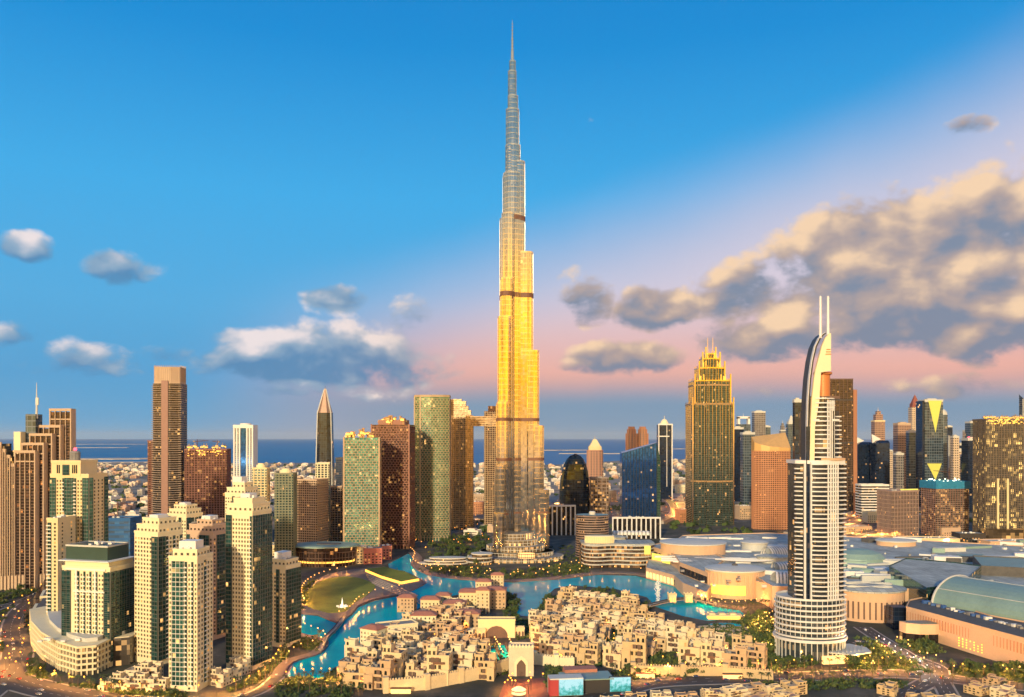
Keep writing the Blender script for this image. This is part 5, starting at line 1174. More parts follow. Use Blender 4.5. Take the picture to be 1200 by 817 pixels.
# ================================================================== lamps and cars
def lamp_mesh(mat, h=7.0, r=.42):
    p = MB(); p.tube([(0,0,0),(0,0,h)], .12, 5, 0, .07); p.lathe([(.22,0),(.22,.5),(.1,.6)], 6); 
    q = MB(); q.lathe([(0,h-.1),(r*.8,h+.15),(r,h+.5),(r*.7,h+.85),(0,h+1.0)], 8); return p.mesh('post', M_dark), q.mesh('lamp_globe', mat)
LA = {'warm': lamp_mesh(L_warm), 'goldmat': glow('sodium_lamp_glass', (1.0,.34,.03), 5.0), 'gold': lamp_mesh(glow('sodium_lamp_glass', (1.0,.34,.03), 5.0), 9, .55), 'cool': lamp_mesh(L_white, 6, .35)}
LAMPQ = []
def lamp(x, y, z, kind, label, group, power=0, pr=None): LAMPQ.append((hypot(x, y), x, y, z, kind, label, group, power))
def bulb(kind, power, t, loc):
    k = (kind, power)
    if k not in LA:
        l = bpy.data.lights.new('lamp_bulb', 'SPOT' if kind == 'gold' else 'POINT'); l.energy = power*(4 if kind == 'gold' else 2.0)
        if kind == 'gold': l.spot_size = radians(150); l.spot_blend = .6
        l.color = (1,.40,.08) if kind != 'cool' else (.8,.9,1); l.shadow_soft_size = .6; LA[k] = l
    link('bulb', LA[k], t, loc)
def build_lamps():
    LAMPQ.sort(key=lambda q: q[0]); pm, gm = MB(), MB(); far_ = link('distant_street_lamps', None, kind='stuff', label='small far street lamps along the roads behind the towers')
    for i, (_, x, y, z, kind, label, group, power) in enumerate(LAMPQ):
        h = 8.6 if kind == 'gold' else 8.4
        if i < 290:
            t = thing('street_lamp', label, 'street lamp', (x, y, z), 0, group); link('post', LA[kind][0], t); link('lamp_globe', LA[kind][1], t)
            if power: bulb(kind, power, t, (0, 0, h))
        else:
            pm.tube([(x, y, z), (x, y, z+8)], .14, 4, 0 if kind != 'gold' else 0); gm.lathe([(0,z+8),(.55,z+8.4),(.55,z+9),(0,z+9.3)], 6, x, y, 0 if kind == 'gold' else 1)
            if power: bulb(kind, power, far_, (x, y, z+h))
    pm.obj('posts', M_dark, far_); gm.obj('lamp_globes', [LA['goldmat'], L_warm], far_)
def linelamps(px, n, kind, label, group, z=0, off=0, power=0, world=None):
    for q, (x, y, a) in enumerate(linepalms(px, n, '', '', 0, off=off, kind=None, world=world)): lamp(x, y, z, kind, label+', %s along it' % ordw(q), group, power)
linelamps(None, 44, 'warm', 'lit lamp on the promenade along the far bank of the lake', 'lamps on the far lake promenade', 1.1, 3, 2500, north)
linelamps([(357,712),(353,700),(362,687),(384,677),(410,672)], 16, 'warm', 'lit lamp round the left rim of the park lawn', 'lamps round the park lawn', 1.3, 0, 14000)
linelamps([(394,728),(412,719),(420,709),(440,701),(466,696),(482,690)], 15, 'warm', 'lit lamp on the park quay facing the channel', 'lamps on the park quay', 1.3, 0, 2500)
linelamps([(336,778),(350,767),(374,760),(380,751),(356,741),(344,734)], 12, 'warm', 'lit lamp on the promenade below the low cream tower', 'lamps below the low cream tower', 1.2, 0, 2500)
linelamps([(200,824),(262,814),(296,806),(318,788),(330,768)], 12, 'gold', 'orange lamp on the street beside the cream towers', 'lamps beside the waterside cream towers', 0, 0, 6000)
linelamps([(330,803),(370,798),(410,800)], 8, 'gold', 'orange lamp at the bottom tip of the lake', 'lamps at the bottom tip of the lake', 0, 0, 4000)
linelamps([(-20,775),(20,790),(60,800),(120,812),(200,820)], 13, 'gold', 'orange lamp along the avenue at lower left', 'lamps along the lower left avenue', 0, 0, 5000)
linelamps([(6,800),(10,770),(8,740),(26,712),(60,690)], 12, 'gold', 'orange lamp on the road rising past the curved podium', 'lamps on the road past the curved podium', 0, 6, 4500)
linelamps([(700,806),(770,793),(860,789),(960,787),(1060,785),(1140,794),(1220,803)], 24, 'gold', 'orange lamp along the boulevard at lower right', 'lamps along the boulevard', 0, 0, 5000)
linelamps([(1100,792),(1064,770),(1035,752)], 9, 'cool', 'pale lamp on the road up to the mall entrance', 'lamps on the mall entrance road', 0, 6, 1500)
linelamps([(806,700),(830,712),(868,714),(905,708)], 16, 'warm', 'lamp on the waterfront terrace before the mall', 'lamps on the mall waterfront', 0, 4, 3000)
XR = HW[7:]; HW = HW[:7]
for j, P in enumerate(XR): linelamps(None, 12, 'gold', 'orange lamp on the %s road of the tangle ' % ordw(j)+('left of the stepped hotel' if j < 5 else 'right of the sail-topped hotel' if j < 9 else 'behind the mall roofs' if j < 12 else 'left of the tallest tower'), 'mast lamps of interchange roads %s' % ordw(j), (0,4,7,2,0,7,2,5,0,3,7,0,4,0)[j], 6, 520000, P)
for j, P in enumerate(HW): linelamps(None, (34,10,30,24,14,14,22)[j], 'gold', 'orange lamp on '+['the wide highway behind the mall','the street right of the grove','the curving highway ramp at right','the road under the blue wedge tower','the street by the latticed towers','the road behind the linked towers','the far road beyond the wedge tower'][j], 'highway lamps %s' % ['behind the mall','by the grove','on the ramp','under the wedge tower','by the latticed towers','behind the linked towers','beyond the wedge'][j], 0, 0, (60000,20000,60000,60000,12000,30000,70000)[j], P)
def car_meshes():
    out = []
    for nm, c in (('white',(.7,.7,.7)),('silver',(.4,.4,.42)),('black',(.03,.03,.035)),('red',(.35,.03,.03)),('blue',(.05,.10,.25))):
        b = MB(); prof = [(-2.2,.35),(2.2,.35),(2.25,.75),(1.25,.9),(.6,1.4),(-1.2,1.42),(-1.9,.95),(-2.25,.85)]; n = len(prof)
        b.add([(x,-.9,z) for x, z in prof]+[(x,.9,z) for x, z in prof], [(i,(i+1)%n,n+(i+1)%n,n+i) for i in range(n)]+[tuple(reversed(range(n))), tuple(range(n,2*n))])
        g_ = MB(); q = [(1.15,.92),(.58,1.34),(-1.15,1.36),(-1.75,.96)]; g_.add([(x,-.92,z) for x, z in q]+[(x,.92,z) for x, z in q], [(3,2,1,0),(4,5,6,7),(0,1,5,4),(2,3,7,6)])
        w = MB()
        for x in (-1.35,1.35):
            for y in (-.82,.82): w.tube([(x,y-.12,.34),(x,y+.12,.34)], .34, 8)
        h = MB(); h.box(2.24,-.62,.6,.1,.35,.2); h.box(2.24,.62,.6,.1,.35,.2); r = MB(); r.box(-2.27,-.6,.7,.1,.45,.2); r.box(-2.27,.6,.7,.1,.45,.2)
        out.append((nm, b.mesh('body', plain('car_paint_'+nm, c, .25, .2, var=.02)), g_.mesh('windows', M_pane), w.mesh('wheels', M_dark), h.mesh('headlights', glow('headlight', (1,.75,.4), 4)), r.mesh('tail_lights', glow('tail_light', (1,.04,.02), 3))))
    return out
CARS = car_meshes(); 
def cars_on(P, w, n, where, seed, e=0):
    r = random.Random(seed); L = [0]
    for i in range(1, len(P)): L.append(L[-1]+hypot(P[i][0]-P[i-1][0], P[i][1]-P[i-1][1]))
    for k in range(n):
        d = L[-1]*(k+r.uniform(.1,.9))/n; i = min(max(j for j in range(len(L)) if L[j] <= d), len(P)-2); u = (d-L[i])/(L[i+1]-L[i] or 1); a = atan2(P[i+1][1]-P[i][1], P[i+1][0]-P[i][0])
        ln = r.choice((-.38,-.12,.12,.38)); x = P[i][0]+(P[i+1][0]-P[i][0])*u-sin(a)*ln*w; y = P[i][1]+(P[i+1][1]-P[i][1])*u+cos(a)*ln*w
        if not (-.66*y < x < .66*y and y > 540): continue
        c = r.choice(CARS); t = thing('car', '%s car with lights on, %s along %s' % (c[0], ordw(k), where), 'car', (x, y, .22+e), a+(pi if ln > 0 else 0), 'cars on '+where)
        for nm, me in zip(('body','windows','wheels','headlights','tail_lights'), c[1:]): link(nm, me, t)
for i, (n, where) in enumerate([(24,'the avenue at lower left'),(22,'the road rising past the curved podium'),(3,'the side road by the arcade'),(4,'the street beside the cream towers'),(24,'the boulevard at lower right'),(9,'the mall entrance road'),(3,'the loop by the hotel canopy'),(2,'the short road at the bottom right'),(50,'the wide highway behind the mall'),(5,'the street right of the grove'),(44,'the curving highway ramp'),(24,'the road under the blue wedge tower')]):
    cars_on(ROADS[i][0], ROADS[i][1], n, where, 100+i)
for j in range(14): cars_on(ROADS[-14+j][0], 18, 5, '%s tangle road %s' % (ordw(j), 'left of the stepped hotel' if j < 5 else 'right of the sail hotel' if j < 9 else 'behind the mall' if j < 12 else 'left of the tallest tower'), 300+j, .12+(0,4,7,2,0,7,2,5,0,3,7,0,4,0)[j])
# ================================================================== arena, mall, low buildings
def build_opera():
    ox, oy = at(377, 664); t = thing('boat_shaped_opera_house', 'boat-shaped dark glass hall with a flat teal roof above the park', 'opera house', (ox, oy, 0)); k = oy/F
    def hull(s, a=44, b=30): 
        pts = []
        for i in range(28):
            q = 2*pi*i/28; pts.append((a*k*s*cos(q)*(1 if cos(q) > 0 else .95)*.95, b*s*sin(q)+18))
        return pts
    m = MB(); H = 30; m.prism(hull(.80), 0, H-3, 0, poly2=hull(.93)); m.obj('glass_hall', glass('opera_glass', (.05,.035,.03), .15, .2, .16, (4,4.5), es=2.2, litc=(1,.40,.10)), t)
    m = MB(); m.prism(hull(1.0), H-3, H-1.4, 0, True, True); m.prism(hull(.99), H-1.4, H, 0, poly2=hull(.9)); m.obj('roof', M_teal, t)
    m = MB(); m.prism([(x*.35+6, (y-18)*.35+16) for x, y in hull(1)], H, H+1, 0); m.obj('roof_skylight', M_roofdark, t)
    m = MB(); 
    for z, s in ((6,.83),(12,.855),(20,.90)): m.prism(offset(hull(s), .8), z, z+.8, 0, True, True)
    fins(m, hull(.88), 0, H-3, 5, .8, .5); m.obj('ribs', M_dkstone, t)
    m = MB(); m.box(11*k, -3.5, 2, 10*k, 2, 13); m.obj('lit_foyer', L_shop, t)
    m = MB(); m.prism(offset(hull(.84), .5), 5.2, 7.4, 0, True, True); m.obj('lit_strip', L_gold, t)
build_opera()
def flatblock(name, label, px, w, d, h, rz=0, wall=M_peach, roof=M_blueroof, z=0, cat='building', winb=True, Y=None, group=None, gl=None):
    x, y = (X(px[0], Y), Y) if Y else at(*px); t = thing(name, label, cat, (x, y, z), rz, group); m = MB(); m.prism(rect(w, d), 0, h, 0, mtop=1); m.wallring(offset(rect(w, d), .3), .6, h-.6, h+1); m.obj('wall', [wall, roof], t)
    if winb:
        c = []; n = max(2, int(w/4.5)); nf = max(1, int(h/4))
        facade(t, (-w/2,-d/2), (w/2,-d/2), .5, nf*4, 'w'*n, c, 4.0, min(2.8, w/n*.6), 2.2, (wall, gl or G_dark, wall), .15); n2 = max(2, int(d/5)); facade(t, (w/2,-d/2), (w/2,d/2), .5, nf*4, 'w'*n2, c, 4, 2.4, 2.2, (wall, G_dark, wall), .15); put_windows(t, c, wall, 60)
    if winb: roofkit(t, w*.8, d*.8, h, M_white, int(w*7+h))
    return t
flatblock('pink_block', 'pink lit restaurant block right of the boat-shaped hall', (437,660), 26, 18, 22, radians(10), plain('pink_lit_wall', (.45,.16,.13)))
flatblock('pink_block', 'second pink block with a white frame, under the green latticed tower', (452,655), 18, 18, 20, radians(10), plain('pink_lit_wall'    , (.45,.16,.13)))
flatblock('cream_frame_block', 'cream framed low block under the red latticed tower', (424,660), 14, 16, 24, radians(6), M_cream2)
flatblock('low_hall', 'long cream low building with a flat roof behind the low cream tower', (328,650), 60, 26, 16, radians(-6), M_cream)
# fashion avenue: wavy terraces
def build_avenue():
    Y = 1130; k = Y/F; t = thing('wavy_terrace_building', 'low building with four wavy white terrace bands and lit shops on the lake', 'shopping arcade', (X(720, Y), Y, 0)); x = lambda px: (px-720)*k
    z0 = 0
    def plan(o): 
        P = [(682,10),(684,-6),(690,-14),(700,-16),(712,-11),(722,-10),(735,-14),(748,-15),(760,-9),(768,2)]
        F_ = smooth([(x(a), b-o) for a, b in P], 3); return F_+[(x(768), 40), (x(682), 40)]
    for i in range(6):
        z = i*5.2; m = MB(); m.prism(plan(-2.2-i*.6), z, z+5.2, 0); m.obj('shopfront', glass('shop_glass', (.07,.05,.04), .2, .1, .55, (3.6,5.2), es=1.9, litc=(1,.45,.12)), t)
        m = MB(); m.prism(plan(2.0-i*.7), z+4.3, z+5.6, 0, True, True); m.obj('terrace_band', M_paleroof, t)
    m = MB(); m.prism(plan(-6), 31.6, 33, 0); m.obj('roof', M_blueroof, t)
    m = MB(); P = ell(17*k, 9, 24, x(703), 6); m.prism(P, 32, 42, 0); o = m.obj('roof_drum', M_cream, t); m = MB(); fins(m, P, 32, 43, 3, .7, .5); m.prism(offset(P, .8), 42, 43.2, 0, True, True); m.obj('drum_ribs', M_cream2, o)
    m = MB(); m.box(x(757), -12.5, 19, 8*k*.9, 1.2, 12); m.obj('lit_screen', L_yel, t)
    # round grey banded tower behind
    Y2 = 1215; t = thing('banded_round_tower', 'round grey tower ringed with brown louvre bands, behind the wavy terraces', 'tower', (X(694, Y2), Y2, 0)); P = ell(19*Y2/F, 17, 32); H = Z(603, Y2); m = MB(); m.prism(P, 0, H, 0, mtop=1); m.obj('glazing', [G_dark, M_teal], t)
    m = MB(); slabs(m, P, 2, H, 3.6, .9, 1.5); m.obj('louvre_bands', plain('mauve_louvre', (.25,.19,.17), .6), t); m = MB(); m.lathe([(5,H),(5,H+4),(4,H+5),(0,H+5)], 14, 0, 0); m.obj('roof_drum', M_paleroof, t)
build_avenue()
def build_burj_podium():
    for i, (px, w, d, h, lab) in enumerate([((520,662),70,26,11,'left part with tilted white roof terraces'),((560,661),40,30,16,'taller part with white parapets')]):
        x, y = at(*px); t = thing('stepped_annex', 'low stepped annex under the tallest tower, '+lab, 'building', (x, y, 0)); P = ell(w/2, d/2, 20)
        for j in range(3):
            m = MB(); Q = [(a*(1-.13*j)+j*3, b*(1-.1*j)) for a, b in P]; m.prism(Q, h*j/3, h*(j+1)/3-.8, 0); m.obj('glazing', glass('annex_glass', (.07,.06,.05), .2, .1, .25, (4,4), es=1.5), t)
            m = MB(); m.prism(offset(Q, 1.2), h*(j+1)/3-1.4, h*(j+1)/3, 0, True, True); m.obj('terrace_band', M_paleroof, t)
build_burj_podium()
def build_mall():
    t = thing('shopping_mall', 'huge shopping mall with peach walls, blue-grey metal roofs and round drums behind the sail-topped hotel', 'shopping mall', (0, 900, 0)); Y0 = 900
    def W(px, py, z): a = at(px, py, z); return (a[0], a[1]-Y0)
    def vol(name, pts, h, wall=M_peach, roof=M_blueroof, z0=0):
        P = ccw([W(a, b, h) for a, b in pts]); m = MB(); m.prism(P, z0, h, 0, mtop=1); m.wallring(offset(P, .3), .7, h-.5, h+1.2); return m.obj(name, [wall, roof], t), P
    lowroof = vol('main_roof', [(775,646),(800,628),(900,625),(1010,630),(1230,642),(1230,700),(1140,692),(1000,690),(905,688),(872,668),(845,662),(800,660)], 24, M_peach, M_blueroof)[0]
    # disc roofed halls
    def disc(px, py, h, rx, ry, nm, wall, roofm, dome=2.5, fin=False, hh=0):
        cx_, cy_ = W(px, py, h); m = MB(); P = ell(rx, ry, 40, cx_, cy_); m.prism(P, hh, h, 0); o = m.obj(nm, wall, t)
        m = MB(); m.prism(offset(P, 1.6), h, h+1.6, 0, True, True); m.lathe([(rx,h+1.6),(rx*.8,h+1.7+dome*.4),(rx*.4,h+1.7+dome*.85),(0,h+1.7+dome)], 40, cx_, cy_, sy=ry/rx); m.obj('disc_roof', roofm, o)
        if fin: m = MB(); fins(m, P, hh, h-2, 3.4, 1.0, 1.0); m.obj('fins', wall, o)
        return cx_, cy_, o
    disc(812, 636, 38, 44, 36, 'lakeside_drum', M_peach, M_paleroof, 3)
    cx_, cy_, o = disc(861, 667, 30, 33, 27, 'screen_drum', M_peach, M_paleroof, 3, True)
    m = MB(); 
    for i in range(14):
        a0, a1 = radians(205+i*5.2), radians(205+(i+1)*5.2); m.add([(cx_+34.6*cos(a),cy_+28.6*sin(a),z) for a, z in ((a0,4.5),(a1,4.5),(a1,15.5),(a0,15.5))], [(0,1,2,3)])
    m.obj('lit_screen', L_yel, o)
    m = MB(); m.lathe([(5,33),(3,36),(0,37)], 8, cx_, cy_); m.obj('skylight', M_roofdark, o)
    disc(884, 636, 34, 18, 16, 'tall_drum', M_paleroof, M_paleroof, 2); disc(906, 653, 30, 20, 14, 'low_drum', M_paleroof, M_blueroof, 2)
    disc(1050, 634, 30, 28, 20, 'rear_drum', M_peach, M_paleroof, 2, False); disc(718, 630, 27, 20, 14, 'left_drum', M_paleroof, M_blueroof, 2)
    # lit window wall by the lake and connecting wing
    o, P = vol('lake_wing', [(760,640),(790,650),(797,660),(829,672),(850,655),(800,632)], 26)
    o2, P2 = vol('lower_lake_terrace', [(757,666),(790,675),(800,684),(828,695),(834,686),(820,676),(790,662),(760,656)], 13)
    m = MB(); a_, b_ = W(764,650,20), W(787,655,20); L = hypot(b_[0]-a_[0], b_[1]-a_[1]); m.box((a_[0]+b_[0])/2-.5, (a_[1]+b_[1])/2-4.5, 13, L, 1.2, 10, atan2(b_[1]-a_[1], b_[0]-a_[0])); m.obj('lit_window', L_yel, o)
    def wallwins(p, q, z0, h, n, par, mat=M_pane, w=.6, out=.35):
        a, b = W(*p), W(*q); L = hypot(b[0]-a[0], b[1]-a[1]); an = atan2(b[1]-a[1], b[0]-a[0])
        for i in range(n):
            u = (i+.5)/n; m = MB(); m.box(0, 0, 0, L/n*w, .8, h); m.obj('window', mat, par, (a[0]+(b[0]-a[0])*u+sin(an)*out, a[1]+(b[1]-a[1])*u-cos(an)*out, z0), an)
    wallwins((760,640,26), (790,650,26), 15, 6, 5, o, G_dark, .7); wallwins((797,660,26), (829,672,26), 14, 8, 9, o, G_dark, .8)
    wallwins((757,666,13), (790,675,13), 2, 7, 8, o2, L_shop, .6); wallwins((790,675,13), (828,695,13), 2, 7, 14, o2, glass('terrace_glass', (.05,.05,.05), .2, .2, .5, (4,4), es=1.6), .75)
    # right part of the front: square windows beside hotel, drum with slots, long wall
    o, P = vol('window_wing', [(886,682),(935,694),(948,722),(948,700),(1000,690),(905,672),(886,672)], 22)
    wallwins((888,682,22), (934,694,22), 12, 6.5, 5, o, w=.72); wallwins((888,682,22), (934,694,22), 3, 4, 6, o, L_shop, .5)
    cx_, cy_, o = disc(1019, 690, 29, 34, 26, 'slotted_drum', M_peach, M_blueroof, 3)
    for i in range(13):
        a = radians(215+i*9.2); m = MB(); m.box(0, 0, 0, 1.5, .9, 17); m.obj('window', M_dkstone, o, (cx_+34.2*cos(a), cy_+26.2*sin(a), 3), a+pi/2)
    m = MB(); 
    for i, (qx, qy, rr_) in enumerate(((-12,-6,9),(8,-10,7),(14,6,8),(-6,10,10))): m.wallring(ell(rr_*1.5, rr_*.5, 20, cx_+qx, cy_+qy), 1.2, 30, 33.6+.1*i)
    m.obj('roof_gardens', M_paleroof, o)
    o, P = vol('long_front_wall', [(1062,712),(1100,722),(1150,736),(1230,757),(1230,735),(1160,722),(1085,700),(1066,704)], 24, M_peach, M_roofdark)
    wallwins((1063,712,24), (1229,757,24), 12, 8.5, 46, o, M_terr, .22)
    m = MB(); lw = random.Random(3)
    o_ = o
    for r_ in range(4):
        for c_ in range(7):
            a, b = W(1123,728.6,24), W(1150,736,24); u = c_/6; 
            if lw.random() < .85: m = MB(); m.box(0,0,0,1.0,.5,1.0); m.obj('lit_window', L_gold, o_, (a[0]+(b[0]-a[0])*u+.25, a[1]+(b[1]-a[1])*u-.6, 3+r_*2.2), atan2(b[1]-a[1], b[0]-a[0]))
    o, P = vol('projecting_wall', [(1152,737),(1230,763),(1230,757),(1152,733)], 20, M_terr, M_peach)
    ex, ey = W(1085,733,14); m = MB(); P = [(ex-22,ey+4),(ex-20,ey-4),(ex-10,ey-9),(ex+4,ey-9),(ex+17,ey-5),(ex+20,ey+6)]; m.prism(P, 8, 17, 0, True, True); o = m.obj('entrance_drum', M_peach, t); m = MB(); m.prism([(a*.97+ex*.03, b*.97+ey*.03+1) for a, b in P], 0, 8, 0); m.obj('entrance_glazing', G_dark, o); m = MB(); m.prism([(a*.8+ex*.2, b*.8+ey*.2) for a, b in P], 17, 17.6, 0); m.obj('roof_garden', G_green, o)
    m = MB(); a = W(1045,713,20); m.box(a[0]+8, a[1]+6, 0, 14, 14, 21, 0); m.obj('dark_link', G_navy, t)
    # barrel vault
    p0 = Vector((*W(1092,708,24), 24)); p1 = Vector((*W(1180,724,24), 24)); ridge = Vector((*W(1112,668,47), 0)); ax = (p1-p0).normalized(); L = (p1-p0).length+20
    perp = Vector((-ax.y, ax.x, 0)); wd = 82.0; n = 18; m = MB(); vs, fs = [], []; g_ = MB()
    for s_ in (0, 1):
        for i in range(n+1):
            q = pi*i/n; p = p0+ax*L*s_+perp*(wd/2-wd/2*cos(q)); vs.append((p.x, p.y, 22+25*sin(q)))
    m.add(vs, [(i, n+1+i, n+2+i, i+1) for i in range(n)]); m.add(vs[:n+1], [tuple(reversed(range(n+1)))]); m.obj('barrel_vault', M_teal, t)
    g_.add([(x+ax.x*.1, y+ax.y*.1, z) for x, y, z in vs[n+1:]], [tuple(range(n+1))]); g_.obj('vault_gable', M_cream2, t)
    e = MB()
    for s_ in (0, 1): e.tube([(x, y, z+.3) for x, y, z in vs[s_*(n+1):(s_+1)*(n+1)]], 1.1, 5)
    for i in (4, 9, 14): e.tube([(vs[i][0],vs[i][1],vs[i][2]+.1),(vs[n+1+i][0],vs[n+1+i][1],vs[n+1+i][2]+.1)], .35, 4)
    e.obj('vault_trim', M_paleroof, t)
    # other roofs
    o, P = vol('dark_flat_hall', [(1042,664),(1062,655),(1120,660),(1150,664),(1128,684),(1086,690)], 36, G_dkgreen, M_blueroof)
    o, P = vol('rear_hall', [(1140,652),(1230,656),(1230,668),(1150,664)], 34, M_roofdark, M_teal)
    m = MB(); a = W(1006,653,30); m.lathe([(34,24),(33,30),(27,36),(14,40),(0,41.5)], 28, a[0], a[1], sy=.75); m.obj('smooth_dome', M_teal, t)
    for (px, py, L_, wd_, h_, ang, nn) in ((928,676,34,22,11,-.25,9),(915,646,46,26,13,.35,12),(925,660,40,18,8,.3,10),(740,622,60,16,6,-.1,10)):
        a = W(px, py, 30); m = MB(); rb = MB(); n_ = 10
        for j in range(nn):
            u0, u1 = j/nn, (j+.62)/nn; vs = []
            for u in (u0, u1):
                for i in range(n_+1): q = pi*i/n_; vs.append((a[0]+(u-.5)*L_*cos(ang)-wd_/2*cos(q)*sin(-ang)*-1*-1, a[1]+(u-.5)*L_*sin(ang)-wd_/2*cos(q)*cos(ang), 24+h_*sin(q)))
            rb.add(vs, [(i, n_+1+i, n_+2+i, i+1) for i in range(n_)])
        vs = []
        for u in (0, 1):
            for i in range(n_+1): q = pi*i/n_; vs.append((a[0]+(u-.5)*L_*cos(ang)-wd_/2*cos(q)*sin(ang)*1, a[1]+(u-.5)*L_*sin(ang)-(wd_/2-.5)*cos(q)*cos(ang), 23.4+h_*sin(q)))
        m.add(vs, [(i, n_+1+i, n_+2+i, i+1) for i in range(n_)]+[tuple(range(n_+1)), tuple(range(n_+1, 2*n_+2))]); o = m.obj('ribbed_vault', M_blueroof, t); rb.obj('roof_ribs', M_white, o)
    r = random.Random(44)
    for i in range(34):   # skylight strips
        m = MB(); a = W(835+r.uniform(-55,90), 630+r.uniform(-1,30), 25); m.box(a[0], a[1], 24, r.uniform(18,44), 3, 2.2, r.uniform(-.3,.3)); m.obj('skylight_strip', M_white, t)
    for i in range(70):
        px_, py_ = r.uniform(905,1215), r.uniform(632,690)
        if 1085 < px_ and py_ > 660: continue
        a = W(px_, py_, 25); m = MB(); m.box(a[0], a[1], 24, r.uniform(8,50), r.uniform(3,16), r.uniform(1.5,7), r.uniform(-.5,.3)); m.obj('roof_block', r.choice((M_white, M_paleroof, M_roofdark, M_teal)), t)
    for i in range(95):
        a = W(r.uniform(780,1200), r.uniform(628,692), 25); m = MB(); m.box(0, 0, 0, r.uniform(2,5), r.uniform(2,5), r.uniform(1.2,3.2)); m.obj('roof_plant', r.choice((M_white, M_paleroof, M_roofgrey)), t, (a[0], a[1], 24))
    for i in range(26):
        a = W(1085+i*5.2, 712+i*1.35-6, 25); m = MB(); m.box(0, 0, 0, r.uniform(3,7), 3, r.uniform(1,3), r.uniform(-.5,.3)); m.obj('roof_plant', r.choice((M_white, plain('blue_tarpaulin', (.04,.12,.35)), M_roofgrey)), t, (a[0], a[1], 24))
    # curved steel roof bands over the middle of the mall
    for i in range(9):
        m = MB(); a = W(868, 652, 28); rr_ = 22+i*3.6; pts = [(a[0]+4+rr_*cos(q)*1.25, a[1]+18-rr_*sin(q)*1.15, 26+i*.25) for q in [pi*.12+pi*.62*j/12 for j in range(13)]]; m.tube(pts, .9, 4); m.obj('roof_rib', M_paleroof if i % 2 else M_white, t)
build_mall()
flatblock('sand_lowrise', 'beige low building with a lit base behind the hotel shaft near the ramp', (1000,624), 60, 24, 12, .1, M_beige)
flatblock('sand_lowrise', 'beige rounded depot on the far side of the mall roofs', (1088,640), 90, 26, 14, -.1, M_cream)
flatblock('dark_lowrise', 'dark boxy office below the lit unfinished block', (1135,640), 44, 26, 22, 0, M_dark)
flatblock('pale_lowrise', 'orange-walled long building with a pale roof at the right edge', (1180,645), 80, 30, 16, .1, M_peach, M_paleroof)
r = random.Random(12)
names_ = ['between the stepped hotel and the blue wedge tower','at the foot of the navy framed tower','right of the blue wedge tower by the orange road','behind the open gridded block','left of the sloping-roof hotel','under the tall dark slab tower','beside the ribbed office block','between the ribbed block and the netted block','below the netted block','behind the linked towers under the bridge','left of the linked towers','right of the curved dark building','near the pyramid-roofed tower','left of the netted block, set back','right of the navy framed tower, set back','in front of the stepped hotel','behind the boat-shaped hall','at the foot of the gridded block','below the pointed black tower','left of the dark red unfinished tower','right of the dark red unfinished tower']
spots_ = [(790,572),(783,566),(801,612),(707,592),(872,608),(990,598),(1025,612),(1080,618),(1110,628),(562,590),(556,602),(668,610),(715,588),(1072,602),(797,578),(868,600),(352,638),(392,622),(385,600),(210,640),(282,640)]
for (px, py), nm in zip(spots_, names_):
    flatblock('mid_rise_block', 'mid-rise block '+nm, (px, py), r.uniform(26,46), r.uniform(18,28), r.uniform(14,36), r.uniform(-.4,.4), r.choice((M_beige, M_cream2, M_terr, M_conc, M_pink)), M_roofgrey)
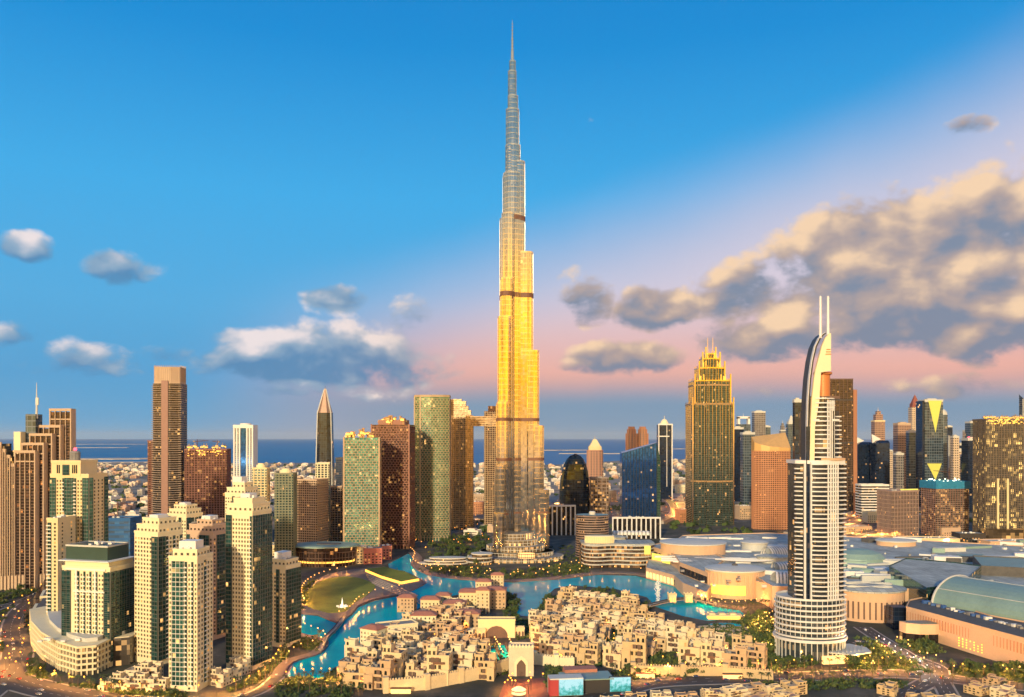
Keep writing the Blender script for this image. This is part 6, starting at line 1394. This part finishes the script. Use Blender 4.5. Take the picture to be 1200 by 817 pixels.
# ================================================================== old town
def house_proto(seed):
    r = random.Random(seed); wall = M_sand[seed % 4]; w, d = r.uniform(15,20), r.uniform(11,14); st = (2,3,3,4)[seed//4]; H = st*3.3; parts = {}; cands = []
    mb = MB(); boxes = [(0,0,w,d,H)]
    sx = r.choice((-1,1)); boxes.append((sx*w*.28, -d*.12, w*.42, d*.55, H+3.3)); 
    if r.random() < .6: boxes.append((-sx*w*.32, d*.3, w*.34, d*.38, H+2.4))
    boxes.append((sx*-w*.33, -d*.5-1.4, w*.36, 3.2, H-3.3*r.choice((1,1,2))))
    for i, (x, y, a, b, h) in enumerate(boxes):
        P = rect(a, b, x, y); P = [(p+.003*i, q-.003*i) for p, q in P]; mb.prism(P, 0, h, 0, mtop=1); mb.wallring(offset(P, .12), .35, h-.5, h+.9)
        if i == 1:
            for c_ in P: mb.box(c_[0], c_[1], h-.3, 1.0, 1.0, 1.9)
    parts['wall'] = mb.mesh('wall', [wall, plain('house_roof_%d' % (seed % 3), [(.42,.33,.24),(.20,.17,.15),(.46,.26,.19)][seed % 3], .9, var=.35, scale=.3)])
    def row(x, y0, wd, nrm, levels, z0=.6):
        n = max(1, int(wd/3.3))
        for l in range(levels):
            for i in range(n):
                if r.random() < .12: continue
                u = (i+.5)/n-.5; px_, py_ = (x+u*wd, y0) if abs(nrm[1]) else (x, y0+u*wd); ar = (l == levels-1 and seed % 2 == 0) or (l == 0 and seed % 3 == 0)
                cands.append((px_, py_, z0+l*3.3, atan2(nrm[1], nrm[0]), 2.2 if not ar else 2.2, 2.3 if not ar else 2.6, ar, r.random() < .10))
    row(sx*w*.12, -d/2, w*.62, (0,-1), st); row(-w/2, 0, d, (-1,0), st); row(w/2, 0, d, (1,0), st)
    bx = boxes[-1]; row(bx[0], -d/2-1.4-1.6, bx[2], (0,-1), int(bx[4]/3.3)); b1 = boxes[1]; row(b1[0], b1[1]-b1[3]/2-.02, b1[2], (0,-1), 1, H+.5)
    for l in range(st):
        for i in range(2):
            if r.random() < .6: k = MB(); k.box(sx*w*(.02+.2*i), -d/2-.02, .5+l*3.3, 2.7, .3, 2.5); parts['loggia.%d%d' % (l, i)] = k.mesh('loggia', M_dkstone)
    k = MB(); k.box(-sx*w*.1, d*.1, H+.02, w*.35, d*.3, .12); k.box(sx*w*.2, d*.3, H, 3.2, 2.4, 2.6); parts['roof_terrace'] = k.mesh('roof_terrace', (M_roofdark, M_tile, M_roofdark, M_sand[1])[seed % 4])
    k = MB() 
    for i in range(6): k.box(r.uniform(-w*.42,w*.42), r.uniform(-d*.3,d*.35), H, r.uniform(1,2.4), r.uniform(1,2), r.uniform(.8,1.8))
    parts['roof_plant'] = k.mesh('roof_plant', M_beige if seed % 3 else M_roofgrey); 
    if seed % 4 == 1: k = MB(); k.lathe([(2.2,0),(2.1,1),(1.5,1.9),(.6,2.5),(0,2.6)], 12, b1[0], b1[1]); k.v = [(x, y, z+b1[4]) for x, y, z in k.v]; parts['dome'] = k.mesh('dome', wall)
    k = MB()
    for i in range(int(w/3)): k.tube([(-w/2+1.5+i*3, -d/2-1.2, H-3.3+.2), (-w/2+1.5+i*3, -d/2+.2, H-3.3+.2)], .10, 4)
    k.box(-sx*w*.06, -d/2-1.0, H-3.3, w*.5, 2.0, .3); k.box(-sx*w*.06, -d/2-1.95, H-3.0, w*.5, .12, .9); parts['balcony'] = k.mesh('balcony', M_rust if seed % 2 else wall)
    return parts, cands, wall, w, d, st
HP = [house_proto(s) for s in range(16)]
def put_house(proto, x, y, rz, label, sc=(1,1,1), maxw=40):
    parts, cands, wall, w, d, st = proto; t = thing('townhouse', label, 'house', (x, y, 0), rz, 'houses of the sand-coloured old town'); t.scale = sc
    for nm, me in parts.items(): link(nm.split('.')[0], me, t)
    vis = []
    for c in cands:
        na = c[3]+rz; D = hypot(x, y)
        if (-x*cos(na)-y*sin(na))/D > -.05: vis.append(c)
    for c in vis[:maxw]:
        mb, me = win_mesh(c[4], c[5], c[6], wall, c[7]); link('window', me, t, (c[0], c[1], c[2]), c[3]+pi/2)
OA = [at(*p) for p in [(402,800),(404,785),(425,776),(430,762),(452,750),(478,738),(500,722),(540,716),(556,722),(552,742),(572,752),(594,768),(594,792),(560,797),(400,812)]]
OB = [at(*p) for p in [(626,752),(628,736),(640,718),(655,706),(680,702),(730,706),(750,714),(762,726),(785,736),(830,748),(880,772),(896,782),(870,789),(840,786),(740,783),(690,782),(640,776)]]
COURT = [[at(*p) for p in q] for q in ([(490,755),(512,752),(520,760),(495,765)], [(705,742),(730,734),(745,762),(715,775),(700,760)], [(745,777),(775,765),(790,776),(760,783)])]
HALLX = [at(*p) for p in [(545,724),(625,724),(640,800),(592,800),(560,765),(548,752)]]
WORDS = [['white-flecked','sunlit','plain','weathered','blocky','stepped'],['narrow','broad','tall','squat']]
kk = 0; order = []
for reg, rot, nm in ((OA, radians(-14), 'west quarter left of the white gate'), (OB, radians(-22), 'east quarter right of the white gate')):
    x0, x1, y0, y1 = bboxr(reg); c_, s_ = cos(rot), sin(rot); cxm, cym = (x0+x1)/2, (y0+y1)/2; rr = random.Random(9+kk)
    for i in range(-12, 13):
        row_n = 0
        for j in range(-14, 15):
            a, b = j*17.6+(i % 2)*5, i*20.5; x = cxm+a*c_-b*s_+rr.uniform(-1.6,1.6); y = cym+a*s_+b*c_+rr.uniform(-1.8,1.8)
            if not inpoly(x, y, reg) or any(inpoly(x, y, q) for q in COURT) or inpoly(x, y, HALLX): continue
            order.append((x, y, rot+rr.choice((0,0,0,pi/2*0,.12,-.1)), nm, rr.randrange(16), (rr.uniform(.88,1.08), rr.uniform(.9,1.1), rr.uniform(.82,1.12))))
order.sort(key=lambda o: (o[3], -round(o[1]/24), o[0]))
rows = {}
for o in order: rows.setdefault((o[3], -round(o[1]/24)), []).append(o)
wallname = ['sand','pale','rose','lime-white']; ordn = ['first','second','third','fourth','fifth','sixth','seventh','eighth','ninth','tenth','eleventh','twelfth','thirteenth','fourteenth','fifteenth','sixteenth']
rk = {}
for key in sorted(rows, key=lambda q: (q[0], -q[1])):
    nm = key[0]; rk[nm] = rk.get(nm, -1)+1; rn = rk[nm]
    for i, o in enumerate(sorted(rows[key], key=lambda q: q[0])):
        p = HP[o[4]]; st = ['two','three','four'][p[5]-2]; lab = '%s-storey %s house, %s from the left, row %s from the front, %s' % (st, wallname[o[4] % 4], ordn[min(i,15)], ordn[min(rn,15)], nm.split(' left')[0].split(' right')[0])
        put_house(p, o[0], o[1], o[2], lab, (o[5][0], o[5][1], o[5][2]*(1.42 if rn < 2 else 1.22 if rn < 4 else 1.05))); TREEPTS.append((o[0], o[1])); kk += 1
print('houses', kk)
# townhouse rows at the feet of the cream towers
TR = house_proto(3); TR2 = house_proto(7)
for i, (px, py, rz) in enumerate([(132,806,-.12),(146,807,-.12),(160,808,-.12),(174,808,-.1),(188,809,-.1),(258,802,-.35),(270,797,-.4),(281,789,-.45),(160,793,-.1),(178,794,-.1)]):
    x, y = at(px, py); p = (TR, TR2)[i % 2]; m_ = dict(p[0]); t = None
    put_house((m_, p[1], p[2], p[3], p[4], p[5]), x, y, rz, 'low white townhouse, %s of the row %s' % (ordn[i % 5] if i < 5 else ordn[(i-5) % 5], 'left of the front glass-cornered tower' if i < 5 else ('right of the front glass-cornered tower' if i < 8 else 'behind, under the first cream tower')), (.8,.8,.85))
for i, (px, py) in enumerate([(715,826),(745,824),(775,822),(805,824),(835,822),(1080,822),(1110,824),(880,812),(905,815),(930,812),(860,818),(890,823),(920,823),(1145,812),(1175,816),(1165,806),(1190,822),(1040,812)]):
    x, y = at(px, py); put_house((HP[(i*3+1) % 16][0], *HP[(i*3+1) % 16][1:]), x, y, -.1+.05*i, 'pale roof-terraced villa at the bottom edge, %s of those under the boulevard' % ordw(i), (.85,.85,.5))
# palace-like hotel with arches
def arch_block(name, label, px, w, d, h, rz, wall, roof=M_tile, arches=0, ah=7, Y=None, cat='building', hip=True, wn=True):
    x, y = at(*px); t = thing(name, label, cat, (x, y, 0), rz); m = MB(); m.prism(rect(w, d), 0, h, 0, mtop=1); m.obj('wall', [wall, M_roofgrey], t)
    if hip: m = MB(); m.prism(offset(rect(w, d), .8), h, h+.5, 0, True, True); m.prism(offset(rect(w, d), .5), h+.5, h+3.0, 0, poly2=offset(rect(w, d), -min(w, d)*.33)); m.obj('roof', roof, t)
    else: m = MB(); m.wallring(offset(rect(w, d), .3), .6, h-.5, h+1.3); m.obj('parapet', wall, t)
    c = []
    if wn:
        nf = int(h/3.6)
        for f in range(nf):
            n = max(2, int(w/3.6))
            for i in range(n): c.append((-w/2+w*(i+.5)/n, -d/2, .7+f*3.6, -pi/2, 1.6, 2.1, f == 0, R.random() < .15))
            n = max(2, int(d/4))
            for i in range(n): c.append((w/2, -d/2+d*(i+.5)/n, .7+f*3.6, 0, 1.6, 2.1, False, R.random() < .1)); c.append((-w/2, -d/2+d*(i+.5)/n, .7+f*3.6, pi, 1.6, 2.1, False, R.random() < .1))
        put_windows(t, c, wall, 60)
    if arches:
        for i in range(arches):
            aw = w/arches*.62; n = 8; P = [(-aw/2,0),(aw/2,0)]+[(aw/2*cos(pi*q/n), ah-aw/2+aw/2*sin(pi*q/n)) for q in range(n+1)]; m = MB(); m.add([(a, -.35, b) for a, b in P]+[(a, .2, b) for a, b in P], [tuple(range(len(P)))]+[(q, (q+1) % len(P), len(P)+(q+1) % len(P), len(P)+q) for q in range(len(P))])
            m.obj('arch', M_dkstone, t, (-w/2+w*(i+.5)/arches, -d/2, 0))
    return t
arch_block('palace_wing', 'left tile-roofed wing of the waterside palace, with a long dark roof', (438,757), 18, 15, 16, -.5, M_cream2)
arch_block('palace_wing', 'dark flat-roofed residence with balconies slanting to the water', (465,752), 34, 17, 16, .45, M_cream2, M_roofdark, hip=False)
arch_block('palace_wing', 'cream residence with a tile roof, right of the dark flat-roofed one', (497,738), 24, 16, 15, 0, M_cream2, M_tile)
arch_block('palace_wing', 'pink-roofed waterside house at the channel corner', (477,716), 18, 14, 15, -.1, M_sand[2])
for i, (px, py, w, h, lab) in enumerate([(505,716,20,13,'long tile-roofed house left of the palace'),(520,710,16,12,'small tile-roofed house on the lake shore left of the palace'),(533,722,22,14,'rose house with a tile roof in front of the palace'),(552,715,24,20,'left tower wing of the palace with yellow walls'),(566,718,14,24,'tall yellow middle block of the palace'),(580,712,24,20,'right tile-roofed wing of the palace'),(567,697,18,16,'rear lakeside pavilion of the palace'),(583,691,15,18,'rear white pavilion of the palace, nearest the lake'),(548,733,24,13,'low tile-roofed house before the left palace wing')]):
    arch_block('palace_wing', lab, (px, py), w, w*.7, h, -.05, (M_cream, M_sand[1], M_sand[2])[i % 3], arches=4 if i in (3, 4) else 0, ah=6)
arch_block('arched_hall', 'yellow-lit cream hall with one great arch, facing the pool court', (582,746), 34, 10, 16, 0, M_cream, hip=False, arches=1, ah=11, wn=False)
arch_block('arcade', 'low arcade of arches right of the great arched hall', (603,746), 18, 6, 8, 0, M_sand[1], hip=False, arches=6, ah=5.5, wn=False)
arch_block('arcade', 'low arcade of arches left of the great arched hall', (560,748), 14, 6, 8, 0, M_sand[1], hip=False, arches=4, ah=5.5, wn=False)
t = arch_block('white_gate', 'white square gatehouse with one pointed arch in front of the pool court', (611,790), 19, 11, 22, -.03, plain('white_stone', (.64,.56,.42), .85), hip=False, arches=0, wn=False)
m = MB(); P = [(-3.4,0),(3.4,0),(3.4,8.5),(1.8,11),(0,12.6),(-1.8,11),(-3.4,8.5)]; m.add([(a,-5.75,b) for a, b in P], [tuple(range(7))]); m.obj('arch', M_dkstone, t)
m = MB(); P2 = [(-5.2,0),(-3.5,0),(-3.5,8.6),(-1.9,11.1),(0,12.8),(1.9,11.1),(3.5,8.6),(3.5,0),(5.2,0),(5.2,10.5),(3,13.5),(0,15.5),(-3,13.5),(-5.2,10.5)]; m.add([(a,-6.0,b) for a, b in P2]+[(a,-5.5,b) for a, b in P2], [(0,1,2,9+4-0) ,]*0+[tuple([0,1,2,13]),(2,3,12,13),(3,4,11,12),(4,5,10,11),(5,6,9,10),(6,7,8,9)]+[(i,(i+1)%14,14+(i+1)%14,14+i) for i in range(14)]); m.obj('arch_surround', M_cream2, t)
m = MB(); 
for i in range(8): m.box(-8.5+i*2.43, -5.6, 22, 1.2, .7, 2.3)
m.obj('merlons', M_cream2, t)
# pool court
for i, px in enumerate((577,590,604)):
    a, b = at(px-4,760), at(px+8,778); sheet('court_pool', ccw([at(px-7,756), at(px+1,756), at(px+9,774), at(px-1,774)]), .10, WMt)
for i, px in enumerate((582,598)):
    linelamps([(px-3,755),(px+8,776)], 7, 'warm', 'small golden lamp in the %s row of the palace pool court' % ('left', 'right')[i], 'lamps of the pool court', 0, 0, 2500)
# old-town walls
def crenel_wall(label, px, h, wall=M_sand[1], th=2.2):
    P = [at(*p) for p in px]; x0, y0 = P[0]; t = thing('crenellated_wall', label, 'wall', (x0, y0, 0)); m = MB(); mm = MB()
    for i in range(len(P)-1):
        (ax, ay), (bx, by) = P[i], P[i+1]; L = hypot(bx-ax, by-ay); an = atan2(by-ay, bx-ax); m.box((ax+bx)/2-x0, (ay+by)/2-y0, 0, L+th*.6, th, h-.01*i, an)
        n = int(L/2.0)
        for j in range(n): u = (j+.5)/n; mm.box(ax+(bx-ax)*u-x0, ay+(by-ay)*u-y0, h-.05, 1.0, .8, 1.2, an)
        m.box(ax-x0, ay-y0, 0, 4, 4, h+2.5, an)
    m.obj('wall', wall, t); mm.obj('merlons', wall, t)
crenel_wall('sand wall with battlements running below the west quarter to the white gate', [(452,812),(500,808),(540,800),(572,794),(596,786)], 9)
crenel_wall('pale wall with arched openings right of the white gate', [(626,778),(652,782),(672,782)], 8, M_cream2)
crenel_wall('long sand wall below the east quarter along the boulevard', [(742,790),(800,792),(850,792),(905,797)], 7, M_sand[0])
# lit niches in the wall
for i, (px, py) in enumerate(((756,794),(858,795),(470,812))):
    x, y = at(px, py); t = thing('lit_kiosk', 'orange-lit kiosk opening in the old-town wall, %s one' % ('left','right','westernmost')[i], 'kiosk', (x, y-1, 0)); m = MB(); m.box(0, 0, 0, 14, 2, 3.6); m.obj('lit_front', L_shop, t); m = MB(); m.box(0, -.6, 3.6, 15, 3.4, .5); m.obj('canopy', M_rust, t)
def screens():
    x, y = at(672, 817); t = thing('billboard_pavilion', 'dark pavilion with big glowing teal picture screens at the bottom of the picture', 'pavilion', (x, y, 0), .12)
    m = MB(); m.box(12, 14, 0, 34, 16, 10); m.obj('dark_hall', M_dark, t); m = MB(); m.box(12, 14, 10, 37, 19, .8); m.obj('roof', M_teal, t); m = MB(); m.box(10, 26, 6, 24, 10, 7); m.obj('rear_roof', M_tile, t)
    ms, g, b = newmat('screen_picture'); tc = g.n.new('ShaderNodeTexCoord').outputs['Object']; _x, _y, z_ = g.xyz(tc)
    f = g.add(g.mul(g.noise(tc, .35, 5), .9), g.mul(z_, .03)); c = g.ramp(f, [(.35,(.0,.10,.10)),(.5,(.02,.35,.30)),(.6,(.10,.55,.55)),(.75,(.45,.8,.85))]); b.inputs['Base Color'].default_value = (.02,.02,.02,1); g.l.new(c, b.inputs['Emission Color']); b.inputs['Emission Strength'].default_value = 1.0
    for nm, (cx_, cy_, w_, d_, h_, mt) in {'screen': (-2,-2,17,.6,11,ms)}.items(): m = MB(); m.box(cx_, cy_, 2, w_, d_, h_); m.obj(nm, ms, t)
    m = MB(); m.box(-17, 1, 2, .6, 8, 11); m.box(-14, -2, 2, 6, .6, 11); m.obj('screen', plain('red_panel', (.25,.03,.03), .5, emit=(.6,.06,.05), es=.4), t)
    m = MB(); m.box(-5, 4, 1.5, 24, 10, 12.2); m.obj('screen_housing', M_paleroof, t)
    x, y = at(727, 812); t = thing('billboard', 'second glowing teal picture screen, right of the dark pavilion', 'billboard', (x, y, 0), .1); m = MB(); m.box(0, 0, 1, 15, .6, 10); m.obj('screen', ms, t); m = MB(); m.box(0, .9, 0, 16, 1, 11.6); m.obj('frame', M_dark, t)
screens()
r = random.Random(21); n_ = 0
for reg, n, kd, wh, z_ in ((OA, 26, 'gold', 'the west old-town quarter', 0), (OB, 44, 'gold', 'the east old-town quarter', 0), ([at(*p) for p in [(500,671),(508,662),(600,668),(688,662),(690,672),(600,679),(530,676)]], 40, 'warm', 'the gardens below the tallest tower', 0), ([at(*p) for p in [(868,728),(905,722),(912,762),(950,780),(885,765)]], 34, 'warm', 'the garden left of the sail-topped hotel', 0), ([at(*p) for p in [(2,740),(28,712),(60,695),(36,740),(36,770),(60,795),(20,800),(0,780)]], 26, 'gold', 'the verge at lower left', 0), ([at(*p) for p in [(1000,750),(1060,757),(1110,784),(1200,788),(1200,800),(1000,790)]], 34, 'warm', 'the verges right of the sail-topped hotel', 0), ([at(*p) for p in [(480,645),(520,625),(575,625),(575,640),(510,650)]], 20, 'gold', 'the street above the dark grove', 0)):
    x0, x1, y0, y1 = bboxr(reg); k = 0
    while k < n:
        x, y = r.uniform(x0, x1), r.uniform(y0, y1)
        if inpoly(x, y, reg): lamp(x, y, z_, kd, 'lit lamp in %s, %s of the scattered ones' % (wh, ordw(k)), 'scattered lamps in '+wh, 2200); k += 1
# bottom strip of grey roofed sheds and round tent lamp
for i, (px, w) in enumerate(((415,26),(430,20),(500,30),(535,24),(565,22),(590,16))):
    flatblock('low_shed', 'grey-roofed low shed along the bottom edge, %s from the left' % ordn[i], (px, 827), w, 8, 3, 0, M_conc, M_roofdark, winb=False)
x, y = at(608, 813); t = thing('lit_tent', 'round glowing tent canopy in the square before the white gate', 'tent', (x, y, 0)); m = MB(); m.lathe([(5.2,0),(5.2,2.6),(5.6,2.7),(2.5,4.6),(0,5.6)], 18); m.obj('canopy', glow('tent_fabric', (1,.62,.25), 1.8), t); m = MB(); m.wallring(ell(5.6,5.6,18), .3, 2.4, 3.0); m.obj('rim', M_rust, t)
sheet('gate_square', ccw([at(*p) for p in [(592,797),(638,795),(650,830),(580,830)]]), .25, plain('red_paving', (.15,.055,.045), .7, var=.3, scale=.2))
r = random.Random(77)
for i in range(12):
    x, y = at(r.uniform(590,648), r.uniform(799,816)); lamp(x, y, 0, 'gold', 'orange lamp in the square before the white gate, %s of the scattered ones' % ordw(i), 'lamps in the gate square', 1500)
# ---- bridges, restaurant island, fountain, fountain jet
def build_bridge(label, px, w, h, lampsn=0):
    P = smooth([at(*p) for p in px], 3); x0, y0 = P[0]; t = thing('footbridge', label, 'bridge', (x0, y0, 0)); m = MB(); rl = MB()
    Q = [(x-x0, y-y0) for x, y in P]; n = len(Q)
    for i in range(n-1):
        (ax, ay), (bx, by) = Q[i], Q[i+1]; L = hypot(bx-ax, by-ay); an = atan2(by-ay, bx-ax); z = h*(1+.35*sin(pi*(i+.5)/(n-1))); m.box((ax+bx)/2, (ay+by)/2, z-1.0, L+.3, w, 1.0+.002*i, an)
        for s_ in (-1, 1): rl.box((ax+bx)/2-sin(an)*s_*(w/2-.2), (ay+by)/2+cos(an)*s_*(w/2-.2), z, L+.3, .2, 1.1, an)
    for i in range(0, n, 3): m.box(Q[i][0], Q[i][1], -1, 1.5, w*.8, h+.6, 0)
    m.obj('deck', M_prom2, t); rl.obj('railing', M_dark, t)
build_bridge('long grey footbridge from the park to the promenade below the low cream tower', [(404,726),(392,742),(382,752),(376,764)], 4.5, 2.6)
build_bridge('sand causeway bridge at the east end of the lake by the golden pavilion', [(760,713),(790,707),(815,706),(838,710)], 7, 3)
x, y = at(797,708); 
for i, dx in enumerate((-9, 9)):
    t = thing('golden_pavilion', 'golden lit battlemented pavilion on the causeway bridge, %s one' % ('left','right')[i], 'pavilion', (x+dx, y, 2.6)); m = MB(); m.prism(rect(8,8), 0, 7.5, 0); m.wallring(rect(8.8,8.8), .6, 7, 8.6); [m.box(a, b, 8.3, 1.3, 1.3, 1.6) for a in (-3.8,0,3.8) for b in (-3.8,3.8)]; m.obj('wall', M_cream, t)
    for q in (-2, 2): m = MB(); m.box(q, -4.1, .5, 1.8, .4, 4.2); m.obj('window', L_gold, t)
x, y = at(848,725); t = thing('lit_restaurant', 'golden lit low restaurant on the shore below the bright yellow screen', 'restaurant', (x, y, 0), -.05); m = MB(); m.box(0, 0, 0, 32, 8, 3.4); m.obj('lit_front', L_gold, t); m = MB(); m.box(0, 0, 3.4, 35, 11, 1); [m.box(a, 0, 4.4, 6, 7, 1.6) for a in (-12,-2,9)]; m.obj('roof', M_cream, t)
x, y = at(401,713); t = thing('park_fountain_sculpture', 'small white pointed sculpture glowing on the park lawn', 'sculpture', (x, y, 1.7)); m = MB(); m.lathe([(5,0),(5,.5),(1.6,1.0),(1.0,3),(.5,7),(.08,10),(0,10.2)], 8); m.obj('spike', glow('white_lit_stone', (1,.88,.6), 1.6), t); m = MB(); [m.box(5*cos(q), 5*sin(q), 0, 2.4, 1.4, 1.6, q) for q in [i*pi/3 for i in range(6)]]; m.obj('base_stones', M_white, t)
x, y = at(771,706); t = thing('fountain_jet', 'white water jet rising from the east end of the lake', 'fountain', (x, y, 0)); m = MB(); rr = random.Random(1)
for i in range(260): h_ = rr.random(); m.box(rr.gauss(0,.9+.6*h_), rr.gauss(0,.9), h_*24*rr.uniform(.8,1), .35, .35, 1.2, rr.random()*3)
m.obj('water_spray', plain('water_spray', (.8,.88,.9), .4), t, kind='stuff')
# boats of light on quay: parasols
# ================================================================== far low city
def far_city():
    r = random.Random(31); pts = []
    cols = [plain('villa_wall_%d' % i, c, .9, var=.25, scale=.05) for i, c in enumerate([(.70,.60,.48),(.58,.44,.31),(.78,.74,.66),(.50,.33,.24),(.38,.37,.35)])]
    roofs = [plain('villa_roof_%d' % i, c, .9, var=.3) for i, c in enumerate([(.50,.44,.38),(.36,.25,.19),(.25,.25,.25)])]
    protos = []
    for k in range(10):
        m = MB(); w, d, h = r.uniform(16,30), r.uniform(12,22), r.uniform(6,16); m.prism(rect(w,d), 0, h, 0, mtop=1); m.prism(rect(w*.5,d*.5,r.uniform(-3,3),2), h, h+3.5, 0, mtop=1); m.wallring(rect(w+.3,d+.3), .6, h-.3, h+.9)
        for f in range(int(h/4)): m.box(0, -d/2-.06, 1.2+f*4, w*.8, .3, 1.5, 0, 2)
        protos.append((m, [cols[k % 5], roofs[k % 3], M_pane], m.mesh('low_house', [cols[k % 5], roofs[k % 3], M_pane])))
    occ = [(t.location.x, t.location.y, s) for t, s in TOW]
    def free(x, y):
        return not any((x-a)**2+(y-b)**2 < (s*.7+16)**2 for a, b, s in occ) and not onroad(x, y, 14)
    names = {}
    yy = 1500.0; n = 0; big = [MB() for _ in protos]; ind = 0; side = ['far left','left','middle left','centre','middle right','right','far right']
    while yy < 7200:
        step = 34+(yy-1500)*.012
        for j in range(-90, 90):
            x = j*step*1.15+r.uniform(-.3,.3)*step; y = yy+r.uniform(-.35,.35)*step
            px = 600+F*x/y
            if not (-30 < px < 1230) or not (y < 5350 if px < 760 else y < 6300) or r.random() < .26 or sin(x*.0045+1.3*sin(y*.003))*sin(y*.006+x*.002) > .55: continue
            if px > 640 and y < 1560: continue
            if 645 < px and y < 2750 and r.random() < .93: continue
            if not free(x, y): continue
            k = r.randrange(10); 
            if ind < 290 and r.random() < (1 if yy < 2300 else .5):
                s_ = min(6, int((px+30)/180)); key = (s_,); ind += 1
                lab = 'low flat-roofed %s house in the suburb inland of the sea, %s part' % (['cream','tan','whitish','brown','grey'][k % 5], side[s_])
                link('suburban_house', protos[k][2], None, (x, y, 0), r.choice((0,.2,-.3,1.57)), None, lab, 'house', 'suburb houses %s %s' % (['cream','tan','whitish','brown','grey'][k % 5], side[s_]))
            else: big[0].merge(protos[k][0], (x, y, 0), r.choice((0,.2,-.3)), 1.0+.00012*(y-1500)) if False else big[k].merge(protos[k][0], (x, y, 0), r.choice((0,.2,-.3)), 1.0+.00006*(y-1500))
        yy += step
    tot = MB(); mats = []
    for k, b in enumerate(big):
        o = len(mats); 
        for m_ in protos[k][1]:
            if m_ not in mats: mats.append(m_)
        idx = [mats.index(m_) for m_ in protos[k][1]]; b.mi = [idx[i] for i in b.mi]; tot.add(b.v, b.f, 0); tot.mi[-len(b.mi):] = b.mi if b.mi else []
    tot.obj('distant_suburb', mats, kind='stuff', label='carpet of small far houses between the towers and the sea')
    # dark tree clumps among the houses
    tm = MB(); cl = MB(); 
    for i in range(26): v = Vector((r.gauss(0,1), r.gauss(0,1), abs(r.gauss(0,.6)))); p = v*2.6; u = Vector((r.random(),r.random(),r.random())).normalized()*1.6; w_ = v.normalized().cross(u)*1.2; cl.add([tuple(p-u-w_),tuple(p+u-w_),tuple(p+u+w_),tuple(p-u+w_)], [(0,1,2,3)])
    for i in range(1500):
        y = 1500+4000*r.random()**1.2; x = (r.uniform(-30,1230)-600)/F*y
        if free(x, y): tm.merge(cl, (x, y, 2), r.random()*6, r.uniform(1.2,2.6))
    tm.obj('distant_greenery', leafm[0], kind='stuff', label='dark tree clumps scattered between the far houses')
far_city()

for q in COURT: shrubs(None, 130, 400+COURT.index(q), 0, q)
shrubs(None, 700, 501, 0, OA); shrubs(None, 1000, 502, 0, OB)
build_shrubs()

def build_haze():
    m = bpy.data.materials.new('air'); m.use_nodes = True; nt = m.node_tree; nt.nodes.remove(nt.nodes['Principled BSDF']); v = nt.nodes.new('ShaderNodeVolumePrincipled')
    v.inputs['Color'].default_value = (.70,.85,1,1); v.inputs['Density'].default_value = 0.7e-5; nt.links.new(v.outputs[0], nt.nodes['Material Output'].inputs['Volume'])
    b = MB(); b.prism(rect(182000, 115200, 0, 54200), -4.5, 850, 0, True, True); b.obj('haze', m, kind='stuff')
build_haze()
build_lamps()
